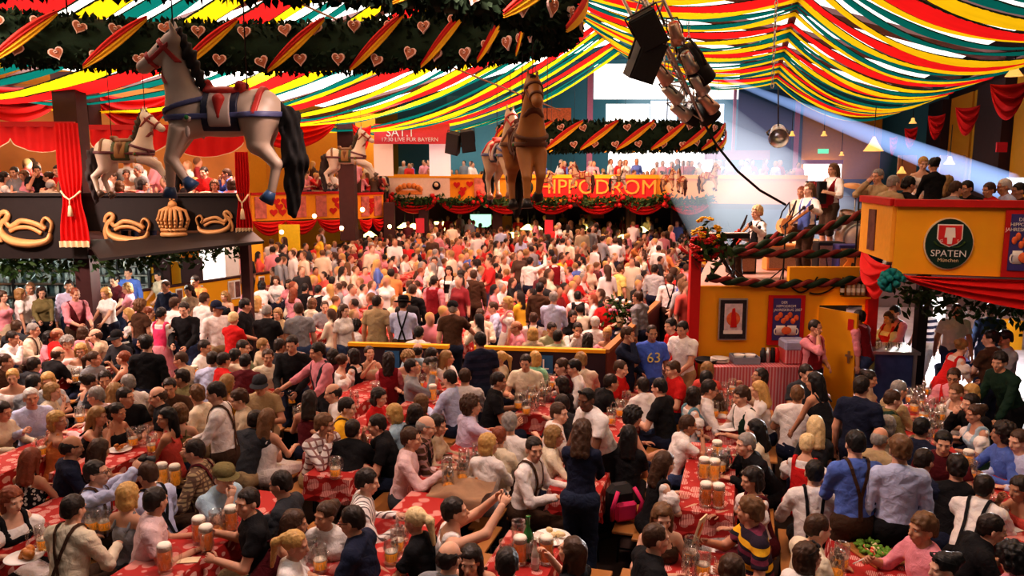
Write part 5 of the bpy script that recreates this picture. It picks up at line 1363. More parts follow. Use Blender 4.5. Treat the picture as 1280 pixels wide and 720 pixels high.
# right-hand side: red rosettes, wall lamps, emergency sign, hanging lamps
for i,(px,py,Y,w) in enumerate([(1262,125,17,44),(1210,150,21.5,28),(1171,158,25,20),(1139,172,29,15),(1117,182,33,9)]):
    a=at_y(px-w*.55,py-20*17/Y,Y); b=at_y(px+w*.55,py-24*17/Y,Y); swag('red_bunting',a,b,.75,.1,'bunched red cloth on the right wall pilasters, %s from the near end'%ORD[i],'red bunting on the right wall',depth=.25)
for i,(px,py,Y,s) in enumerate([(1268,90,16,.8),(1141,152,26,.6),(1092,183,22,1.3),(1127,214,27,.8),(1187,202,21,.7),(1030,168,30,.6),(1052,193,30,.5),(990,168,30,.6)]):
    p=at_y(px,py,Y); o=MB().lathe([(.02,.20*s),(.05,.16*s),(.09*s,.06*s),(.20*s,-.10*s),(.18*s,-.10*s)],14,p).build('shade_lamp',mat('shade_amber',(.95,.50,.13),.5,emit=.8)); tag(o,'amber shade lamp on the right, %s'%['above the red bunting at the frame edge','between the far pilasters','like a brass cymbal over the drums','over the gallery guests behind the stage','over the pink niche behind the standing woman','before the orange end wall panel','above the white bar window','beside the pale moving light'][i],'lamp','amber lamps on the right side')
    m=MB(); m.tube([p+UP*.2*s,p+UP*(.2*s+.8)],.012,4); m.build('cord',M_BLACK,o)
m=MB(); p=at_y(1252,184,18.2); m.box(p,(.24,.04,.22)); tag(m.build('fire_sign',M_REDP),'small red emergency sign on the dark right pilaster','sign')
m=MB(); p=at_y(1029,189,39.); m.box(p,(.5,.06,.22)); tag(m.build('exit_sign',mat('exit_green',(.1,.6,.3),.5,emit=1.)),'tiny green exit sign above the far white bar window','sign')
for i,(px0,px1,c) in enumerate([(1172,1206,(.75,.42,.34)),(1120,1146,(.7,.3,.15))]):
    struct(rect(px0,194,px1,238,26+i*6),'trim_%d'%(130+i),mat('niche_%d'%i,c,.6))
struct(rect(1258,222,1300,242,19),'window_10',M_GLOWB)
# ================================================================ the guests one can tell apart
GUESTS='''
16 472 290 table f short blond blouse white|short-haired blonde woman in white at the far-left table, facing the camera
7 453 330 tableL m short brown tee brown|man with brown hair at the picture's left edge behind the blonde woman
43 457 80 lean m short dark tee char|dark-haired man hunched beside the big black jacket at left
73 443 70 lean m bald brown shirt black|man seen from behind in a wide black jacket at left
101 439 285 table f bob blond blouse white|blonde woman in white behind the grey T-shirt woman at left
118 449 320 tableL f pony brown tee grey|woman with tied brown hair in a grey T-shirt turning right
154 448 180 drink f pony red tank black|red-haired drinker lifting a pale bottle beside the standing man in black
184 430 95 down m short black shirt black|standing man all in black with his back turned, left of the lederhosen man
226 450 190 table m buzz brown tee tan|cropped-haired man in a tan T-shirt left of the white-shirted men
227 473 230 tableR m short dark tee olive trousers:khaki sunglasses|man with sunglasses pushed up and an olive T-shirt
246 494 185 mugR m thick lbrown shirt cream trousers:khaki sunglasses|man in a cream shirt with sunglasses on his hair, behind the lederhosen man
39 498 305 mug m short white shirt pblue|white-haired old man in a pale blue shirt at the left table
4 515 350 table f long dark shirt cream|dark-haired woman in a cream blouse at the left edge of the picture
42 480 90 table m short black tee grey|small black-haired head behind the white-haired old man
60 477 300 table f bob blond tee lgrey trousers:grey glasses|blonde woman with glasses behind the blonde in profile
66 490 10 chin f bob dblond tee cream|blonde woman in profile resting her face, right of the white-haired man
72 527 60 lapR f bob blond dress orange|blonde woman in an orange sun dress seen from behind
112 478 60 table f bun dark tank grey|dark-haired woman in a grey off-shoulder top with black straps
131 475 300 table m short dark tee char|dark-haired man right of the off-shoulder top woman
120 496 185 table m short grey shirt ppink|grey-haired man in a pale pink shirt in profile
123 521 5 chin f long dblond tank black|long-haired blonde woman in a black tank top leaning to the right
147 516 350 table f pony dark tank black|young woman with tied dark hair beside the black tank top
157 497 300 tableL m short dark tee black|young man in a black T-shirt with white lettering
160 480 150 table m short grey shirt white|grey-haired man in a white shirt seen from behind left of the bald man
144 490 80 lap f wavy dblond tee tan|wavy-haired blonde head behind the black T-shirt man
197 496 200 table m bald brown tee black|bald man in a black T-shirt left of the lederhosen man
208 523 165 lapL f long black dress coral|woman with long black hair in a coral red strappy dress
225 517 100 table f bob lbrown tank olive|light-brown-haired woman in an olive top behind the coral dress
212 485 280 table m short dark tee brown|dark-haired man squeezed between the bald man and the lederhosen man
90 560 40 table m bald dark shirt navy|balding man in navy beside the orange dress
125 563 70 table f long brown tank brown|brown-haired woman in front of the black tank top, seen from behind
40 575 75 table f long red tank:flowers black|woman with long auburn hair in a black and white flowered top
243 565 175 table m short dark shirt:check khaki trousers:leather sus_Y_maroon|man in a brown checked shirt with braces looking left
256 435 350 table m short dark shirt white|dark-haired man in a white shirt in profile, upper row left of centre
266 450 85 table m short dark tee pblue|man in a pale polo shirt seen from behind near the red shirt
280 451 60 table m short dark tee red|dark-haired man in a red shirt beside the pale polo
294 446 80 table m short black tee cream|black-haired man in cream behind the red shirt
307 453 85 table m short black tee maroon|man in a plum T-shirt seen from behind
335 447 290 lap m short brown shirt cream trousers:khaki|smiling young man in a cream shirt looking at the camera
325 482 280 table m short dark tee khaki trousers:khaki cap_char|man in a dark grey baseball cap and khaki shirt
354 462 190 lean f bun brown dirndl black skirt+apron:black|waitress in a white blouse and black bodice bending to the left
397 440 215 point m short dark rolled pink trousers:char vest_char|waiter in a pink shirt and dark waistcoat pointing left
365 431 270 front m short dark shirt black|dark-haired man in black facing forward left of the pointing waiter
350 433 60 table m short dark tee char|dark-haired man seen from behind left of the man in black
416 446 100 table f bob dark tee maroon|dark bobbed head close to the right of the pointing waiter
428 452 5 lapL f bun brown blouse white|girl in a white puffed blouse talking, right of the waiter
441 446 160 lap f bob dark dirndl black skirt+apron:black|dark-haired woman in a black bodice with white sleeves seen from behind
462 442 300 drink f bun brown tank tan|woman with pinned-up hair drinking beside the black bodice woman
486 450 88 lap f wavy dark shirt pink trousers:char vest_dred|long-haired figure in a dark red waistcoat over pink sleeves
416 492 190 table m bald dark tee white|balding man in a white T-shirt looking left in mid-hall
434 510 5 table m short dark tee yellow trousers:denim sus_H|dark-haired man in a yellow T-shirt with braces
474 497 340 table f bob dark shirt red|dark-haired woman in a red cardigan
492 518 170 table f bob blond tee sky|blonde woman in a light blue top turned left
406 532 320 chinL m thick lbrown loose:plaid white trousers:khaki|man in a white plaid shirt bending over the table end
441 538 80 lean m short dark tee black trousers:jeans|dark-haired man in a black T-shirt with white sleeve trim, from behind
471 532 190 chin m short dark tee black trousers:jeans|man in a black T-shirt leaning on his hand, facing left
387 500 95 table f long dark tank maroon|dark-haired woman in a sleeveless maroon top seen from behind
320 526 70 lean m short dark tee char trousers:khaki|broad man in a dark grey T-shirt seen from behind beside the lederhosen man
335 524 75 table f long lbrown dress white|woman with long brown hair in a white belted dress
270 492 185 front m short dark shirt white trousers:leather sus_X|standing man in a white shirt and leather trousers with braces, left of centre
299 500 200 table m thick brown tee tan|brown-haired man just right of the standing lederhosen man
285 479 60 table f long dblond tank yellow|long-haired blonde woman in yellow behind the lederhosen man
510 449 280 table f curly dblond blouse cream|curly-haired woman with a red flower below the dark partition
522 439 90 table m bald dark tee sky|balding man in blue seen from behind against the partition
540 445 5 table m short dark tee maroon|dark-haired man in profile against the dark partition
516 459 10 drink m short dark shirt grey|man tipping a beer mug to his mouth beside the dark red waistcoat
536 457 200 table f bun dark tank coral|dark-haired woman in a coral top facing the drinking man
559 448 310 lapL f long dblond tee white|long-haired blonde woman in white smiling below the partition
562 474 140 table m short dark shirt pblue|man in a pale blue shirt turned away, left of the curly lilac shirt
581 472 95 table m short brown shirt white|brown-haired man in white seen from behind next to the pale blue shirt
608 465 70 lap f bun dark blouse white|dark-haired woman in a white blouse with her hair in a bun
590 508 40 gest m curly brown shirt lilac|curly-haired man in a lilac shirt leaning right
623 477 10 table m short dark tee black trousers:jeans|man in a black polo shirt in profile beside the centre-right table
600 426 120 down m short black tee:hoops navy trousers:jeans|standing man in a patterned navy T-shirt before the partition gap
625 449 190 lap f pony blond tee tan|blonde woman with a ponytail facing left by the partition
657 454 260 table m short dark tee cream|man in a cream T-shirt facing forward at the head of the table
669 449 80 lap f bob blond tee mint|blonde woman in a mint green top below the blue letter sign
702 459 190 table m short brown shirt maroon|brown-haired man behind the tall glasses, right of the mint top
717 460 185 table m short black shirt white|black-haired man in a white shirt facing left below the partition
726 452 110 table m thick dblond shirt cream|fair-haired man in a cream shirt seen from behind by the partition
702 482 150 table f bob dark tee black|dark-haired woman in black at the right side of the glass-covered table
702 506 130 table m short dark tee char|dark-haired head between the black-clad woman and the white shirt
699 517 20 tableR m short brown shirt white|brown-haired man in white looking right beside the sunglasses man
693 546 10 mug f bob dblond shirt cream|woman with pinned blonde hair holding an empty glass
733 500 215 stoop m buzz black tee white trousers:black sunglasses|tall cropped-haired man in a white shirt bending behind the woman in navy
637 531 80 table m thick grey shirt white|grey-haired man in white seen from behind at the centre table
624 547 85 table f short red shirt cream|woman with short reddish hair between two white shirts
611 556 75 tableR f bob blond shirt white trousers:grey|woman with short fair wavy hair in a white shirt seen from behind
668 562 345 tableR m short dark shirt white trousers:leather sus_H|young man in a white shirt and braces looking at the camera
728 540 75 front f wavy brown shirt navy trousers:jeans|standing woman with long brown hair in a navy sweater, back turned
533 534 5 table m bald grey loose:plaid brown trousers:black vest_black|bald man in a plaid shirt and black waistcoat
547 532 340 table f wavy dark shirt tan|dark-haired woman in beige beside the bald man in plaid
514 549 5 mug m short brown shirt ppink trousers:char|man in a pale pink shirt raising his glass at the centre table
527 505 60 table f bob lbrown tee brown|brown-haired woman behind the bald man in plaid
519 518 80 table f bob dark tee char|dark-haired girl left of the bald man in plaid
785 419 330 face m short brown shirt navy trousers:navy|standing man in a navy sweater with his hand at his face
815 417 275 down m buzz dark tee royal trousers:denim|standing man in a royal blue T-shirt numbered 63
853 412 230 front m short black tee white trousers:khaki|standing man in a white T-shirt in front of the yellow bandstand
838 408 190 stoop m short black shirt red trousers:black|man in a red shirt stooping behind the blue number shirt
776 461 330 table m buzz brown tee red|man in a red T-shirt with short brown hair at the right-centre table
764 479 10 lean m short dark tee black trousers:jeans|man in a black polo shirt leaning on the right-centre table
803 483 110 lean m short dark tee white trousers:denim|large man in a white polo shirt seen from behind, right of centre
824 485 150 table m short black tee black|black-haired man in black beside the large white polo
841 462 190 table m short brown tee red trousers:jeans|man in a bright red T-shirt facing left below the bandstand
792 522 20 table f curly black tank black|black-haired woman in black in front of the white polo man
786 545 75 lap f long black tee black trousers:black|woman in black with long hair and a pink-strapped bag beside her
867 495 5 lapL f bob dark dirndl teal skirt+apron:teal|dark-haired woman in a light blue bodice with white sleeves
887 487 0 table m short dark shirt white trousers:khaki glasses|man with glasses in a white shirt beside the light blue bodice
883 475 60 table m short black tee brown|black-haired man behind the man with glasses
884 463 80 table f bob dblond tee coral|fair-haired person in front of the striped sideboard cloth
860 532 10 chin f short brown tee white trousers:denim|woman with short brown hair and a white T-shirt, chin on hand
927 496 190 table m thick brown tee white trousers:leather vest_dgreen|brown-haired person in white with a dark green waistcoat
948 488 165 table f long blond shirt white|woman with long straight blonde hair in white, seen from behind
949 471 190 drink f long dark tee tan|woman with long dark hair before the striped sideboard cloth
944 538 150 table f long black shirt cream trousers:black|woman with long black hair in a cream top with a shoulder strap
932 556 190 lean m short grey shirt black trousers:black|man in a black jacket reaching across the table to the left
831 580 10 table f long brown dirndl black skirt+apron:black|brown-haired woman with big white puffed sleeves in profile
997 494 60 table m short lbrown tee white|fair brown-haired man in a white T-shirt beside the woman in black
1008 467 290 table m short dark tee char|dark-haired man facing forward below the waiter on the phone
1018 478 120 stoop f long black tank black trousers:black|standing woman with long black hair in a black top
1077 484 50 down m short dark tee navy trousers:navy|standing man in a navy T-shirt left of the dark pole
1087 474 320 table f bun dark tee tan|dark-haired woman behind the navy T-shirt man
1124 488 10 table m short grey shirt khaki|grey-haired man beside the laughing man in olive
1116 500 0 table m short brown shirt olive trousers:khaki vest_dgreen|laughing man in an olive green jacket
1109 533 40 table f bob grey shirt tan|grey-haired person behind the light blue shirt
1100 549 45 table m bald grey shirt khaki|balding man between the two standing blue shirts
1125 563 80 down m thick lbrown shirt pblue trousers:black|standing man in a pale blue shirt seen from behind at right
1152 536 40 table m short black shirt navy|black-haired man in navy at the near end of the right table
1179 554 240 table m short black tee maroon|black-haired man looking down at the near end of the right table
1192 472 230 table m short brown shirt pink trousers:black glasses,vest_red|man with glasses and a red waistcoat at the right table
1195 491 200 table f short lbrown dirndl white skirt+apron:navy|short-haired woman in a white blouse leaning over the right table
1213 492 185 table f bob blond tee yellow|fair-haired person in yellow behind the man in black at the right table
1213 505 195 chin m short dark shirt black|man in black resting his chin at the right table
1219 518 175 table f bun brown dirndl sky skirt+apron:dgreen|woman in a white puffed blouse and grey-green skirt facing left
1249 453 190 stoop m thick dark shirt dgreen trousers:black|standing man in a dark green jacket at right
1253 543 185 mugR m curly dark shirt blue trousers:denim|curly dark-haired man in a blue shirt at the right edge
1274 552 190 table m short brown shirt pblue|man in a pale blue shirt at the right edge of the picture
1202 434 0 stoop f bun dblond dirndl red skirt+apron:red|waitress in a red bodice with white bow ribbons bending over guests
1238 424 110 frontL m short black tee brown trousers:navy|standing man in a dark brown T-shirt behind the green jacket
1256 424 170 front m short black rolled grey trousers:grey|standing man in a grey-blue shirt behind the dark brown T-shirt
1069 556 85 front m short black shirt blue trousers:leather sus_Y|standing man in a blue shirt with crossed leather braces, back turned
1009 556 60 table f short platinum dirndl red skirt+apron:red|short-haired blonde person in red with white sleeves
1019 533 90 lap f long platinum tee char|woman with very long pale blonde hair seen from behind
1018 592 75 table m short black shirt white trousers:black sus_H_black|man in a white shirt with parallel black braces, seen from behind
15 626 330 table f bob red dirndl black skirt+apron:black|red-blonde woman in a white blouse with black lacing at the lower left
121 592 10 photo m short dark shirt pblue trousers:leather glasses,sus_H|man with glasses and braces holding up a camera
92 637 80 table m short dark shirt cream trousers:leather sus_X_brown|broad man in a cream shirt with crossed braces, back turned, lower left
161 620 75 lap f bob blond tank grey skirt:char|blonde woman in grey with her back turned, lower left
195 627 15 tableL m short dark tee ppink trousers:jeans|dark-haired man in a tight pale pink T-shirt in profile
184 594 150 table m short brown shirt pblue trousers:leather sus_X_black|brown-haired man in pale blue with dark braces behind the pink T-shirt
280 598 330 chin m short lbrown tee sky trousers:denim flatcap_olive|man in an olive flat cap resting his chin on his fist
309 629 190 mugL m short dark tee black trousers:khaki|dark-haired man in a black T-shirt leaning left over beer mugs
351 606 175 table m short dark shirt char trousers:jeans|dark-haired man in a dark grey shirt looking left
369 655 20 lean f long brown tank maroon|brown-haired woman bending between the black T-shirt and the ponytail
369 682 10 table f pony blond shirt white|blonde woman with a ponytail in white at the bottom edge
407 645 285 tableR f bun brown shirt white|brown-haired woman in a white cardigan facing the camera
440 652 175 table m short dark tee navy trousers:navy glasses|man with glasses in a navy polo shirt, bottom left of centre
459 603 15 table m short dark shirt:stripes white|dark-haired man in a white striped shirt in profile
519 652 155 table f pony platinum tee black trousers:jeans|blonde woman with a ponytail in a black T-shirt
569 640 10 photo m short dark singlet white trousers:jeans|man in a white vest top raising both arms to take a photo
562 698 60 table m bald dark tee grey|balding dark-haired head at the bottom edge below the photographer
588 702 260 lean f long dark tank brown|long dark-haired woman bowed beside the balding head
634 706 80 table m short dark tee brown|dark-haired head at the bottom edge left of the bottle table
714 690 150 drink f long brown tee black|brown-haired woman in black at the bottle table
828 648 270 table f long lbrown tank brown|long-haired woman facing the camera behind the cropped-haired man
820 674 15 mug m buzz brown tee black trousers:jeans|man with cropped hair in a black T-shirt at the lower right table
937 640 185 mugR m thick lbrown tee:rugby yellow trousers:jeans|man in a yellow and black striped rugby shirt
940 600 190 table f bob dark dirndl maroon skirt+apron:maroon|dark-haired woman in a white blouse bent over the table, right of centre
914 714 100 table f bob brown tee brown|brown-haired head at the bottom edge below the rugby shirt
1022 662 10 table m buzz brown shirt cream trousers:khaki|man with cropped hair in a cream shirt left of the salad board
1010 698 40 gest f bob brown shirt white trousers:denim sunglasses|brown-haired woman with sunglasses on her head left of the salad board
1153 662 185 mug m thick lbrown rolled pink trousers:navy|fair-haired man in a pink shirt holding a pen over the salad
1180 711 180 table f bun black tank brown trousers:black sunglasses|black-haired woman with sunglasses on her head at the bottom edge
1196 586 60 table m thick dark shirt black|dark-haired man in black right of the pale blue shirt
1230 610 40 lean m short dark shirt white trousers:black glasses,sus_H_black|leaning man in a white shirt with one dark brace visible
1240 662 350 lean m short dark tee black trousers:black|dark-haired man in black leaning right at the lower right
1264 699 100 table f curly black tee pink|black curly-haired person in pink at the lower right corner
1275 612 195 chin f bob dark tank coral|dark-haired woman in coral at the right edge
1155 577 30 table m short dark shirt navy|dark-haired man in navy between the pale blue and black shirts
3 371 350 down f bob brown tank pink skirt:tan|woman in a pale pink top standing at the left edge
38 361 330 downR m short lbrown tee white trousers:denim|standing man in a white T-shirt before the glass shelves
52 366 300 front f wavy dark shirt olive trousers:black|standing dark-haired woman in an olive cardigan before the glass shelves
26 368 30 down f bob dblond tee white|fair-haired person half hidden behind the white T-shirt at left
86 358 300 down m short dark shirt lilac|man in a pale shirt behind the barman at left
94 368 330 front m buzz red rolled pink trousers:leather vest_maroon|barman in a pink shirt and maroon waistcoat at the yellow fence end
132 367 250 front f bob blond tee white|blond child behind the left part of the yellow fence
159 361 200 front f bob dblond tee pink|blonde woman in pink behind the yellow fence
143 351 250 front m short black tee maroon|dark-haired man serving behind the yellow fence
160 342 270 down m short dark shirt blue|man in a blue shirt by the glass shelves behind the fence
198 345 250 front f bob black tee tan|black-haired woman behind the yellow fence beside the yellow post
207 358 250 front m buzz brown shirt navy trousers:denim|standing man in a navy sweatshirt with white lettering before the fence
160 393 200 table f long blond dirndl black skirt+apron:black|blonde woman in a black bodice at the dark end of the fence
176 383 60 down f curly lbrown tee brown|woman with big frizzy brown hair before the fence
187 391 10 table f bun red blouse white|woman in a white blouse facing the pink dirndl
202 393 85 front f short black dirndl hot skirt+apron:pink|black-haired woman in a bright pink dirndl, back turned
230 387 275 front m short dark shirt black trousers:denim|laughing man in a black sweater and jeans
219 380 60 down m short brown shirt white|man in a white shirt left behind the black sweater
42 413 10 table m short grey shirt cream trousers:leather sus_X|grey-haired man in a cream shirt at the upper left tables
16 423 5 chin m short dark shirt white|dark-haired man in white leaning right at the upper left edge
21 409 90 table m short brown tee char|brown-haired head below the white T-shirt at upper left
62 423 20 table f bob black tee pink|black-haired woman right of the grey-haired man at upper left
72 419 60 table m bald red tee red|reddish bald head at the upper left tables
84 430 290 table f curly grey blouse white|curly grey-haired woman facing forward at the upper left tables
104 417 80 table f bob brown tee pink|brown-haired woman with her back turned below the barman
119 420 200 chin m bald brown shirt tan|balding man in beige with his hand on his chin below the fence end
146 423 250 table m short black shirt char trousers:black cap_black|man in a black cap and charcoal jacket below the fence
179 428 200 table f bob dark tee black|dark-haired woman in profile in black below the pink dirndl
244 352 250 front m short dark tee orange|man in an orange top behind the middle of the fence
236 364 260 front f wavy dark tee tan|dark-haired woman before the middle of the yellow fence
256 374 60 down m short brown shirt white|man in a white shirt leaning away before the yellow fence
281 371 250 table f long dblond tank black|laughing blonde woman in a black top before the yellow fence
271 386 300 downL m short brown rolled white trousers:khaki cap_navy|standing man in a navy cap and open white shirt
292 399 80 front f short platinum tee red trousers:navy|short white-haired woman in a red top, back turned
307 382 340 frontL m short black tee black trousers:black|dark-haired man in a printed black T-shirt behind the red top
334 390 85 front m buzz grey tee black trousers:black|cropped-haired man in a black T-shirt with his back turned
373 387 110 down m short brown tee grey trousers:denim|standing man in a slate grey T-shirt seen from behind
347 393 260 table f bob dblond tee khaki|fair-haired woman between the black and grey T-shirts
430 389 330 down f long brown tee white trousers:denim|standing woman in a white T-shirt with long brown hair at the partition's left end
445 408 60 table f curly black tee white|black curly head just above the partition's left end
329 432 10 table f short dblond tee tan|short-haired blonde woman in profile below the black T-shirts
364 432 280 table m bald brown loose:plaid grey trousers:khaki glasses|bald man with glasses looking forward above the khaki cap
304 435 350 table m short dark shirt sage|dark-haired man in pale green below the red top
309 361 30 table m short dark shirt pink|dark-haired man in pink before the fence pictures
327 357 100 table f bob black shirt white|black-haired woman in white before the fence pictures
322 377 80 table f long blond blouse white|blonde woman behind the printed black T-shirt
345 351 270 table f bob brown shirt white|brown-haired woman in white near the far end of the fence
361 356 260 table f wavy dark tee pink|dark-haired woman in pink near the far end of the fence
367 366 80 lap f long red tee pink|long red-haired woman beyond the grey T-shirt
381 361 85 table m short black shirt black|black-haired man in black beyond the grey T-shirt
398 363 80 table m short black shirt white trousers:black vest_black|waiter in white with a black waistcoat beyond the grey T-shirt
415 352 90 table m short black shirt white trousers:leather sus_X|dark-haired man in white with braces upper left of the partition
391 380 60 table f bob lbrown shirt cream|light-brown-haired woman in cream right of the grey T-shirt
406 384 290 table m buzz brown tee grey|cropped-haired man facing forward left of the white T-shirt woman
471 378 80 down m short dark tee khaki trousers:khaki|standing man in a khaki shirt left of the hat wearer
504 381 90 front m short dark rolled pblue trousers:leather hat_black,sus_X_black|standing man in a black hat and crossed braces at the partition
566 386 110 reach m buzz grey tee brown trousers:jeans cap_black|standing man in a dark brown printed T-shirt and black cap leaning on the partition
518 384 330 table m short dark shirt cream|dark-haired man in cream right of the black hat
516 363 80 down m short brown shirt black|man in a wide black jacket behind the black hat
543 327 270 down m short brown shirt white trousers:leather sus_H|man in white with chest braces standing in the middle of the crowd
561 339 260 front f long dark dirndl black skirt+apron:black|long dark-haired woman in a black bodice behind the grey shirt
543 352 60 down m short dark rolled pink trousers:black vest_dred|waiter in a dark red waistcoat and pink sleeves in mid-crowd
576 344 85 down m short dark shirt lgrey trousers:denim|man in a light grey shirt standing with his back turned in mid-crowd
592 344 90 down m short brown shirt brown trousers:brown|man in a dark brown jacket standing with his back turned in mid-crowd
600 394 260 table m short brown shirt cream|man in a cream shirt facing forward right of the brown T-shirt
550 373 85 lap f bob blond dirndl grey skirt+apron:black|blonde woman in a grey bodice seen from behind, left of the black cap
616 385 190 table m short brown shirt pblue|brown-haired man in pale blue facing the pink dirndl woman
634 379 190 down f bob blond dirndl pink skirt+apron:pink|standing blonde woman in a pale pink dirndl facing left
645 410 190 table m bald red shirt pink|bald man in a pink shirt above the partition
524 417 80 table m short black tee white|black-haired head just above the partition right of the hat wearer
692 373 75 front m short grey shirt pblue trousers:khaki|standing man in a light blue shirt behind the partition
675 361 70 down m short black shirt brown|man in a dark brown jacket left of the light blue shirt
693 326 90 down m short brown shirt white trousers:black vest_dred|standing waiter in a dark red waistcoat deep in the crowd
722 371 90 table m short black shirt white trousers:black vest_black|waiter in white with a black waistcoat, back turned, right of the light blue shirt
759 378 270 table m buzz brown tee red|man in a red T-shirt facing forward behind the partition corner
780 382 180 table f bob blond dirndl dgreen skirt+apron:dgreen|blonde woman in a dark green bodice near the partition's red side
797 372 150 reach m short brown shirt grey|man in a slate shirt resting his arm on the partition's red side
744 404 85 table m short white shirt white|white-haired man in white with his back to the partition corner
722 412 280 chin m short dark shirt white trousers:black vest_char|laughing man in a waistcoat with a hand at his face above the partition
690 412 300 table m short dark shirt sage|dark-haired man in a pale green shirt above the blue letter sign
667 399 85 table m short brown shirt white trousers:leather sus_X_black|man in white with dark braces, back turned, above the partition
666 418 90 table f bob blond tee tan|blonde head just above the partition left of the blue letter sign
697 422 80 table m short black tee sage|black-haired head right above the blue letter sign
735 425 70 table f wavy dark tee dgreen|dark-haired woman in dark green at the partition corner
759 418 250 table f bun blond blouse pink|blonde woman in pink beside the white flowers at the partition corner
776 337 20 down m short brown tee pyellow|standing man in a pale yellow shirt far back near the bandstand
819 337 60 down m short dark shirt lgrey|standing man in a grey shirt just left of the bandstand post
837 349 90 down m short brown shirt white trousers:leather sus_X_black|standing man in white with crossed black braces beside the red post
663 327 60 raise m short dark shirt white|man in white raising an arm deep in the crowd
716 396 300 table f bob dark tee black|dark-haired woman in black above the partition
1019 410 300 face m buzz dark rolled pink trousers:black vest_dred,apron_black|waiter with thinning hair on the phone at the yellow door
1073 397 150 reach m short dark rolled pink shorts:denim vest_dred|waiter in a dark red waistcoat and shorts entering the yellow door
1118 391 200 front m short black rolled pink trousers:black vest_char|barman in a dark waistcoat at the steel bar
1111 398 210 front f bob brown dirndl red skirt+apron:red|woman in red behind the barman at the steel bar
1196 389 265 walk m buzz brown tee white trousers:denim|man in a white T-shirt and jeans walking in from the daylight
1199 413 200 table f bob dark tee lilac|dark-haired woman in pale lilac before the walking white T-shirt
1158 387 100 walk f bob brown tee:hoops white shorts:cream|person in striped top and cream shorts in the sunlight behind the pole
1238 388 80 down m short brown shirt denim trousers:denim|man in a denim shirt standing at the back of the right passage
'''
def tops_split(t): return t
def parse(line):
    spec,lab=line.rsplit('|',1); a=spec.split(); x,y,fc=float(a[0]),float(a[1]),float(a[2]); pose,sex,hair,hc,top,tc=a[3:9]
    bot='trousers';bc='navy';ex=''
    if top in('dirndl',): bot,bc='skirt+apron','black'
    if top=='dress': bot,bc='',''
    if len(a)>9:
        if ':' in a[9]: bot,bc=a[9].split(':'); ex=a[10] if len(a)>10 else ''
        else: ex=a[9]
    return x,y,fc,pose,sex,hair,hc,top,tc,bot,bc,ex.replace(',',' '),lab
for ln in GUESTS.strip().split('\n'):
    x,y,fc,pose,sex,hair,hc,top,tc,bot,bc,ex,lab=parse(ln)
    sk=None
    if 'tall cropped' in lab: sk=(.16,.07,.04)
    if 'curly dark-haired man' in lab or '63' in lab: sk=(.42,.22,.14)
    if 'steel bar' in lab:
        STB=(x,y,fc,pose,sex,hair,hc,top,tc,bot,bc,ex,lab); BARS=globals().setdefault('BARS',[]); BARS.append(STB); continue
    o=put(x,y,fc+rnd.uniform(-6,6),pose,sex,hair,hc,top,tc,bot,bc,ex,lab,'guests in the festival hall',skin=sk)
def find(s): return next(o for o in PEOPLE if s in o['label'])
# lettering on clothes, as parts of the wearers
def chest_text(o,lines,size,back,colr):
    pose,sex=next((k for k,v in _bodies.items() if v==o.data)); g=rig(pose,sex); sg=-1 if back else 1
    for i,(t,dz) in enumerate(lines):
        p=g.tp(0,sg*.17,.34+dz); h=txt(t,size[i],Vector(p),0 if not back else 0,colr,o,.003)
        Mx=Matrix.Identity(4)
        X=np3((-sg,0,0))@np.eye(3); X=g.T@np3((-sg,0,0)); Z=g.T@np3((0,sg,0)); Y=g.T@np3((0,0,1))
        for r in range(3): Mx[r][0]=X[r];Mx[r][1]=Y[r];Mx[r][2]=Z[r];Mx[r][3]=p[r]
        h.matrix_local=Mx
M_TY=mat('print_yellow',(.75,.62,.18),.7)
chest_text(find('numbered 63'),[('63',0.0)],[.21],False,M_TY)
# small held things
def hand_pos(o,i):
    pose,sex=next((k for k,v in _bodies.items() if v==o.data)); g=rig(pose,sex); W=g.arms[i][2]; d=unit(W-g.arms[i][1]); p=W+d*.08
    bpy.context.view_layer.update(); return o.matrix_world@Vector(p)
# ---- band on the stage
def putY(px,py,Y,face,pose,sex,*a,**k):
    g=rig(pose,sex); s=k.get('scale') or (.95 if sex=='f' else 1.); z=at_y(px,py,Y).z-g.head[2]*s; k['ground']=z; k['scale']=s
    return put(px,py,face,pose,sex,*a,**k)
BG='musicians on the stage'
acc=putY(1041,213,15.2,200,'accord','m','long','lbrown','rolled','white','shorts','leather','vest_dred','long-haired accordion player in a dark red waistcoat on the stage',BG)
gui=putY(1011,238,14.4,195,'guitar','m','long','lbrown','shirt','white','trousers','leather','vest_blue','long-haired guitarist in a blue waistcoat on the stage',BG)
gu2=putY(1002,241,16.0,215,'guitar','m','short','red','shirt','cream','trousers','leather','','red-haired musician half hidden behind the long-haired guitarist',BG)
bas=putY(946,266,14.2,185,'bass','m','thick','platinum','shirt','white','trousers','leather','vest_black','blond musician in a black waistcoat at the left of the stage',BG)
for b_ in BARS: putY(b_[0],b_[1],13.9,*b_[2:],'guests in the festival hall')
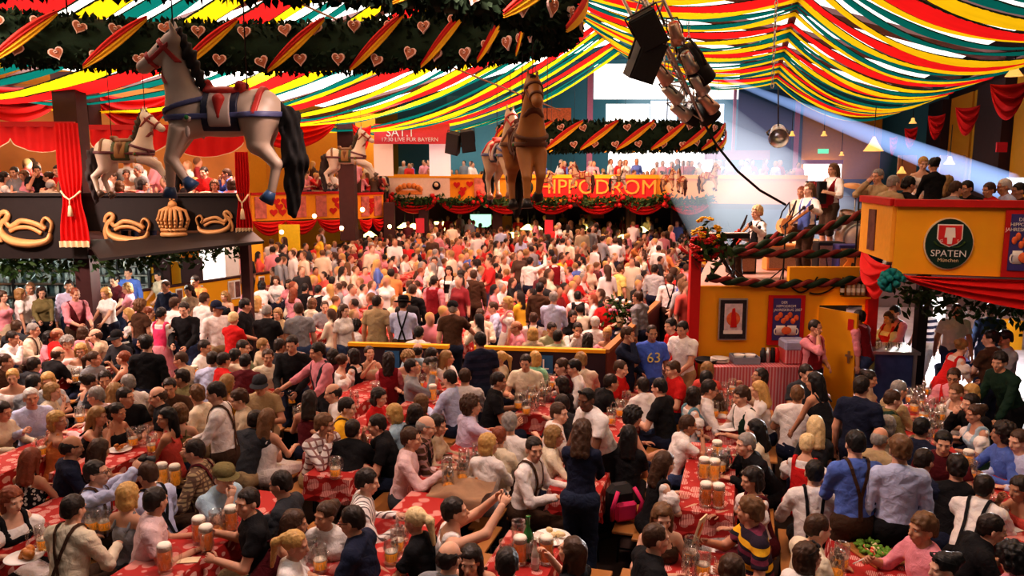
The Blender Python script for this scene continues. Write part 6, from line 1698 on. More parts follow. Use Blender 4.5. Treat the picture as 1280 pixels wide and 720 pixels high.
# ---- right balcony guests
RG='guests on the yellow right balcony'
for a in [(1097,221,13.3,200,'face','m','short','grey','shirt','khaki','man in beige drinking beside the drum kit, right balcony'),(1117,230,12.4,20,'table','m','short','grey','shirt','khaki','grey-haired man in khaki at the left end of the right balcony'),
 (1136,232,12.4,10,'table','m','thick','black','shirt','black','black-haired man in black on the right balcony'),(1154,205,13.6,260,'front','f','short','blond','blouse','white','blond person facing the standing woman on the right balcony'),
 (1167,207,12.7,95,'front','f','bun','black','shirt','black','standing woman in a black top on the right balcony'),(1185,229,13.4,20,'table','f','wavy','dblond','tee','brown','fair-haired head left of the grey shirt on the right balcony'),
 (1195,237,12.3,15,'table','m','short','brown','shirt','grey','brown-haired man in a grey shirt on the right balcony'),(1208,236,12.7,200,'chin','m','short','black','shirt','black','dark-haired man with hand at his face on the right balcony'),
 (1236,238,12.4,190,'table','f','short','brown','tee','red','brown-haired person in red on the right balcony'),(1255,234,12.4,170,'table','m','short','white','shirt','pblue','white-haired man in pale blue on the right balcony'),
 (1273,239,12.4,180,'table','m','short','dark','tee','brown','dark-haired man at the far right end of the right balcony')]:
    putY(*a[:5],*a[5:10],'trousers','navy','',a[10],RG)
LG='guests on the black left balcony'
for i,(x,y,f,s,h,hc,t,tc,lab) in enumerate([(6,222,20,'f','bob','dark','blouse','white','dark-haired woman in white at the left end of the black balcony'),(18,216,270,'m','short','dark','shirt','grey','man in grey near the left end of the black balcony'),(30,220,250,'f','bob','lbrown','tee','pink','brown-haired woman in pink, balcony left of the tied curtain'),
 (46,214,300,'m','short','dark','tee','black','man in black left of the tied balcony curtain'),(60,222,200,'f','bun','brown','tee','maroon','woman in maroon left of the tied balcony curtain'),(72,214,260,'m','short','black','tee','red','dark-haired man in red just left of the tied curtain'),
 (64,232,80,'m','bald','grey','shirt','tan','balding man in tan with his back to the balcony edge'),(78,234,90,'f','bob','dblond','tee','tan','blonde head just above the balcony edge by the tied curtain'),
 (132,218,200,'m','short','dark','tee','white','man in white under the cream horse on the black balcony'),(141,222,250,'m','buzz','brown','shirt','white','man in a white shirt between the cream horse legs and the large horse'),(158,219,300,'f','bun','brown','blouse','white','woman in a white blouse behind the large horse foreleg'),
 (150,234,85,'f','bob','lbrown','tee','coral','brown-haired woman in coral at the balcony edge'),(179,232,20,'f','bob','dark','tee','pink','woman in pink at the balcony edge left of the large horse leg'),(173,214,230,'m','short','grey','tee','grey','grey-haired man behind the large horse foreleg'),
 (255,216,260,'m','short','dark','tee','red','dark-haired man in red between the large horse legs'),(283,218,200,'m','short','brown','shirt','blue','man in a blue shirt near the right end of the black balcony'),(268,232,280,'f','bob','lbrown','blouse','white','woman in white at the balcony edge above the crown'),(290,232,90,'f','bob','brown','tee','pink','woman in pink at the balcony edge by the right-hand curtain')]):
    putY(x,y,17.4 if y<226 else 16.4,f,'table' if i%3 else 'chin',s,h,hc,t,tc,'trousers','navy','',lab,LG)
# ================================================================ the uncounted crowd behind
def crowd_variants():
    out=[]
    for pose,sex in(('table','m'),('lap','f'),('down','m'),('chin','m'),('table','f'),('down','f'),('tableL','m'),('front','m')):
        g=rig(pose,sex)
        groups=[('shirt',g.prT+[x for a in g.arms for x in a[3:4]],.015),('skin',[x for a in g.arms for x in a[4:5]]+g.prN+[ell(g.head,(.072,.09,.115))],.006),
                ('hair',[ell(g.head+np3((0,-.025,.035)),(.082,.092,.092))]+([cap(g.head+np3((0,-.06,0)),g.head+np3((0,-.09,-.2)),.07,.06)] if sex=='f' else []),.008),('leg',[x for l in g.legs for x in l[3:5]],.015)]
        allp=[p for _,ps,_ in groups for p in ps]
        f=lambda P:np.min([evs(ps,P,.04,i) for _,ps,i in groups],0)
        lo,hi=bounds(allp,.06); V,Q=snets(f,lo,hi,.050)
        ds=np.stack([evs(ps,V,.04,i) for _,ps,i in groups]); lab=ds.argmin(0)
        # hair only behind and above the face
        q=V-g.head; face=(q[:,1]>.02)&(q[:,2]<.06); lab[(lab==2)&face&(np.abs(q[:,2])<.14)]=1
        out.append((V,Q,lab,g.kind))
    return out
CV=crowd_variants()
def crowd_object(name,spots,label,group=None,seed=5):
    q=random.Random(seed); Vs=[];Fs=[];Cs=[];b=0
    shirts=['white']*7+['cream']*4+['pink']*5+['red']*6+['black']*4+['navy','grey','lgrey','pblue','blue','maroon','coral','coral','yellow','tan','brown','char','dred','orange']
    hairs=['dark']*5+['brown']*5+['black']*3+['lbrown']*4+['blond']*3+['dblond']*2+['grey']*2+['red']
    for (x,y,z,face,stand) in spots:
        V,Q,lab,kind=q.choice([v for v in CV if (v[3]=='stand')==stand])
        a=R(face-90); s=q.uniform(.93,1.04); R_=np.array([[math.cos(a),-math.sin(a),0],[math.sin(a),math.cos(a),0],[0,0,1]])*s
        Vs.append(V@R_.T+np.array((x,y,z))); Fs.append(Q+b); b+=len(V)
        pal=np.array([C[q.choice(shirts)],SKIN[q.randrange(5)],HC[q.choice(hairs)],C[q.choice(['leather','navy','black','denim','khaki'])]])
        Cs.append(pal[lab])
    V=np.concatenate(Vs);Fq=np.concatenate(Fs);Cc=np.concatenate(Cs)
    me=bpy.data.meshes.new(name); me.vertices.add(len(V)); me.vertices.foreach_set('co',V.ravel()); me.loops.add(Fq.size); me.loops.foreach_set('vertex_index',Fq.ravel().astype(np.int32))
    me.polygons.add(len(Fq)); me.polygons.foreach_set('loop_start',np.arange(0,Fq.size,4,dtype=np.int32)); me.polygons.foreach_set('loop_total',np.full(len(Fq),4,np.int32)); me.update(calc_edges=True)
    me.polygons.foreach_set('use_smooth',np.ones(len(Fq),bool))
    at=me.color_attributes.new('Col','FLOAT_COLOR','POINT'); at.data.foreach_set('color',np.concatenate([Cc,np.ones((len(Cc),1))],1).ravel().astype(np.float32))
    if 'crowd_cloth' not in _mc:
        m,nt,bs=new_mat('crowd_cloth'); vc=node(nt,'ShaderNodeVertexColor',layer_name='Col'); nt.links.new(vc.outputs[0],bs.inputs['Base Color']); bs.inputs['Roughness'].default_value=.8; _mc['crowd_cloth']=m
    me.materials.append(_mc['crowd_cloth']); me.validate()
    o=bpy.data.objects.new(name,me); link(o); return tag(o,label,'crowd',group,'stuff')
# tables in the hall beyond the counted guests
M_CLOTHR=None
hall=[];tabs=[]
q=random.Random(11)
placed=[(o.location.x,o.location.y) for o in PEOPLE if o.location.z<.5]
bpy.context.view_layer.update()
def img(p):
    d=Vector(p)-Vector((0,0,CAM_H)); yf=d.y*cp-d.z*sp; zz=d.y*sp+d.z*cp
    return 640+F*d.x/yf,360-F*zz/yf
def free(x,y,r=.42): return all((x-a)**2+(y-b)**2>r*r for a,b in placed)
u=-14.5
while u<4.6:
    v=12.
    while v<41:
        c=room(u,v,0); px,py=img(c+UP*1.2); ok=True
        if py>436 or (py>400 and not(436<px<760)) or (c.y<15.0 and px>430): ok=False
        # left of the fence line, right of the partition side
        if px<385 and py>(374+(px-103)*(334-374)/277.)-26 : ok=False if px<240 or py>376-(px-240)*.30 else ok
        if px<300: ok=False
        if py>330 and px>815+ (400-py)*.3: ok=False
        if c.y<18 and px>800: ok=False
        if px>862 and c.y<22: ok=False
        if ok:
            tabs.append((u,v))
            for sd in(-1,1):
                for k in range(4):
                    if q.random()<.93:
                        p=room(u+sd*.55,v-.85+k*.57+q.uniform(-.08,.08),0)
                        f=-16.5 if sd<0 else 163.5
                        if q.random()<.12: hall.append((p.x,p.y,0,q.uniform(0,360),True))
                        else: hall.append((p.x,p.y,0,f+q.uniform(-40,40),False))
            for k in range(2):
                if q.random()<.30: p=room(u+.72*q.choice((-1,1)),v+1.3+q.uniform(-.2,.2),0); hall.append((p.x,p.y,0,q.uniform(0,360),True))
        v+=2.65
    u+=1.55
hall=[h for h in hall if free(h[0],h[1]) and not(abs(img((h[0],h[1],1.))[0]-800)<0)]
crowd_object('festival_crowd',hall,'dense crowd of guests filling the hall beyond the dark partition')
gal=[]
for i in range(150):
    px=q.uniform(566,1010); r=q.random(); p=fb(px,215)+AV*(.6+4.2*r); gal.append((p.x,p.y,2.6+.35*r*0,FR*57.3-90+q.uniform(-80,80),q.random()<.35))
for i in range(26):
    px=q.uniform(490,540); p=fb(px,215)+AV*(.8+4*q.random()); gal.append((p.x,p.y,2.6,-100+q.uniform(-60,60),q.random()<.4))
for i in range(60):
    px=q.uniform(372,480); Y=q.uniform(31.5,35.5)+(px-372)*.015; p=at_y(px,220,Y); gal.append((p.x,p.y,2.55,q.uniform(0,360),q.random()<.2))
for i in range(46):
    px=q.uniform(-20,300); p=at_y(px,220,q.uniform(18.2,20.2)); gal.append((p.x,p.y,2.50,q.uniform(0,360),q.random()<.3))
crowd_object('gallery_crowd',gal,'guests packed on the far balcony and behind the left balcony railings',seed=9)
side=[]
for i in range(16):
    px=q.uniform(300,372); Y=q.uniform(21,26); p=at_y(px,340,Y); side.append((p.x,p.y,0,q.uniform(0,360),True))
for i in range(9):
    px=q.uniform(842,866); Y=q.uniform(15.5,20); p=at_y(px,340,Y); side.append((p.x,p.y,0,q.uniform(0,360),True))
crowd_object('side_crowd',side,'guests standing behind the far end of the yellow fence and beside the bandstand',seed=12)
print('guests',len(PEOPLE),'hall',len(hall),'tabs',len(tabs))
# ================================================================ tables, benches, mugs
def cloth_mat():
    m,nt,b=new_mat('red_printed_tablecloth'); L=nt.links.new; b.inputs['Roughness'].default_value=.8
    tc=node(nt,'ShaderNodeTexCoord'); vo=node(nt,'ShaderNodeTexVoronoi',i_Scale=9.); L(tc.outputs['Object'],vo.inputs['Vector'])
    lt=node(nt,'ShaderNodeMath',operation='LESS_THAN'); L(vo.outputs['Distance'],lt.inputs[0]); lt.inputs[1].default_value=.47
    wv=node(nt,'ShaderNodeTexWave',i_Scale=22.); L(tc.outputs['Object'],wv.inputs['Vector'])
    g2=node(nt,'ShaderNodeMath',operation='GREATER_THAN'); L(wv.outputs['Fac'],g2.inputs[0]); g2.inputs[1].default_value=.42
    mu=node(nt,'ShaderNodeMath',operation='MULTIPLY'); L(lt.outputs[0],mu.inputs[0]); L(g2.outputs[0],mu.inputs[1])
    m2=node(nt,'ShaderNodeMath',operation='MULTIPLY'); L(mu.outputs[0],m2.inputs[0]); m2.inputs[1].default_value=.9
    mx=node(nt,'ShaderNodeMix',data_type='RGBA'); L(m2.outputs[0],mx.inputs['Factor']); mx.inputs['A'].default_value=(.40,.018,.014,1); mx.inputs['B'].default_value=(.78,.46,.40,1)
    L(mx.outputs['Result'],b.inputs['Base Color']); return m
M_TC=cloth_mat()
def cloth_obj(Lh,Wh,drop,name='tablecloth'):
    m=MB(); nx,ny=26,10
    def fn(u,v):
        x=(u-.5)*2*(Wh+drop); y=(v-.5)*2*(Lh+drop)
        ox=max(0,abs(x)-Wh); oy=max(0,abs(y)-Lh); o=min(drop,math.hypot(ox,oy) if ox and oy else max(ox,oy))
        bx=min(abs(x),Wh); by=min(abs(y),Lh)
        fl=.035*o/drop*(1+.6*math.sin(x*16+y*19)) if o>0 else 0
        X=math.copysign(bx+(fl if ox>0 else 0),x); Y=math.copysign(by+(fl if oy>0 else 0),y)
        return (X,Y,.775-o)
    def grid2(us,vs):
        V=[fn(a,b) for a in us for b in vs]; n=len(vs)
        m.raw(V,[(i*n+j,(i+1)*n+j,(i+1)*n+j+1,i*n+j+1) for i in range(len(us)-1) for j in range(n-1)],0,False)
    tW=Wh+drop; tL=Lh+drop
    us=sorted(set(list(np.linspace(0,drop/(2*tW),5))+list(np.linspace(drop/(2*tW),1-drop/(2*tW),5))+list(np.linspace(1-drop/(2*tW),1,5))))
    vs=sorted(set(list(np.linspace(0,drop/(2*tL),5))+list(np.linspace(drop/(2*tL),1-drop/(2*tL),22))+list(np.linspace(1-drop/(2*tL),1,5))))
    grid2(us,vs); return m.mesh(name,[M_TC])
CL=cloth_obj(1.0,.265,.27)
tb=MB(); tb.box((0,0,.745),(.51,1.98,.03),bev=.006); TBM=tb.mesh('tabletop',[M_WOOD])
def leg_mesh(y):
    m=MB()
    for s in(-1,1): m.tube([(s*.21,y,.73),(s*.24,y,.0)],.016,6)
    m.tube([(-.26,y,.25),(.26,y,.25)],.012,6); m.tube([(0,y,.70),(0,y*.45,.73)],.010,6); return m.mesh('leg_frame',[M_DKST])
LEGM=[leg_mesh(-.85),leg_mesh(.85)]
bm_=MB(); bm_.box((0,0,.455),(.25,2.2,.03),bev=.006); BSM=bm_.mesh('bench_seat',[M_WOOD])
def bleg(y):
    m=MB()
    for s in(-1,1): m.tube([(s*.09,y,.44),(s*.11,y,.0)],.014,6)
    m.tube([(-.10,y,.15),(.10,y,.15)],.011,6); return m.mesh('bench_leg',[M_DKST])
BLM=[bleg(-.8),bleg(.8)]
def mk(name,me,parent=None,loc=None,rz=None):
    o=bpy.data.objects.new(name,me); link(o,parent)
    if loc is not None: o.location=loc
    if rz is not None: o.rotation_euler=(0,0,rz)
    return o
def table(P,lab,sh,benches=(1,1)):
    rzv=FR
    o=empty('beer_table',(P.x,P.y,0),rzv,'folding beer table under red cloth, %s'%sh,'table','folding beer tables')
    mk('tabletop',TBM,o); mk('folding_leg',LEGM[0],o); mk('folding_leg',LEGM[1],o)
    c=mk('tablecloth',CL,None,(P.x,P.y,0),rzv); tag(c,lab,'tablecloth','red printed tablecloths')
    for i,sd in enumerate((-1,1)):
        if benches[i]:
            q_=P+LV*(sd*.54); b=empty('beer_bench',(q_.x,q_.y,0),rzv,'wooden bench on the %s side of the %s'%('left' if sd<0 else 'right',sh),'bench','beer benches')
            mk('bench_seat',BSM,b); mk('bench_leg',BLM[0],b); mk('bench_leg',BLM[1],b)
def tfar(px,py): return at_z(px,py,.775)-AV*1.0
def tnear(px,py): # px,py = centre of the near table edge
    p=at_z(px,py,.775); return p+AV*1.0
NEAR=[('red cloth on the lower-left corner table with the chicken plate',at_z(10,668,.775)),('red cloth under the four beer mugs at lower left',at_z(258,668,.775)),('red patterned cloth hanging at the end of the plaid man\'s table',tnear(408,597)),
 ('red cloth with a jacket lying on it at the centre table',tnear(540,612)),('red cloth end just left of the standing navy sweater',tnear(716,616)),('red cloth covered with empty glasses right of centre',tnear(668,518)),
 ('red cloth of the near table between puffed sleeves and rugby shirt',tnear(880,641)),('red cloth of the table before the long blonde hair',tnear(903,538)),('red cloth at the bottom edge under the tall glass, right of centre',tfar(874,688)),
 ('red cloth at the bottom edge under the green bottle',tfar(672,667)),('red cloth of the table before the white striped shirt',at_z(492,672,.775)),('red cloth at the left edge before the cream blouse',at_z(36,566,.775)),
 ('red cloth between the black tank top and the coral dress',at_z(172,556,.775)),('red cloth of the long right table before the white puffed blouse',tnear(1166,566)),
 ('red cloth at the lower right edge of the picture',at_z(1268,640,.775)),('red cloth before the large white polo shirt',at_z(778,510,.775)),('red cloth under the salad board at lower right',at_z(1085,700,.775)),
 ('red cloth left of the standing lederhosen man',at_z(212,482,.775)),('red cloth behind the khaki cap',at_z(352,480,.775)),('red cloth before the pointing waiter\'s neighbours',at_z(455,488,.775)),('red cloth at the upper left before the blonde woman',at_z(60,470,.775)),
 ('red cloth beside the drinking man below the partition',at_z(545,492,.775)),('red cloth before the white cardigan at the bottom',at_z(405,705,.775)),('red cloth before the dark-haired man in yellow',at_z(455,535,.775))]
SHORT=['lower-left corner table', 'four-mug table at lower left', "plaid man's table", 'jacket-covered centre table', 'table beside the navy sweater', 'glass-covered table right of centre', "rugby man's table", "long blonde woman's table", 'bottom table under the tall glass', "green bottle's table", "striped shirt man's table", 'cream blouse table at the left edge', "coral dress woman's table", 'long right-hand table', 'lower right edge table', "large white polo's table", 'salad board table', 'table left of the lederhosen man', "khaki cap man's table", 'table beyond the pointing waiter', "blonde woman's upper left table", "drinking man's table", "white cardigan woman's table", "yellow T-shirt man's table"]
for (lab,P),sh in zip(NEAR,SHORT): table(P,lab,sh)
mid=[]
for i,(u,v) in enumerate(sorted(tabs,key=lambda t:t[1])):
    p=room(u,v,0); x,y=img(p+UP*.78)
    if y>338 and len(mid)<36:
        c=mk('tablecloth',CL,None,(p.x,p.y,0),FR); mid.append(c); tag(c,'red cloth on a far crowded table beyond the partition','tablecloth','red tablecloths of the far tables')
# ---- mugs
def glass_mat(name,tint,alpha):
    m,nt,b=new_mat(name); L=nt.links.new; nt.nodes.remove(b)
    t=node(nt,'ShaderNodeBsdfTransparent'); t.inputs[0].default_value=(*tint,1); g=node(nt,'ShaderNodeBsdfGlossy'); g.inputs['Roughness'].default_value=.08; d=node(nt,'ShaderNodeBsdfDiffuse'); d.inputs[0].default_value=(.7,.68,.64,1)
    lw=node(nt,'ShaderNodeLayerWeight'); lw.inputs[0].default_value=.35
    a=node(nt,'ShaderNodeMixShader'); a.inputs[0].default_value=.18; L(g.outputs[0],a.inputs[1]); L(d.outputs[0],a.inputs[2])
    mr=node(nt,'ShaderNodeMapRange'); L(lw.outputs['Facing'],mr.inputs['Value']); mr.inputs['To Min'].default_value=alpha; mr.inputs['To Max'].default_value=.55
    x=node(nt,'ShaderNodeMixShader'); L(mr.outputs[0],x.inputs[0]); L(t.outputs[0],x.inputs[1]); L(a.outputs[0],x.inputs[2]); L(x.outputs[0],nt.nodes['Material Output'].inputs[0]); return m
M_GLS=glass_mat('mug_glass',(.98,.97,.95),.05)
M_BEER=mat('lager_beer',(.85,.27,.02),.15,var=.2,scale=9,emit=.28,spec=.5); M_BEERD=mat('amber_beer',(.62,.12,.012),.15,var=.2,scale=9,emit=.18,spec=.5); M_FOAM=mat('beer_foam',(.90,.82,.70),.8,var=.06,scale=60)  # beers get a slight emission so they look bright amber
def mug_mesh():
    m=MB(); m.lathe([(.020,.0),(.050,.0),(.054,.012),(.050,.03),(.0525,.12),(.054,.200),(.050,.200),(.047,.12),(.045,.03),(.02,.022)],18)
    for k in range(2):
        for j in range(8):
            a=2*math.pi*(j+.5*k)/8; m.sph((.051*math.cos(a),.051*math.sin(a),.06+.07*k),(.012,.012,.022),6,4)
    m.tube([(.050,0,.170),(.085,0,.172),(.105,0,.14),(.105,0,.09),(.088,0,.052),(.050,0,.045)],.010,6); return m.mesh('beer_mug',[M_GLS])
MUG=mug_mesh()
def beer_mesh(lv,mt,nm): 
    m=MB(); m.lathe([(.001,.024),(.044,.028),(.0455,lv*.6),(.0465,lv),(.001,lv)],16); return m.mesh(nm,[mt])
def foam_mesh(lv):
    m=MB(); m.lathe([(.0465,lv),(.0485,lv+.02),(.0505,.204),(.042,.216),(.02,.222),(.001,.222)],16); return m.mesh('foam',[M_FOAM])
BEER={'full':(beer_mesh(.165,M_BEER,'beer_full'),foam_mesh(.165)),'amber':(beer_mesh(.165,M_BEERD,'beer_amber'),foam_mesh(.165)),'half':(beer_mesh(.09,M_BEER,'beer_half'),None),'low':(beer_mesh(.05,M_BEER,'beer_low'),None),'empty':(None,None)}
ftm=MB(); ftm.lathe([(.0465,.09),(.0475,.10),(.001,.102)],16,cap=False); THIN=ftm.mesh('thin_foam',[M_FOAM])
def mug(px,py,kind,label,z=.78,rz=None,group='beer mugs on the tables'):
    P=at_z(px,py,z+.10); P.z=z
    o=mk('beer_mug',MUG,None,P,rnd.uniform(0,6.28) if rz is None else rz); o.scale=(1.12,)*3; tag(o,label,'beer mug',group)
    b,f=BEER[kind]
    if b: mk('beer',b,o)
    if f: mk('foam',f,o)
    elif kind=='half': mk('foam',THIN,o)
    return o
for a in '''258 676 amber|foaming amber beer mug nearest the camera on the lower-left table
249 665 amber|foaming beer mug just behind the nearest pair, lower-left table
206 700 amber|beer mug alone before the pink T-shirt man
289 651 amber|beer mug in front of the black T-shirt man's chin
114 652 half|half-full mug behind the cream shirt with crossed braces, left one
130 652 half|half-full mug behind the cream shirt with crossed braces, right one
54 674 half|mug beside the chicken plate at the lower left
203 595 full|foam-topped mug between the brown-haired man and the checked shirt, left one
219 597 full|foam-topped mug between the brown-haired man and the checked shirt, right one
166 548 half|mug on the table left of the coral dress
100 520 half|mug in front of the pale pink shirt, left side
180 545 empty|empty glass beside the camera holder's table
419 586 half|half-full mug at the end of the plaid man's table
455 560 low|nearly empty mug before the black T-shirt man's back
578 590 low|nearly empty mug at the centre table by the pink shirt
592 580 half|mug in the middle of the centre table
597 568 empty|empty glass at the far side of the centre table
580 575 empty|empty glass behind the pink shirt's hand
497 676 half|mug with beer left of the black-clad ponytail
503 660 empty|tall empty glass left of the black-clad ponytail
489 690 half|half-full mug at the near end of the ponytail woman's table
648 668 empty|tall glass rising highest on the bottle table
650 690 amber|amber mug left of the green bottle
633 694 low|low glass at the left edge of the bottle table
672 686 empty|empty mug right of the green bottle
683 690 amber|amber mug at the right of the bottle table
864 690 half|tall mug nearest on the bottom right-centre table
862 708 empty|empty mug in front of the tall mug, bottom right-centre
879 706 half|mug at the right of the bottom right-centre table
882 620 amber|amber mug left of the pair on the rugby man's table
898 622 amber|amber mug right of the pair on the rugby man's table
880 588 full|full mug farther back on the rugby man's table, left
893 590 full|full mug farther back on the rugby man's table, middle
905 575 empty|empty glass before the black jacket sleeve
915 572 empty|second empty glass before the black jacket sleeve
896 566 full|full mug beside the chin-on-hand woman
905 510 low|low mug on the table before the light blue bodice
898 500 empty|empty glass before the man with glasses
913 498 empty|empty glass before the dark green waistcoat
906 489 empty|empty glass farther up the blonde woman's table
915 484 half|half mug at the far end of the blonde woman's table
658 510 half|half mug at the near left of the glass-covered table
668 504 empty|empty glass third along the glass-covered table
655 500 empty|empty glass at the left edge of the glass-covered table
677 498 empty|empty glass at the right of the glass-covered table
664 493 half|mug in the middle of the glass-covered table
680 486 half|mug before the black-haired man in the white shirt
672 478 half|mug before the mint green top
541 493 full|full mug before the drinking man
530 478 half|mug beside the coral top
775 512 half|mug before the black polo at the right-centre table
783 500 empty|empty glass before the large white polo
764 522 half|half mug at the near end of the right-centre table
1150 500 half|mug on the far half of the right table, left
1162 508 empty|empty glass on the far half of the right table
1155 517 half|mug in the middle of the right table
1168 525 empty|empty glass before the man resting his chin
1160 535 half|half mug before the white puffed blouse
1172 540 low|low mug right of the half mug on the right table
1150 493 empty|empty glass far along the right table
1166 497 half|half mug before the red waistcoat
1210 578 full|foaming mug before the curly dark-haired man
1213 590 half|mug at the near side of the right edge table
1250 650 half|mug at the lower right edge table
1046 707 low|pale drink at the left of the salad board
1236 636 half|mug under the leaning white shirt
372 520 half|mug behind the broad dark grey T-shirt
365 497 half|mug before the maroon top
470 488 half|mug near the dark red waistcoat
205 470 half|mug between the tan and olive T-shirts
243 468 full|mug before the pale polo
290 480 half|mug behind the lederhosen man's shoulder
95 470 half|mug before the grey T-shirt woman
352 478 empty|glass before the khaki cap
443 500 empty|glass before the yellow T-shirt
25 438 half|mug at the upper left table edge
388 690 empty|glass before the blonde ponytail at the bottom
400 700 half|mug before the white cardigan at the bottom
1143 507 half|mug before the laughing man in olive, nearer one
1138 496 half|mug before the laughing man in olive, farther one
1157 548 empty|empty glass at the near end of the right table
1176 517 half|mug at the elbow of the woman leaning over the right table
1181 508 low|low glass beside the leaning woman's mug
1158 486 half|mug at the far end of the right table
888 574 half|mug behind the front four on the rugby man's table, left
901 580 half|mug behind the front four on the rugby man's table, right
893 513 half|mug by the light blue bodice's hands
920 512 empty|empty glass by the dark green waistcoat's elbow
690 478 half|mug at the far right of the glass-covered table
684 494 empty|empty glass near the black-clad woman, glass-covered table
648 503 half|mug at the front left corner of the glass-covered table
604 590 half|mug by the wavy-haired white shirt's hand
560 600 low|low mug beside the tan jacket
130 545 half|mug by the black tank top's elbow
190 556 half|mug before the coral dress, nearer one
52 560 half|mug on the left edge table
270 655 low|low glass behind the foaming mugs at lower left
1052 697 half|mug behind the salad board'''.split('\n'):
    s,lab=a.split('|'); x,y,k=s.split(); mug(float(x),float(y),k,lab)
# ---- other things on the tables
M_GREENB=glass_mat('green_glass',(.15,.55,.18),.45)
def bottle(px,py,z,mt,label,s=1.):
    P=at_z(px,py,z+.12); P.z=z; m=MB(); m.lathe([(.001,0),(.036,0),(.038,.02),(.038,.16),(.030,.19),(.014,.23),(.013,.29),(.016,.295),(.016,.305),(.001,.305)],14)
    o=m.build('bottle',mt); o.location=P; o.scale=(s,)*3; tag(o,label,'bottle'); n=MB(); n.lathe([(.0385,.06),(.0385,.13)],14,cap=False); n.build('paper_label',M_WHITE,o); return o
bottle(660,682,.78,mat('green_bottle',(.02,.14,.03),.12,spec=.6,var=.05),'green water bottle standing on the table at the bottom centre',1.25)
bottle(669,694,.78,mat('clear_bottle',(.45,.42,.36),.15,spec=.6,var=.05),'small clear bottle right of the green bottle',.85)
def plate(px,py,r,label,food=None,board=False):
    P=at_z(px,py,.79); P.z=.777; o=empty('plate',P,rnd.uniform(0,3),label,'plate')
    m=MB()
    if board: m.box((0,0,.012),(r*2.2,r*1.5,.024),bev=.006)
    else: m.lathe([(.001,.004),(r*.62,.004),(r,.018),(r*.99,.024),(r*.62,.010),(.001,.010)],22)
    m.build('board' if board else 'dish',M_WOOD if board else M_WHITE,o)
    if food:
        for nm,n,sp,sz,mt in food:
            f=MB(); q_=random.Random(n*7)
            for i in range(n):
                a=q_.uniform(0,6.28); rr=sp*math.sqrt(q_.random()); f.sph((rr*math.cos(a)*1.2,rr*math.sin(a)*.9,.03+q_.uniform(0,.035)),(sz*q_.uniform(.7,1.3),sz*q_.uniform(.7,1.2),sz*q_.uniform(.4,.8)),8,6,M=Matrix.Rotation(q_.uniform(0,3),3,'X'))
            fo=f.build(nm,mt,o); fo['kind']='stuff'
M_CHK=mat('roast_chicken',(.50,.17,.03),.35,var=.35,scale=20,spec=.5); M_SAL=mat('salad_leaf',(.13,.26,.03),.6,var=.5,scale=25); M_TOM=mat('tomato',(.60,.04,.02),.3); M_CHZ=mat('cheese',(.80,.62,.35),.6)
plate(30,697,.15,'plate of roast chicken on the lower-left corner table',[('roast_chicken',5,.06,.055,M_CHK)])
plate(1093,692,.20,'wooden board of salad with tomatoes and cheese at lower right',[('lettuce',60,.14,.026,M_SAL),('tomato_pieces',14,.11,.022,M_TOM),('cheese_pieces',14,.10,.024,M_CHZ)],True)
plate(135,655,.14,'plate with a roast beside the two half-full mugs',[('roast_meat',5,.06,.045,M_CHK)]); plate(277,662,.13,'white plate with leftovers beside the foaming mugs',[('leftovers',5,.06,.03,M_CHK)])
plate(200,607,.13,'white plate before the brown checked shirt'); plate(690,672,.17,'white plate of food behind the green bottle',[('leftovers',6,.08,.03,M_CHZ)]); plate(598,600,.13,'pale plate at the near end of the centre table',[('bread',3,.05,.04,M_CHK)])
plate(908,535,.15,'white plate on the end of the blonde woman\'s table'); plate(118,535,.14,'white plate on the table before the black tank top',[('leftovers',5,.06,.035,M_CHZ)]); plate(150,562,.13,'plate of snacks beside the raised camera',[('snacks',7,.07,.03,M_CHK)])
def paper(px,py,w,h,rz,label,mt=None,z=.782):
    P=at_z(px,py,z); m=MB(); m.box((0,0,0),(w,h,.004)); o=m.build('menu_card',mt or M_WHITE); o.location=P; o.rotation_euler=(0,0,rz); return tag(o,label,'card','cards and papers on the tables')
paper(236,700,.17,.10,.1,'cream card with a pen lying on the lower-left red cloth',M_CREAM); paper(893,603,.12,.16,.4,'white card between the mugs on the rugby man\'s table'); paper(893,712,.10,.13,.1,'white card at the bottom edge, right of centre'); paper(1262,662,.2,.12,.3,'white paper at the lower right edge')
# jacket on the centre table, bag by the bench
def jk(u,v):
    x=(u-.5)*.62; y=(v-.5)*.8; r=max(abs(u-.5),abs(v-.5))*2; over=max(0,-y-.26)
    return (x*(1-.2*abs(v-.5)),y+over*.75,.80+.045*math.sin(u*9+v*4)*math.cos(v*11)*(1-r*.4)+.05*(1-r)-over*1.6)
m=MB(); m.grid(jk,24,26); P=at_z(578,612,.775)
o=m.build('jacket',mat('tan_jacket',(.33,.20,.12),.85,var=.2,bump=.4)); o.location=(P.x,P.y,0); o.rotation_euler=(0,0,FR); tag(o,'crumpled tan jacket draped over the end of the centre table','jacket')
P=at_z(775,645,.50); o=empty('backpack',(P.x,P.y,.47),R(20),'black backpack with a hot pink strap on the bench','backpack')
m=MB(); m.box((0,0,.19),(.30,.22,.38),bev=.07); m.build('pack_body',M_BLACK,o); m=MB(); m.box((0,-.12,.13),(.24,.07,.20),bev=.03); m.build('front_pocket',mat('hot_pink',(.75,.04,.16),.6),o); m=MB(); m.tube([(-.14,-.10,.05),(-.17,-.16,.20),(-.10,-.14,.36)],.022,6); m.tube([(.10,-.10,.36),(.17,-.15,.22),(.12,-.13,.03)],.022,6); m.build('strap',mat('hot_pink',(.75,.04,.16),.6),o)
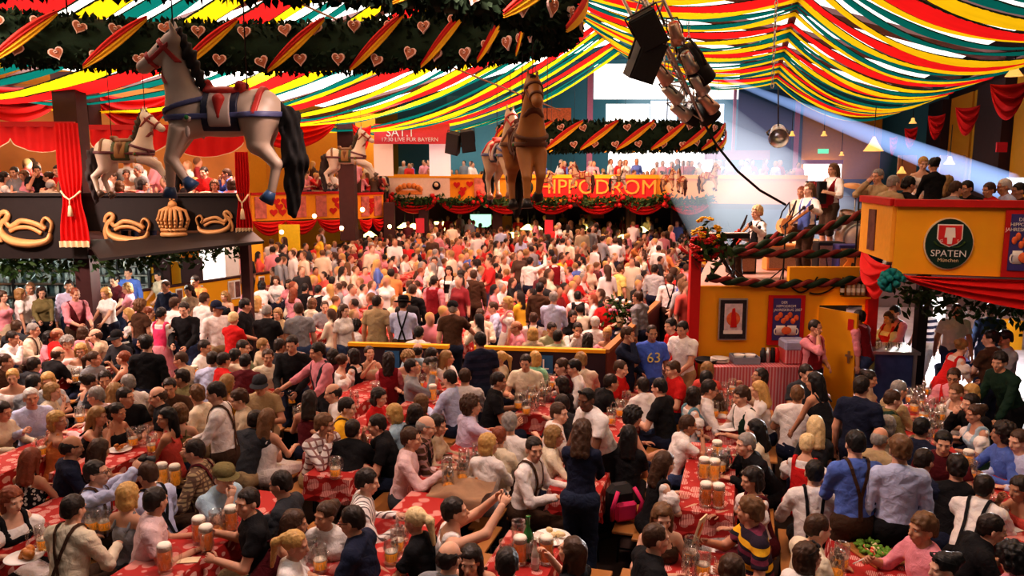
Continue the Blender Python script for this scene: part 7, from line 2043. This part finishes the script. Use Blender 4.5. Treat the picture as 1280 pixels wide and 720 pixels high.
def device(p,rz,label,kind):
    o=empty(kind,p,rz,label,'camera'); m=MB()
    if kind=='camera': m.box((0,0,0),(.13,.06,.08),bev=.012); m.build('camera_body',M_BLACK,o); n=MB(); n.lathe([(.032,0),(.036,.02),(.034,.075),(.001,.078)],14,(0,.03,0),Matrix.Rotation(R(-90),3,'X')); n.build('lens',M_DKST,o)
    else: m.box((0,0,0),(.11,.022,.065),bev=.006); m.build('camera_body',M_DKST,o); n=MB(); n.lathe([(.018,0),(.018,.02),(.001,.02)],12,(0,.01,0),Matrix.Rotation(R(-90),3,'X')); n.build('lens',M_STEEL,o)
def between(o): return (hand_pos(o,0)+hand_pos(o,1))/2
device(between(find('holding up a camera')),R(-80),'black camera held up by the man with glasses and braces','camera'); device(between(find('raising both arms')),R(-80),'small camera held high by the man in the white vest top','compact_camera')
def held(o,i,kind,label):
    p=hand_pos(o,i); g=mk('beer_mug',MUG,None,p-Vector((0,0,.10)),rnd.uniform(0,6)); g.scale=(1.1,)*3; tag(g,label,'beer mug','mugs held by guests'); b,f=BEER[kind]
    if b: mk('beer',b,g)
    return g
held(find('tipping a beer mug'),1,'half','mug tipped to the mouth of the man below the partition'); held(find('holding an empty glass'),1,'empty','empty glass held by the pinned-blonde woman'); held(find('raising his glass'),1,'low','glass raised by the man in the pale pink shirt')
mm=find('rugby shirt'); p=hand_pos(mm,1); m=MB(); m.box((0,0,0),(.15,.012,.24)); o=m.build('menu_card',M_CREAM); o.location=p+Vector((0,0,.10)); o.rotation_euler=(R(15),0,R(55)); tag(o,'upright menu card held by the man in the rugby shirt','card'); m=MB(); m.sph((0,-.008,0),(.04,.004,.07),10,6); m.build('printed_picture',M_POR,o)
mm=find('pen over the salad'); p=hand_pos(mm,1); m=MB(); m.tube([(0,0,0),(-.10,.0,-.05)],.006,6); o=m.build('pen',M_WHITE); o.location=p; tag(o,'white pen in the hand of the pink-shirted man','pen')
# ---- sideboard below the bandstand
a=at_z(868,497,0);  xa=ys(868,400).x+.10; xb=ys(1006,400).x; YT=YS-.55; zt=.88
MS_=None
m_,nt_,b_=new_mat('red_white_stripe'); tc_=node(nt_,'ShaderNodeTexCoord'); sx_=node(nt_,'ShaderNodeSeparateXYZ'); nt_.links.new(tc_.outputs['Object'],sx_.inputs[0]); mu_=node(nt_,'ShaderNodeMath',operation='MULTIPLY'); mu_.inputs[1].default_value=20; nt_.links.new(sx_.outputs[0],mu_.inputs[0]); fr_=node(nt_,'ShaderNodeMath',operation='FRACT'); nt_.links.new(mu_.outputs[0],fr_.inputs[0]); gt_=node(nt_,'ShaderNodeMath',operation='GREATER_THAN'); gt_.inputs[1].default_value=.5; nt_.links.new(fr_.outputs[0],gt_.inputs[0]); mx_=node(nt_,'ShaderNodeMix',data_type='RGBA'); mx_.inputs['A'].default_value=(.62,.10,.12,1); mx_.inputs['B'].default_value=(.70,.38,.40,1); nt_.links.new(gt_.outputs[0],mx_.inputs['Factor']); nt_.links.new(mx_.outputs['Result'],b_.inputs['Base Color'])
sb=empty('sideboard',((xa+xb)/2,YT,0),0,'sideboard under a red and white striped cloth below the bandstand posters','sideboard')
m=MB(); m.box((0,0,zt-.02),(xb-xa-.02,.7,.04)); m.build('board_top',M_WOOD,sb)
m=MB(); L_=(xb-xa)/2
m.grid(lambda u,v:((u-.5)*2*L_,-.37-.015*math.sin(u*90)*v,zt+.005-(zt-.04)*v),90,6); m.quad((-L_,-.37,zt+.005),(L_,-.37,zt+.005),(L_,.36,zt+.005),(-L_,.36,zt+.005)); m.grid(lambda u,v:(L_+.01*math.sin(u*30),-.37+.73*u,zt-(zt-.04)*v),20,4); m.build('striped_cloth',m_,sb)
def on_side(px,py): p=at_y(px,py,YT-.05); p.z=zt+.006; return p
p=on_side(883,440); m=MB(); m.lathe([(.001,0),(.16,0),(.19,.05),(.185,.06),(.15,.012),(.001,.012)],20); m.tube([(.18,0,.05),(.36,0,.07)],.014,6); o=m.build('frying_pan',M_BLACK); o.location=p; o.rotation_euler=(0,0,2.8); tag(o,'black frying pan at the left end of the striped sideboard','pan')
p=on_side(900,440)
for k in range(3):
    m=MB(); m.lathe([(.001,.0),(.10,.0),(.15,.022),(.148,.03),(.10,.010),(.001,.010)],20); o=m.build('plate',M_WHITE); o.location=p+UP*.024*k; tag(o,'white plate in the small stack beside the frying pan, %s'%['lowest','middle','top'][k],'plate','stacked plates on the sideboard')
p=on_side(931,438); o=empty('cutlery_tray',p,0,'grey tray of dishes in the middle of the striped sideboard','tray'); m=MB(); m.box((0,0,.02),(.40,.34,.03)); 
for s in(-1,1): m.box((s*.20,0,.06),(.015,.34,.11)); m.box((0,s*.17,.06),(.40,.015,.11))
m.build('tray',mat('grey_plastic',(.25,.28,.34),.5),o)
for k,dx in enumerate((-.09,.09)):
    m=MB(); m.lathe([(.001,0),(.05,0),(.09,.08),(.085,.08),(.046,.012),(.001,.012)],16); oo=m.build('bowl',M_WHITE); oo.location=p+Vector((dx,0,.05)); tag(oo,['left white bowl in the grey tray','right white bowl in the grey tray'][k],'bowl')
for k,px in enumerate((954,960,966,971)):
    p=on_side(px,438); m=MB(); m.lathe([(.001,0),(.045,0),(.05,.10),(.048,.18),(.03,.20),(.028,.24),(.001,.24)],12); o=m.build('jug',[M_DKST,M_STEEL,M_BLACK,M_REDP][k]); o.location=p; tag(o,['dark steel jug','bright steel jug','black jug','small red jug'][k]+' right of the grey tray on the sideboard','jug')
p=on_side(991,442); o=empty('covered_box',p,0,'box covered with a blue and pink striped cloth at the right of the sideboard','box'); m=MB(); m.box((0,0,.19),(.36,.34,.37),bev=.02); m.build('lower_cover',m_,o); m=MB(); m.box((0,0,.30),(.38,.36,.17),bev=.03); m.build('upper_cover',mat('blue_grey_cloth',(.38,.40,.58),.8),o)
P_=at_z(912,488,.0)
# ---- bar stand, stage gear
p=at_z(1116,516,0); o=empty('steel_bar',(p.x,p.y+.3,0),-.1,'blue-lit stainless steel bar counter left of the dark pole','bar'); m=MB(); m.box((0,0,.50),(.62,.6,1.0)); m.build('counter_body',M_STEELB,o); m=MB(); m.box((-.02,0,1.02),(.78,.75,.05)); m.build('counter_top',M_STEEL,o); m=MB(); m.box((.31,-.31,.5),(.05,.05,1.0)); m.build('edge_post',M_STEEL,o)
for k in range(7):
    g=mk('beer_mug',MUG,None,Vector((p.x-.26+.085*k,p.y+.15+.1*(k%2),1.046))); tag(g,'small glass on the steel bar counter, %s from its left'%ORD[k],'glass','glasses on the steel bar'); g.scale=(.6,.6,.5)
def gar_rope(P0,P1,sag,label,n=40,r=.045):
    P0=Vector(P0);P1=Vector(P1); o=empty('twisted_garland',(P0+P1)/2,0,label,'garland','twisted garlands round the stage'); c=(P0+P1)/2
    path=[P0.lerp(P1,t)-UP*(4*t*(1-t)*sag)-c for t in np.linspace(0,1,n)]
    d=(P1-P0).normalized(); x=d.cross(UP).normalized(); y=x.cross(d); L=(P1-P0).length; N=n*4
    for k,(mt,nm,rr) in enumerate(((M_FIR,'green_strand',r*1.15),(mat('garland_red',(.20,.03,.025),.8),'red_strand',r*.9))):
        pts=[]
        for i in range(N):
            t=i/(N-1); a=t*L*14+k*math.pi; b=path[min(n-1,int(t*(n-1)))].lerp(path[min(n-1,int(t*(n-1))+1)],t*(n-1)%1); pts.append(b+x*(r*.75*math.cos(a))+y*(r*.75*math.sin(a)))
        m=MB(); m.tube(pts,rr,7); m.build(nm,mt,o)
    return o
A=ys(884,347,.15);B=ys(1086,348,.15); gar_rope(A,B,.10,'lowest twisted green garland along the front edge of the stage')
A=ys(884,312,.15);B=ys(1086,316,.15); gar_rope(A,B,.04,'middle twisted green garland along the front of the stage')
A=ys(884,318,.12);B=ys(1088,263,.0); gar_rope(A,B,.10,'twisted green garland rising to the right corner of the stage')
A=at_y(905,318,17.0);B=at_y(1040,262,17.0); gar_rope(A,B,.05,'farther twisted garland at the back of the stage')
p=ys(880,306,.2); o=empty('flower_bunch',p,0,'bunch of red and yellow flowers on top of the left red post','flowers')
for nm,mt,n,dx,dz in(('red_flowers',M_REDP,46,0,-.02),('yellow_flowers',mat('yellow_petal',(.80,.45,.02),.6),16,.02,.10)):
    m=MB(); q_=random.Random(n)
    for i in range(n):
        d=Vector((q_.gauss(0,1),q_.gauss(0,1),q_.gauss(0,1))).normalized(); c=d*.26*q_.uniform(.7,1); c.z+=dz*2 if nm[0]=='y' else dz; 
        for k in range(5):
            a=k*1.2566; t=d.cross(Vector((.3,.2,1))).normalized(); b=d.cross(t); m.sph(c+(t*math.cos(a)+b*math.sin(a))*.035,(.034,.034,.018),6,4)
    f=m.build(nm,mt,o); f['kind']='stuff'
foliage('flower_leaves',[Vector((0,0,0)),Vector((.28,.0,-.05))],.13,200,.09,'',parent=o,seed=8)
# instruments
def guitar(p,rz,tilt,label,colr,s=1.):
    o=empty('electric_guitar',p,rz,label,'guitar'); o.rotation_euler=Euler((0,tilt,rz)); o.scale=(s,)*3
    m=MB(); out=[(.0,.10),(-.10,.15),(-.20,.13),(-.27,.06),(-.29,0),(-.27,-.06),(-.20,-.13),(-.10,-.14),(0,-.11),(.05,-.13),(.10,-.10),(.06,-.05),(.06,.05),(.12,.10),(.07,.14)]
    m.prism(out[::-1],.045); m.build('body',colr,o); m=MB(); m.box((.36,-.012,0),(.62,.03,.045)); m.build('neck',M_WOOD,o); m=MB(); m.box((.74,-.012,.01),(.16,.03,.075),bev=.01); m.build('headstock',M_BLACK,o); m=MB(); m.box((-.10,-.028,0),(.16,.012,.06)); m.build('pickup',M_DKST,o)
    m=MB(); m.tube([(-.27,.02,.03),(-.2,.22,.32),(.05,.2,.42),(.10,.02,.12)],.015,5); m.build('strap',M_BLACK,o); return o
def ghold(o,mt,label,s=1.):
    R_,L_=hand_pos(o,1),hand_pos(o,0); d=(L_-R_).normalized(); g=guitar(R_+d*.02,0,0,label,mt,s)
    f=Vector((math.cos(o.rotation_euler.z+math.pi/2),math.sin(o.rotation_euler.z+math.pi/2),0)); z=d.cross(f).normalized(); y=z.cross(d)
    M=Matrix((d,y,z)).transposed(); 
    if (-M.col[1]).dot(f)<0: M=Matrix((d,-y,-z)).transposed()
    g.rotation_euler=M.to_euler(); return g
ghold(gui,mat('guitar_brown',(.25,.10,.03),.25,spec=.6),'brown guitar played by the long-haired guitarist'); ghold(gu2,mat('guitar_tan',(.55,.30,.10),.25,spec=.6),'tan guitar behind the long-haired guitarist'); ghold(bas,mat('guitar_red',(.45,.03,.02),.25,spec=.6),'red guitar held by the blond musician',.9)
pa=(hand_pos(acc,0)+hand_pos(acc,1))/2; o=empty('accordion',pa,acc.rotation_euler.z,'black and red accordion held by the player in the dark red waistcoat','accordion')
for s in(-1,1): m=MB(); m.box((s*.155,-.02,0),(.09,.20,.42),bev=.02); m.build('keyboard_case' if s>0 else 'bass_case',M_BLACK,o)
m=MB(); 
for k in range(9): m.box((-.10+.025*k,-.02,0),(.013,.20 if k%2 else .17,.40 if k%2 else .37))
m.build('bellows',mat('bellows_red',(.22,.02,.02),.6),o); m=MB(); m.box((.155,.085,0),(.05,.012,.36)); m.build('keys',M_WHITE,o)
dk=empty('drum_kit',at_y(1070,300,15.4),0,'drum kit with cymbals at the right of the stage','drums'); dz=ZS+.25
D0=dk.location.copy()
def drum(x,y,z,r,h,ax,nm,mt):
    m=MB(); M=Matrix.Rotation(R(90),3,'X') if ax=='y' else Matrix.Rotation(R(20),3,'X'); m.lathe([(.001,-h/2),(r,-h/2),(r,h/2),(.001,h/2)],20,(x,y,z-D0.z),M); o=m.build(nm,mt,dk); n=MB(); n.lathe([(r*1.03,h/2-.02),(r*1.03,h/2+.015),(r*.95,h/2+.015)],20,(x,y,z-D0.z),M,cap=False); n.lathe([(r*1.03,-h/2+.02),(r*1.03,-h/2-.015),(r*.95,-h/2-.015)],20,(x,y,z-D0.z),M,cap=False); n.build('hoop',M_STEEL,o)
M_DR=mat('drum_shell',(.62,.45,.36),.3,metal=.3,spec=.6)
drum(-.05,0,ZS+.62,.28,.40,'y','bass_drum',M_DR); drum(-.22,-.05,ZS+1.02,.15,.18,'z','tom_drum',M_DR); drum(.12,-.05,ZS+1.02,.16,.2,'z','tom_drum',M_DR); drum(.42,.0,ZS+.85,.2,.3,'z','floor_tom',M_DR); drum(-.48,.0,ZS+.9,.18,.14,'z','snare_drum',M_DR)
for x,y,z,r in((-.50,.1,ZS+1.45,.20),(.0,.15,ZS+1.62,.24),(.45,.1,ZS+1.5,.22)):
    m=MB(); m.lathe([(.001,.03),(.03,.025),(.05,.008),(r,-.015),(r,-.02),(.001,.0)],24,(x,y,z-D0.z),Matrix.Rotation(R(14),3,'X')); o=m.build('cymbal',M_GOLD,dk); m=MB(); m.tube([(x,y,z-D0.z),(x,y,ZS-D0.z)],.012,6); 
    for k in range(3): a=k*2.09; m.tube([(x,y,ZS+.3-D0.z),(x+.2*math.cos(a),y+.2*math.sin(a),ZS-D0.z)],.010,5)
    m.build('stand',M_STEEL,o)
def micstand(px,py0,Y,label,boom):
    b=at_y(px,py0,Y); o=empty('microphone_stand',(b.x,b.y,ZS),0,label,'microphone stand'); h=b.z-ZS; m=MB(); m.tube([(0,0,.02),(0,0,h*.8)],.014,6)
    for k in range(3): a=k*2.09; m.tube([(0,0,.22),(.28*math.cos(a),.28*math.sin(a),0)],.011,5)
    m.build('tripod',M_BLACK,o); m=MB(); m.tube([(-boom[0]*.2,0,h*.8-boom[1]*.2),(boom[0],0,h*.8+boom[1])],.010,6); m.build('boom',M_BLACK,o); m=MB(); m.sph((boom[0],0,h*.8+boom[1]),.035,8,6); m.tube([(boom[0],0,h*.8+boom[1]),(boom[0]*.75,0,h*.8+boom[1]*.75)],.018,6); m.build('microphone',M_DKST,o)
micstand(983,262,13.9,'microphone stand before the guitarist at the stage front',(.3,.28)); micstand(920,285,13.7,'microphone stand at the left front of the stage',(.4,.2)); micstand(1076,215,13.6,'tall boom microphone stand before the drums',(.35,.40))
def amp(px,py,Y,w,h,label,mt):
    p=at_y(px,py,Y); o=empty('amplifier',(p.x,p.y,ZS),0,label,'amplifier'); m=MB(); m.box((0,0,h/2),(w,.3,h),bev=.015); m.build('cabinet',mt,o); m=MB(); m.box((0,-.155,h/2),(w*.86,.02,h*.8)); m.build('grille',mat('amp_cloth',(.35,.2,.12),.8,var=.4,scale=50),o)
amp(926,330,14.9,.5,.5,'dark amplifier behind the blond musician',M_BLACK); amp(975,332,15.4,.62,.5,'orange amplifier in the middle of the stage',mat('amp_orange',(.70,.28,.08),.5)); amp(1006,333,15.9,.5,.55,'pale amplifier behind the guitarist',M_CREAM); amp(1058,332,14.1,.42,.62,'dark blue speaker cabinet at the right of the stage',M_BLUED); amp(1035,322,14.8,.5,.6,'black speaker cabinet beside the drums',M_BLACK)
p=at_y(1068,300,13.9); g=guitar(Vector((p.x,p.y,ZS+.33)),0,R(-80),'orange guitar leaning upright at the right of the stage',mat('guitar_orange',(.70,.25,.04),.3,spec=.6)); 
o=empty('keyboard_stand',(ys(903,340,-.5)).xy.to_3d()+Vector((0,0,ZS)),R(10),'keyboard on a crossed black stand at the left corner of the stage','keyboard'); m=MB(); m.tube([(-.3,0,0),(.25,0,.75)],.035,6); m.tube([(.3,0.05,0),(-.25,0.05,.75)],.035,6); m.build('crossed_legs',M_BLACK,o); m=MB(); m.box((0,0,.80),(.85,.30,.09),bev=.02); m.build('keyboard_case',M_BLACK,o); m=MB(); m.box((0,-.09,.85),(.75,.11,.015)); m.build('keys',M_WHITE,o)
for k,px in enumerate((1053,1061,1067,1073,1079)):
    p=ys(px,362,.12); p.z=ZS-.01; m=MB(); m.lathe([(.001,0),(.035,0),(.036,.17),(.014,.24),(.013,.30),(.001,.30)],12); o=m.build('bottle',M_BLACK if k==0 else mat('pale_bottle',(.55,.45,.36),.2,spec=.6)); o.location=(p.x,p.y,ys(px,369,.12).z); tag(o,['dark wine bottle with a white label on the stage ledge','first pale bottle beside the dark one on the stage ledge','second pale bottle on the stage ledge','third pale bottle on the stage ledge','pale bottle at the right end of the stage ledge'][k],'bottle')
    n=MB(); n.lathe([(.0365,.05),(.0365,.12)],12,cap=False); n.build('paper_label',M_WHITE,o)
m=MB(); m.box((ys(1066,369).x,YS-.11,ys(1066,369).z-.02),(.45,.14,.03)); o=m.build('bottle_ledge',M_YEL); tag(o,'small yellow ledge under the bottles at the top right of the bandstand wall','shelf')
for k,(x0,y0,x1,y1,dz) in enumerate([(985,352,1022,346,.22),(1012,366,1052,350,.10),(900,352,960,354,.05)]):
    A=ys(x0,y0,.1);B=ys(x1,y1,.1); m=MB(); m.tube([A.lerp(B,t)-UP*4*t*(1-t)*dz for t in np.linspace(0,1,12)],.014,5); tag(m.build('cable',M_BLACK),['black cable looping from the stage edge','black cable hanging over the yellow riser','black cable along the left stage edge'][k],'cable')
# flowers at the partition corner, flag in the mid hall
P=at_z(775,402,.95); o=empty('flower_vase',P,0,'pink and white flowers at the corner of the dark partition','flowers'); m=MB(); m.lathe([(.001,-.1),(.06,-.1),(.09,.1),(.001,.1)],12); m.build('vase',M_CREAM,o); m=MB(); q_=random.Random(4)
for i in range(26): m.sph((q_.gauss(0,.16),q_.gauss(0,.1),.25+q_.gauss(0,.10)),.045,6,5,mi=i%2)
f=m.build('blossoms',[M_WHITE,M_PINK],o); f['kind']='stuff'; foliage('flower_leaves',[Vector((0,0,.12)),Vector((0,0,.3))],.13,160,.08,'',parent=o,seed=3)
# ================================================================ camera and light
cam=bpy.data.cameras.new('camera'); co=bpy.data.objects.new('camera',cam); link(co)
co.location=(0,0,CAM_H); co.rotation_euler=(R(90)-PITCH,0,0); cam.sensor_width=36; cam.lens=36*F/1280; cam.clip_end=200; SC.camera=co
w=bpy.data.worlds.new('world'); SC.world=w; w.use_nodes=True
bg=w.node_tree.nodes['Background']; bg.inputs[0].default_value=(1,.82,.70,1); bg.inputs[1].default_value=.10
def area(name,loc,rot,size,energy,col):
    l=bpy.data.lights.new(name,'AREA'); l.shape='RECTANGLE'; l.size,l.size_y=size; l.energy=energy; l.color=col
    o=bpy.data.objects.new(name,l); link(o); o.location=loc; o.rotation_euler=rot; return o
def spot(name,loc,target,energy,col,ang,blend=.5,rad=.15):
    l=bpy.data.lights.new(name,'SPOT'); l.energy=energy; l.color=col; l.spot_size=R(ang); l.spot_blend=blend; l.shadow_soft_size=rad
    o=bpy.data.objects.new(name,l); link(o); o.location=loc; d=Vector(target)-Vector(loc); o.rotation_euler=d.to_track_quat('-Z','Y').to_euler(); return o
SC.view_settings.view_transform='Standard'; SC.view_settings.look='Medium High Contrast'; SC.view_settings.exposure=.24; SC.view_settings.gamma=1.
SC.cycles.use_denoising=True; SC.cycles.max_bounces=6; SC.cycles.diffuse_bounces=3; SC.cycles.transmission_bounces=4; SC.cycles.transparent_max_bounces=6; SC.cycles.volume_bounces=0
SC.cycles.caustics_reflective=False; SC.cycles.caustics_refractive=False
# stage spotlights and their beams in the haze
spot('stage_spot',at_y(860,110,13.2),at_y(1000,290,14.6),2600,(1,.82,.66),40)
spot('stage_spot',at_y(973,165,21),at_y(1010,260,15),700,(.8,.9,1),40)
# added fill spots below the roof that brighten the crowd, no real fixtures
for k,(u,v,e,c) in enumerate([(-9.5,7.,900,(1,.72,.64)),(-2.5,6.,700,(1,.72,.64)),(3.2,8.,620,(1,.76,.70)),(-12.5,8.5,1300,(1,.74,.66)),(-10,15.,1500,(1,.62,.53)),(-3,15.,1500,(1,.60,.52)),(-11,24.,1250,(1,.52,.44)),(-3.5,24.,1250,(1,.52,.44)),(-7,31.,1050,(1,.48,.34))]):
    p=room(u,v,CAM_H+1.3 if u<-12 else CAM_H+2.35 if v<10 else CAM_H+2.1); spot('crowd_fill',p,p+Vector((0,.6,-3)),e,c,150,.6,.5)
spot('passage_fill',(8.6,16.2,2.42),(8.4,15.6,0),750,(.95,.97,1),150,.5,.3)  # added fill spot under the balcony floor, brightens the passage
spot('passage_daylight',(10.4,18.4,2.2),(7.2,14.0,0),5200,(.95,.97,1),70,.3,.25)
l=bpy.data.lights.new('bar_light','POINT'); l.energy=150; l.color=(.85,1,.95); l.shadow_soft_size=.3; o=bpy.data.objects.new('bar_light',l); link(o); o.location=(-10.3,16.4,2.0)  # added fill lamp for the shelves and staff, no fixture there
l=bpy.data.lights.new('bar_light','POINT'); l.energy=130; l.color=(1,.95,.85); l.shadow_soft_size=.3; o=bpy.data.objects.new('bar_light',l); link(o); o.location=(-7.3,16.6,2.0)  # second added fill lamp over the staff, no fixture there
l=bpy.data.lights.new('bar_light','POINT'); l.energy=90; l.color=(1,.9,.75); l.shadow_soft_size=.3; o=bpy.data.objects.new('bar_light',l); link(o); o.location=(-10.5,18.6,4.2)  # point light above the gallery floor, among the balcony guests
def beam(name,A,B,r0,r1,col,strength,label):  # self-glowing cone volume imitates spotlight scattering in haze
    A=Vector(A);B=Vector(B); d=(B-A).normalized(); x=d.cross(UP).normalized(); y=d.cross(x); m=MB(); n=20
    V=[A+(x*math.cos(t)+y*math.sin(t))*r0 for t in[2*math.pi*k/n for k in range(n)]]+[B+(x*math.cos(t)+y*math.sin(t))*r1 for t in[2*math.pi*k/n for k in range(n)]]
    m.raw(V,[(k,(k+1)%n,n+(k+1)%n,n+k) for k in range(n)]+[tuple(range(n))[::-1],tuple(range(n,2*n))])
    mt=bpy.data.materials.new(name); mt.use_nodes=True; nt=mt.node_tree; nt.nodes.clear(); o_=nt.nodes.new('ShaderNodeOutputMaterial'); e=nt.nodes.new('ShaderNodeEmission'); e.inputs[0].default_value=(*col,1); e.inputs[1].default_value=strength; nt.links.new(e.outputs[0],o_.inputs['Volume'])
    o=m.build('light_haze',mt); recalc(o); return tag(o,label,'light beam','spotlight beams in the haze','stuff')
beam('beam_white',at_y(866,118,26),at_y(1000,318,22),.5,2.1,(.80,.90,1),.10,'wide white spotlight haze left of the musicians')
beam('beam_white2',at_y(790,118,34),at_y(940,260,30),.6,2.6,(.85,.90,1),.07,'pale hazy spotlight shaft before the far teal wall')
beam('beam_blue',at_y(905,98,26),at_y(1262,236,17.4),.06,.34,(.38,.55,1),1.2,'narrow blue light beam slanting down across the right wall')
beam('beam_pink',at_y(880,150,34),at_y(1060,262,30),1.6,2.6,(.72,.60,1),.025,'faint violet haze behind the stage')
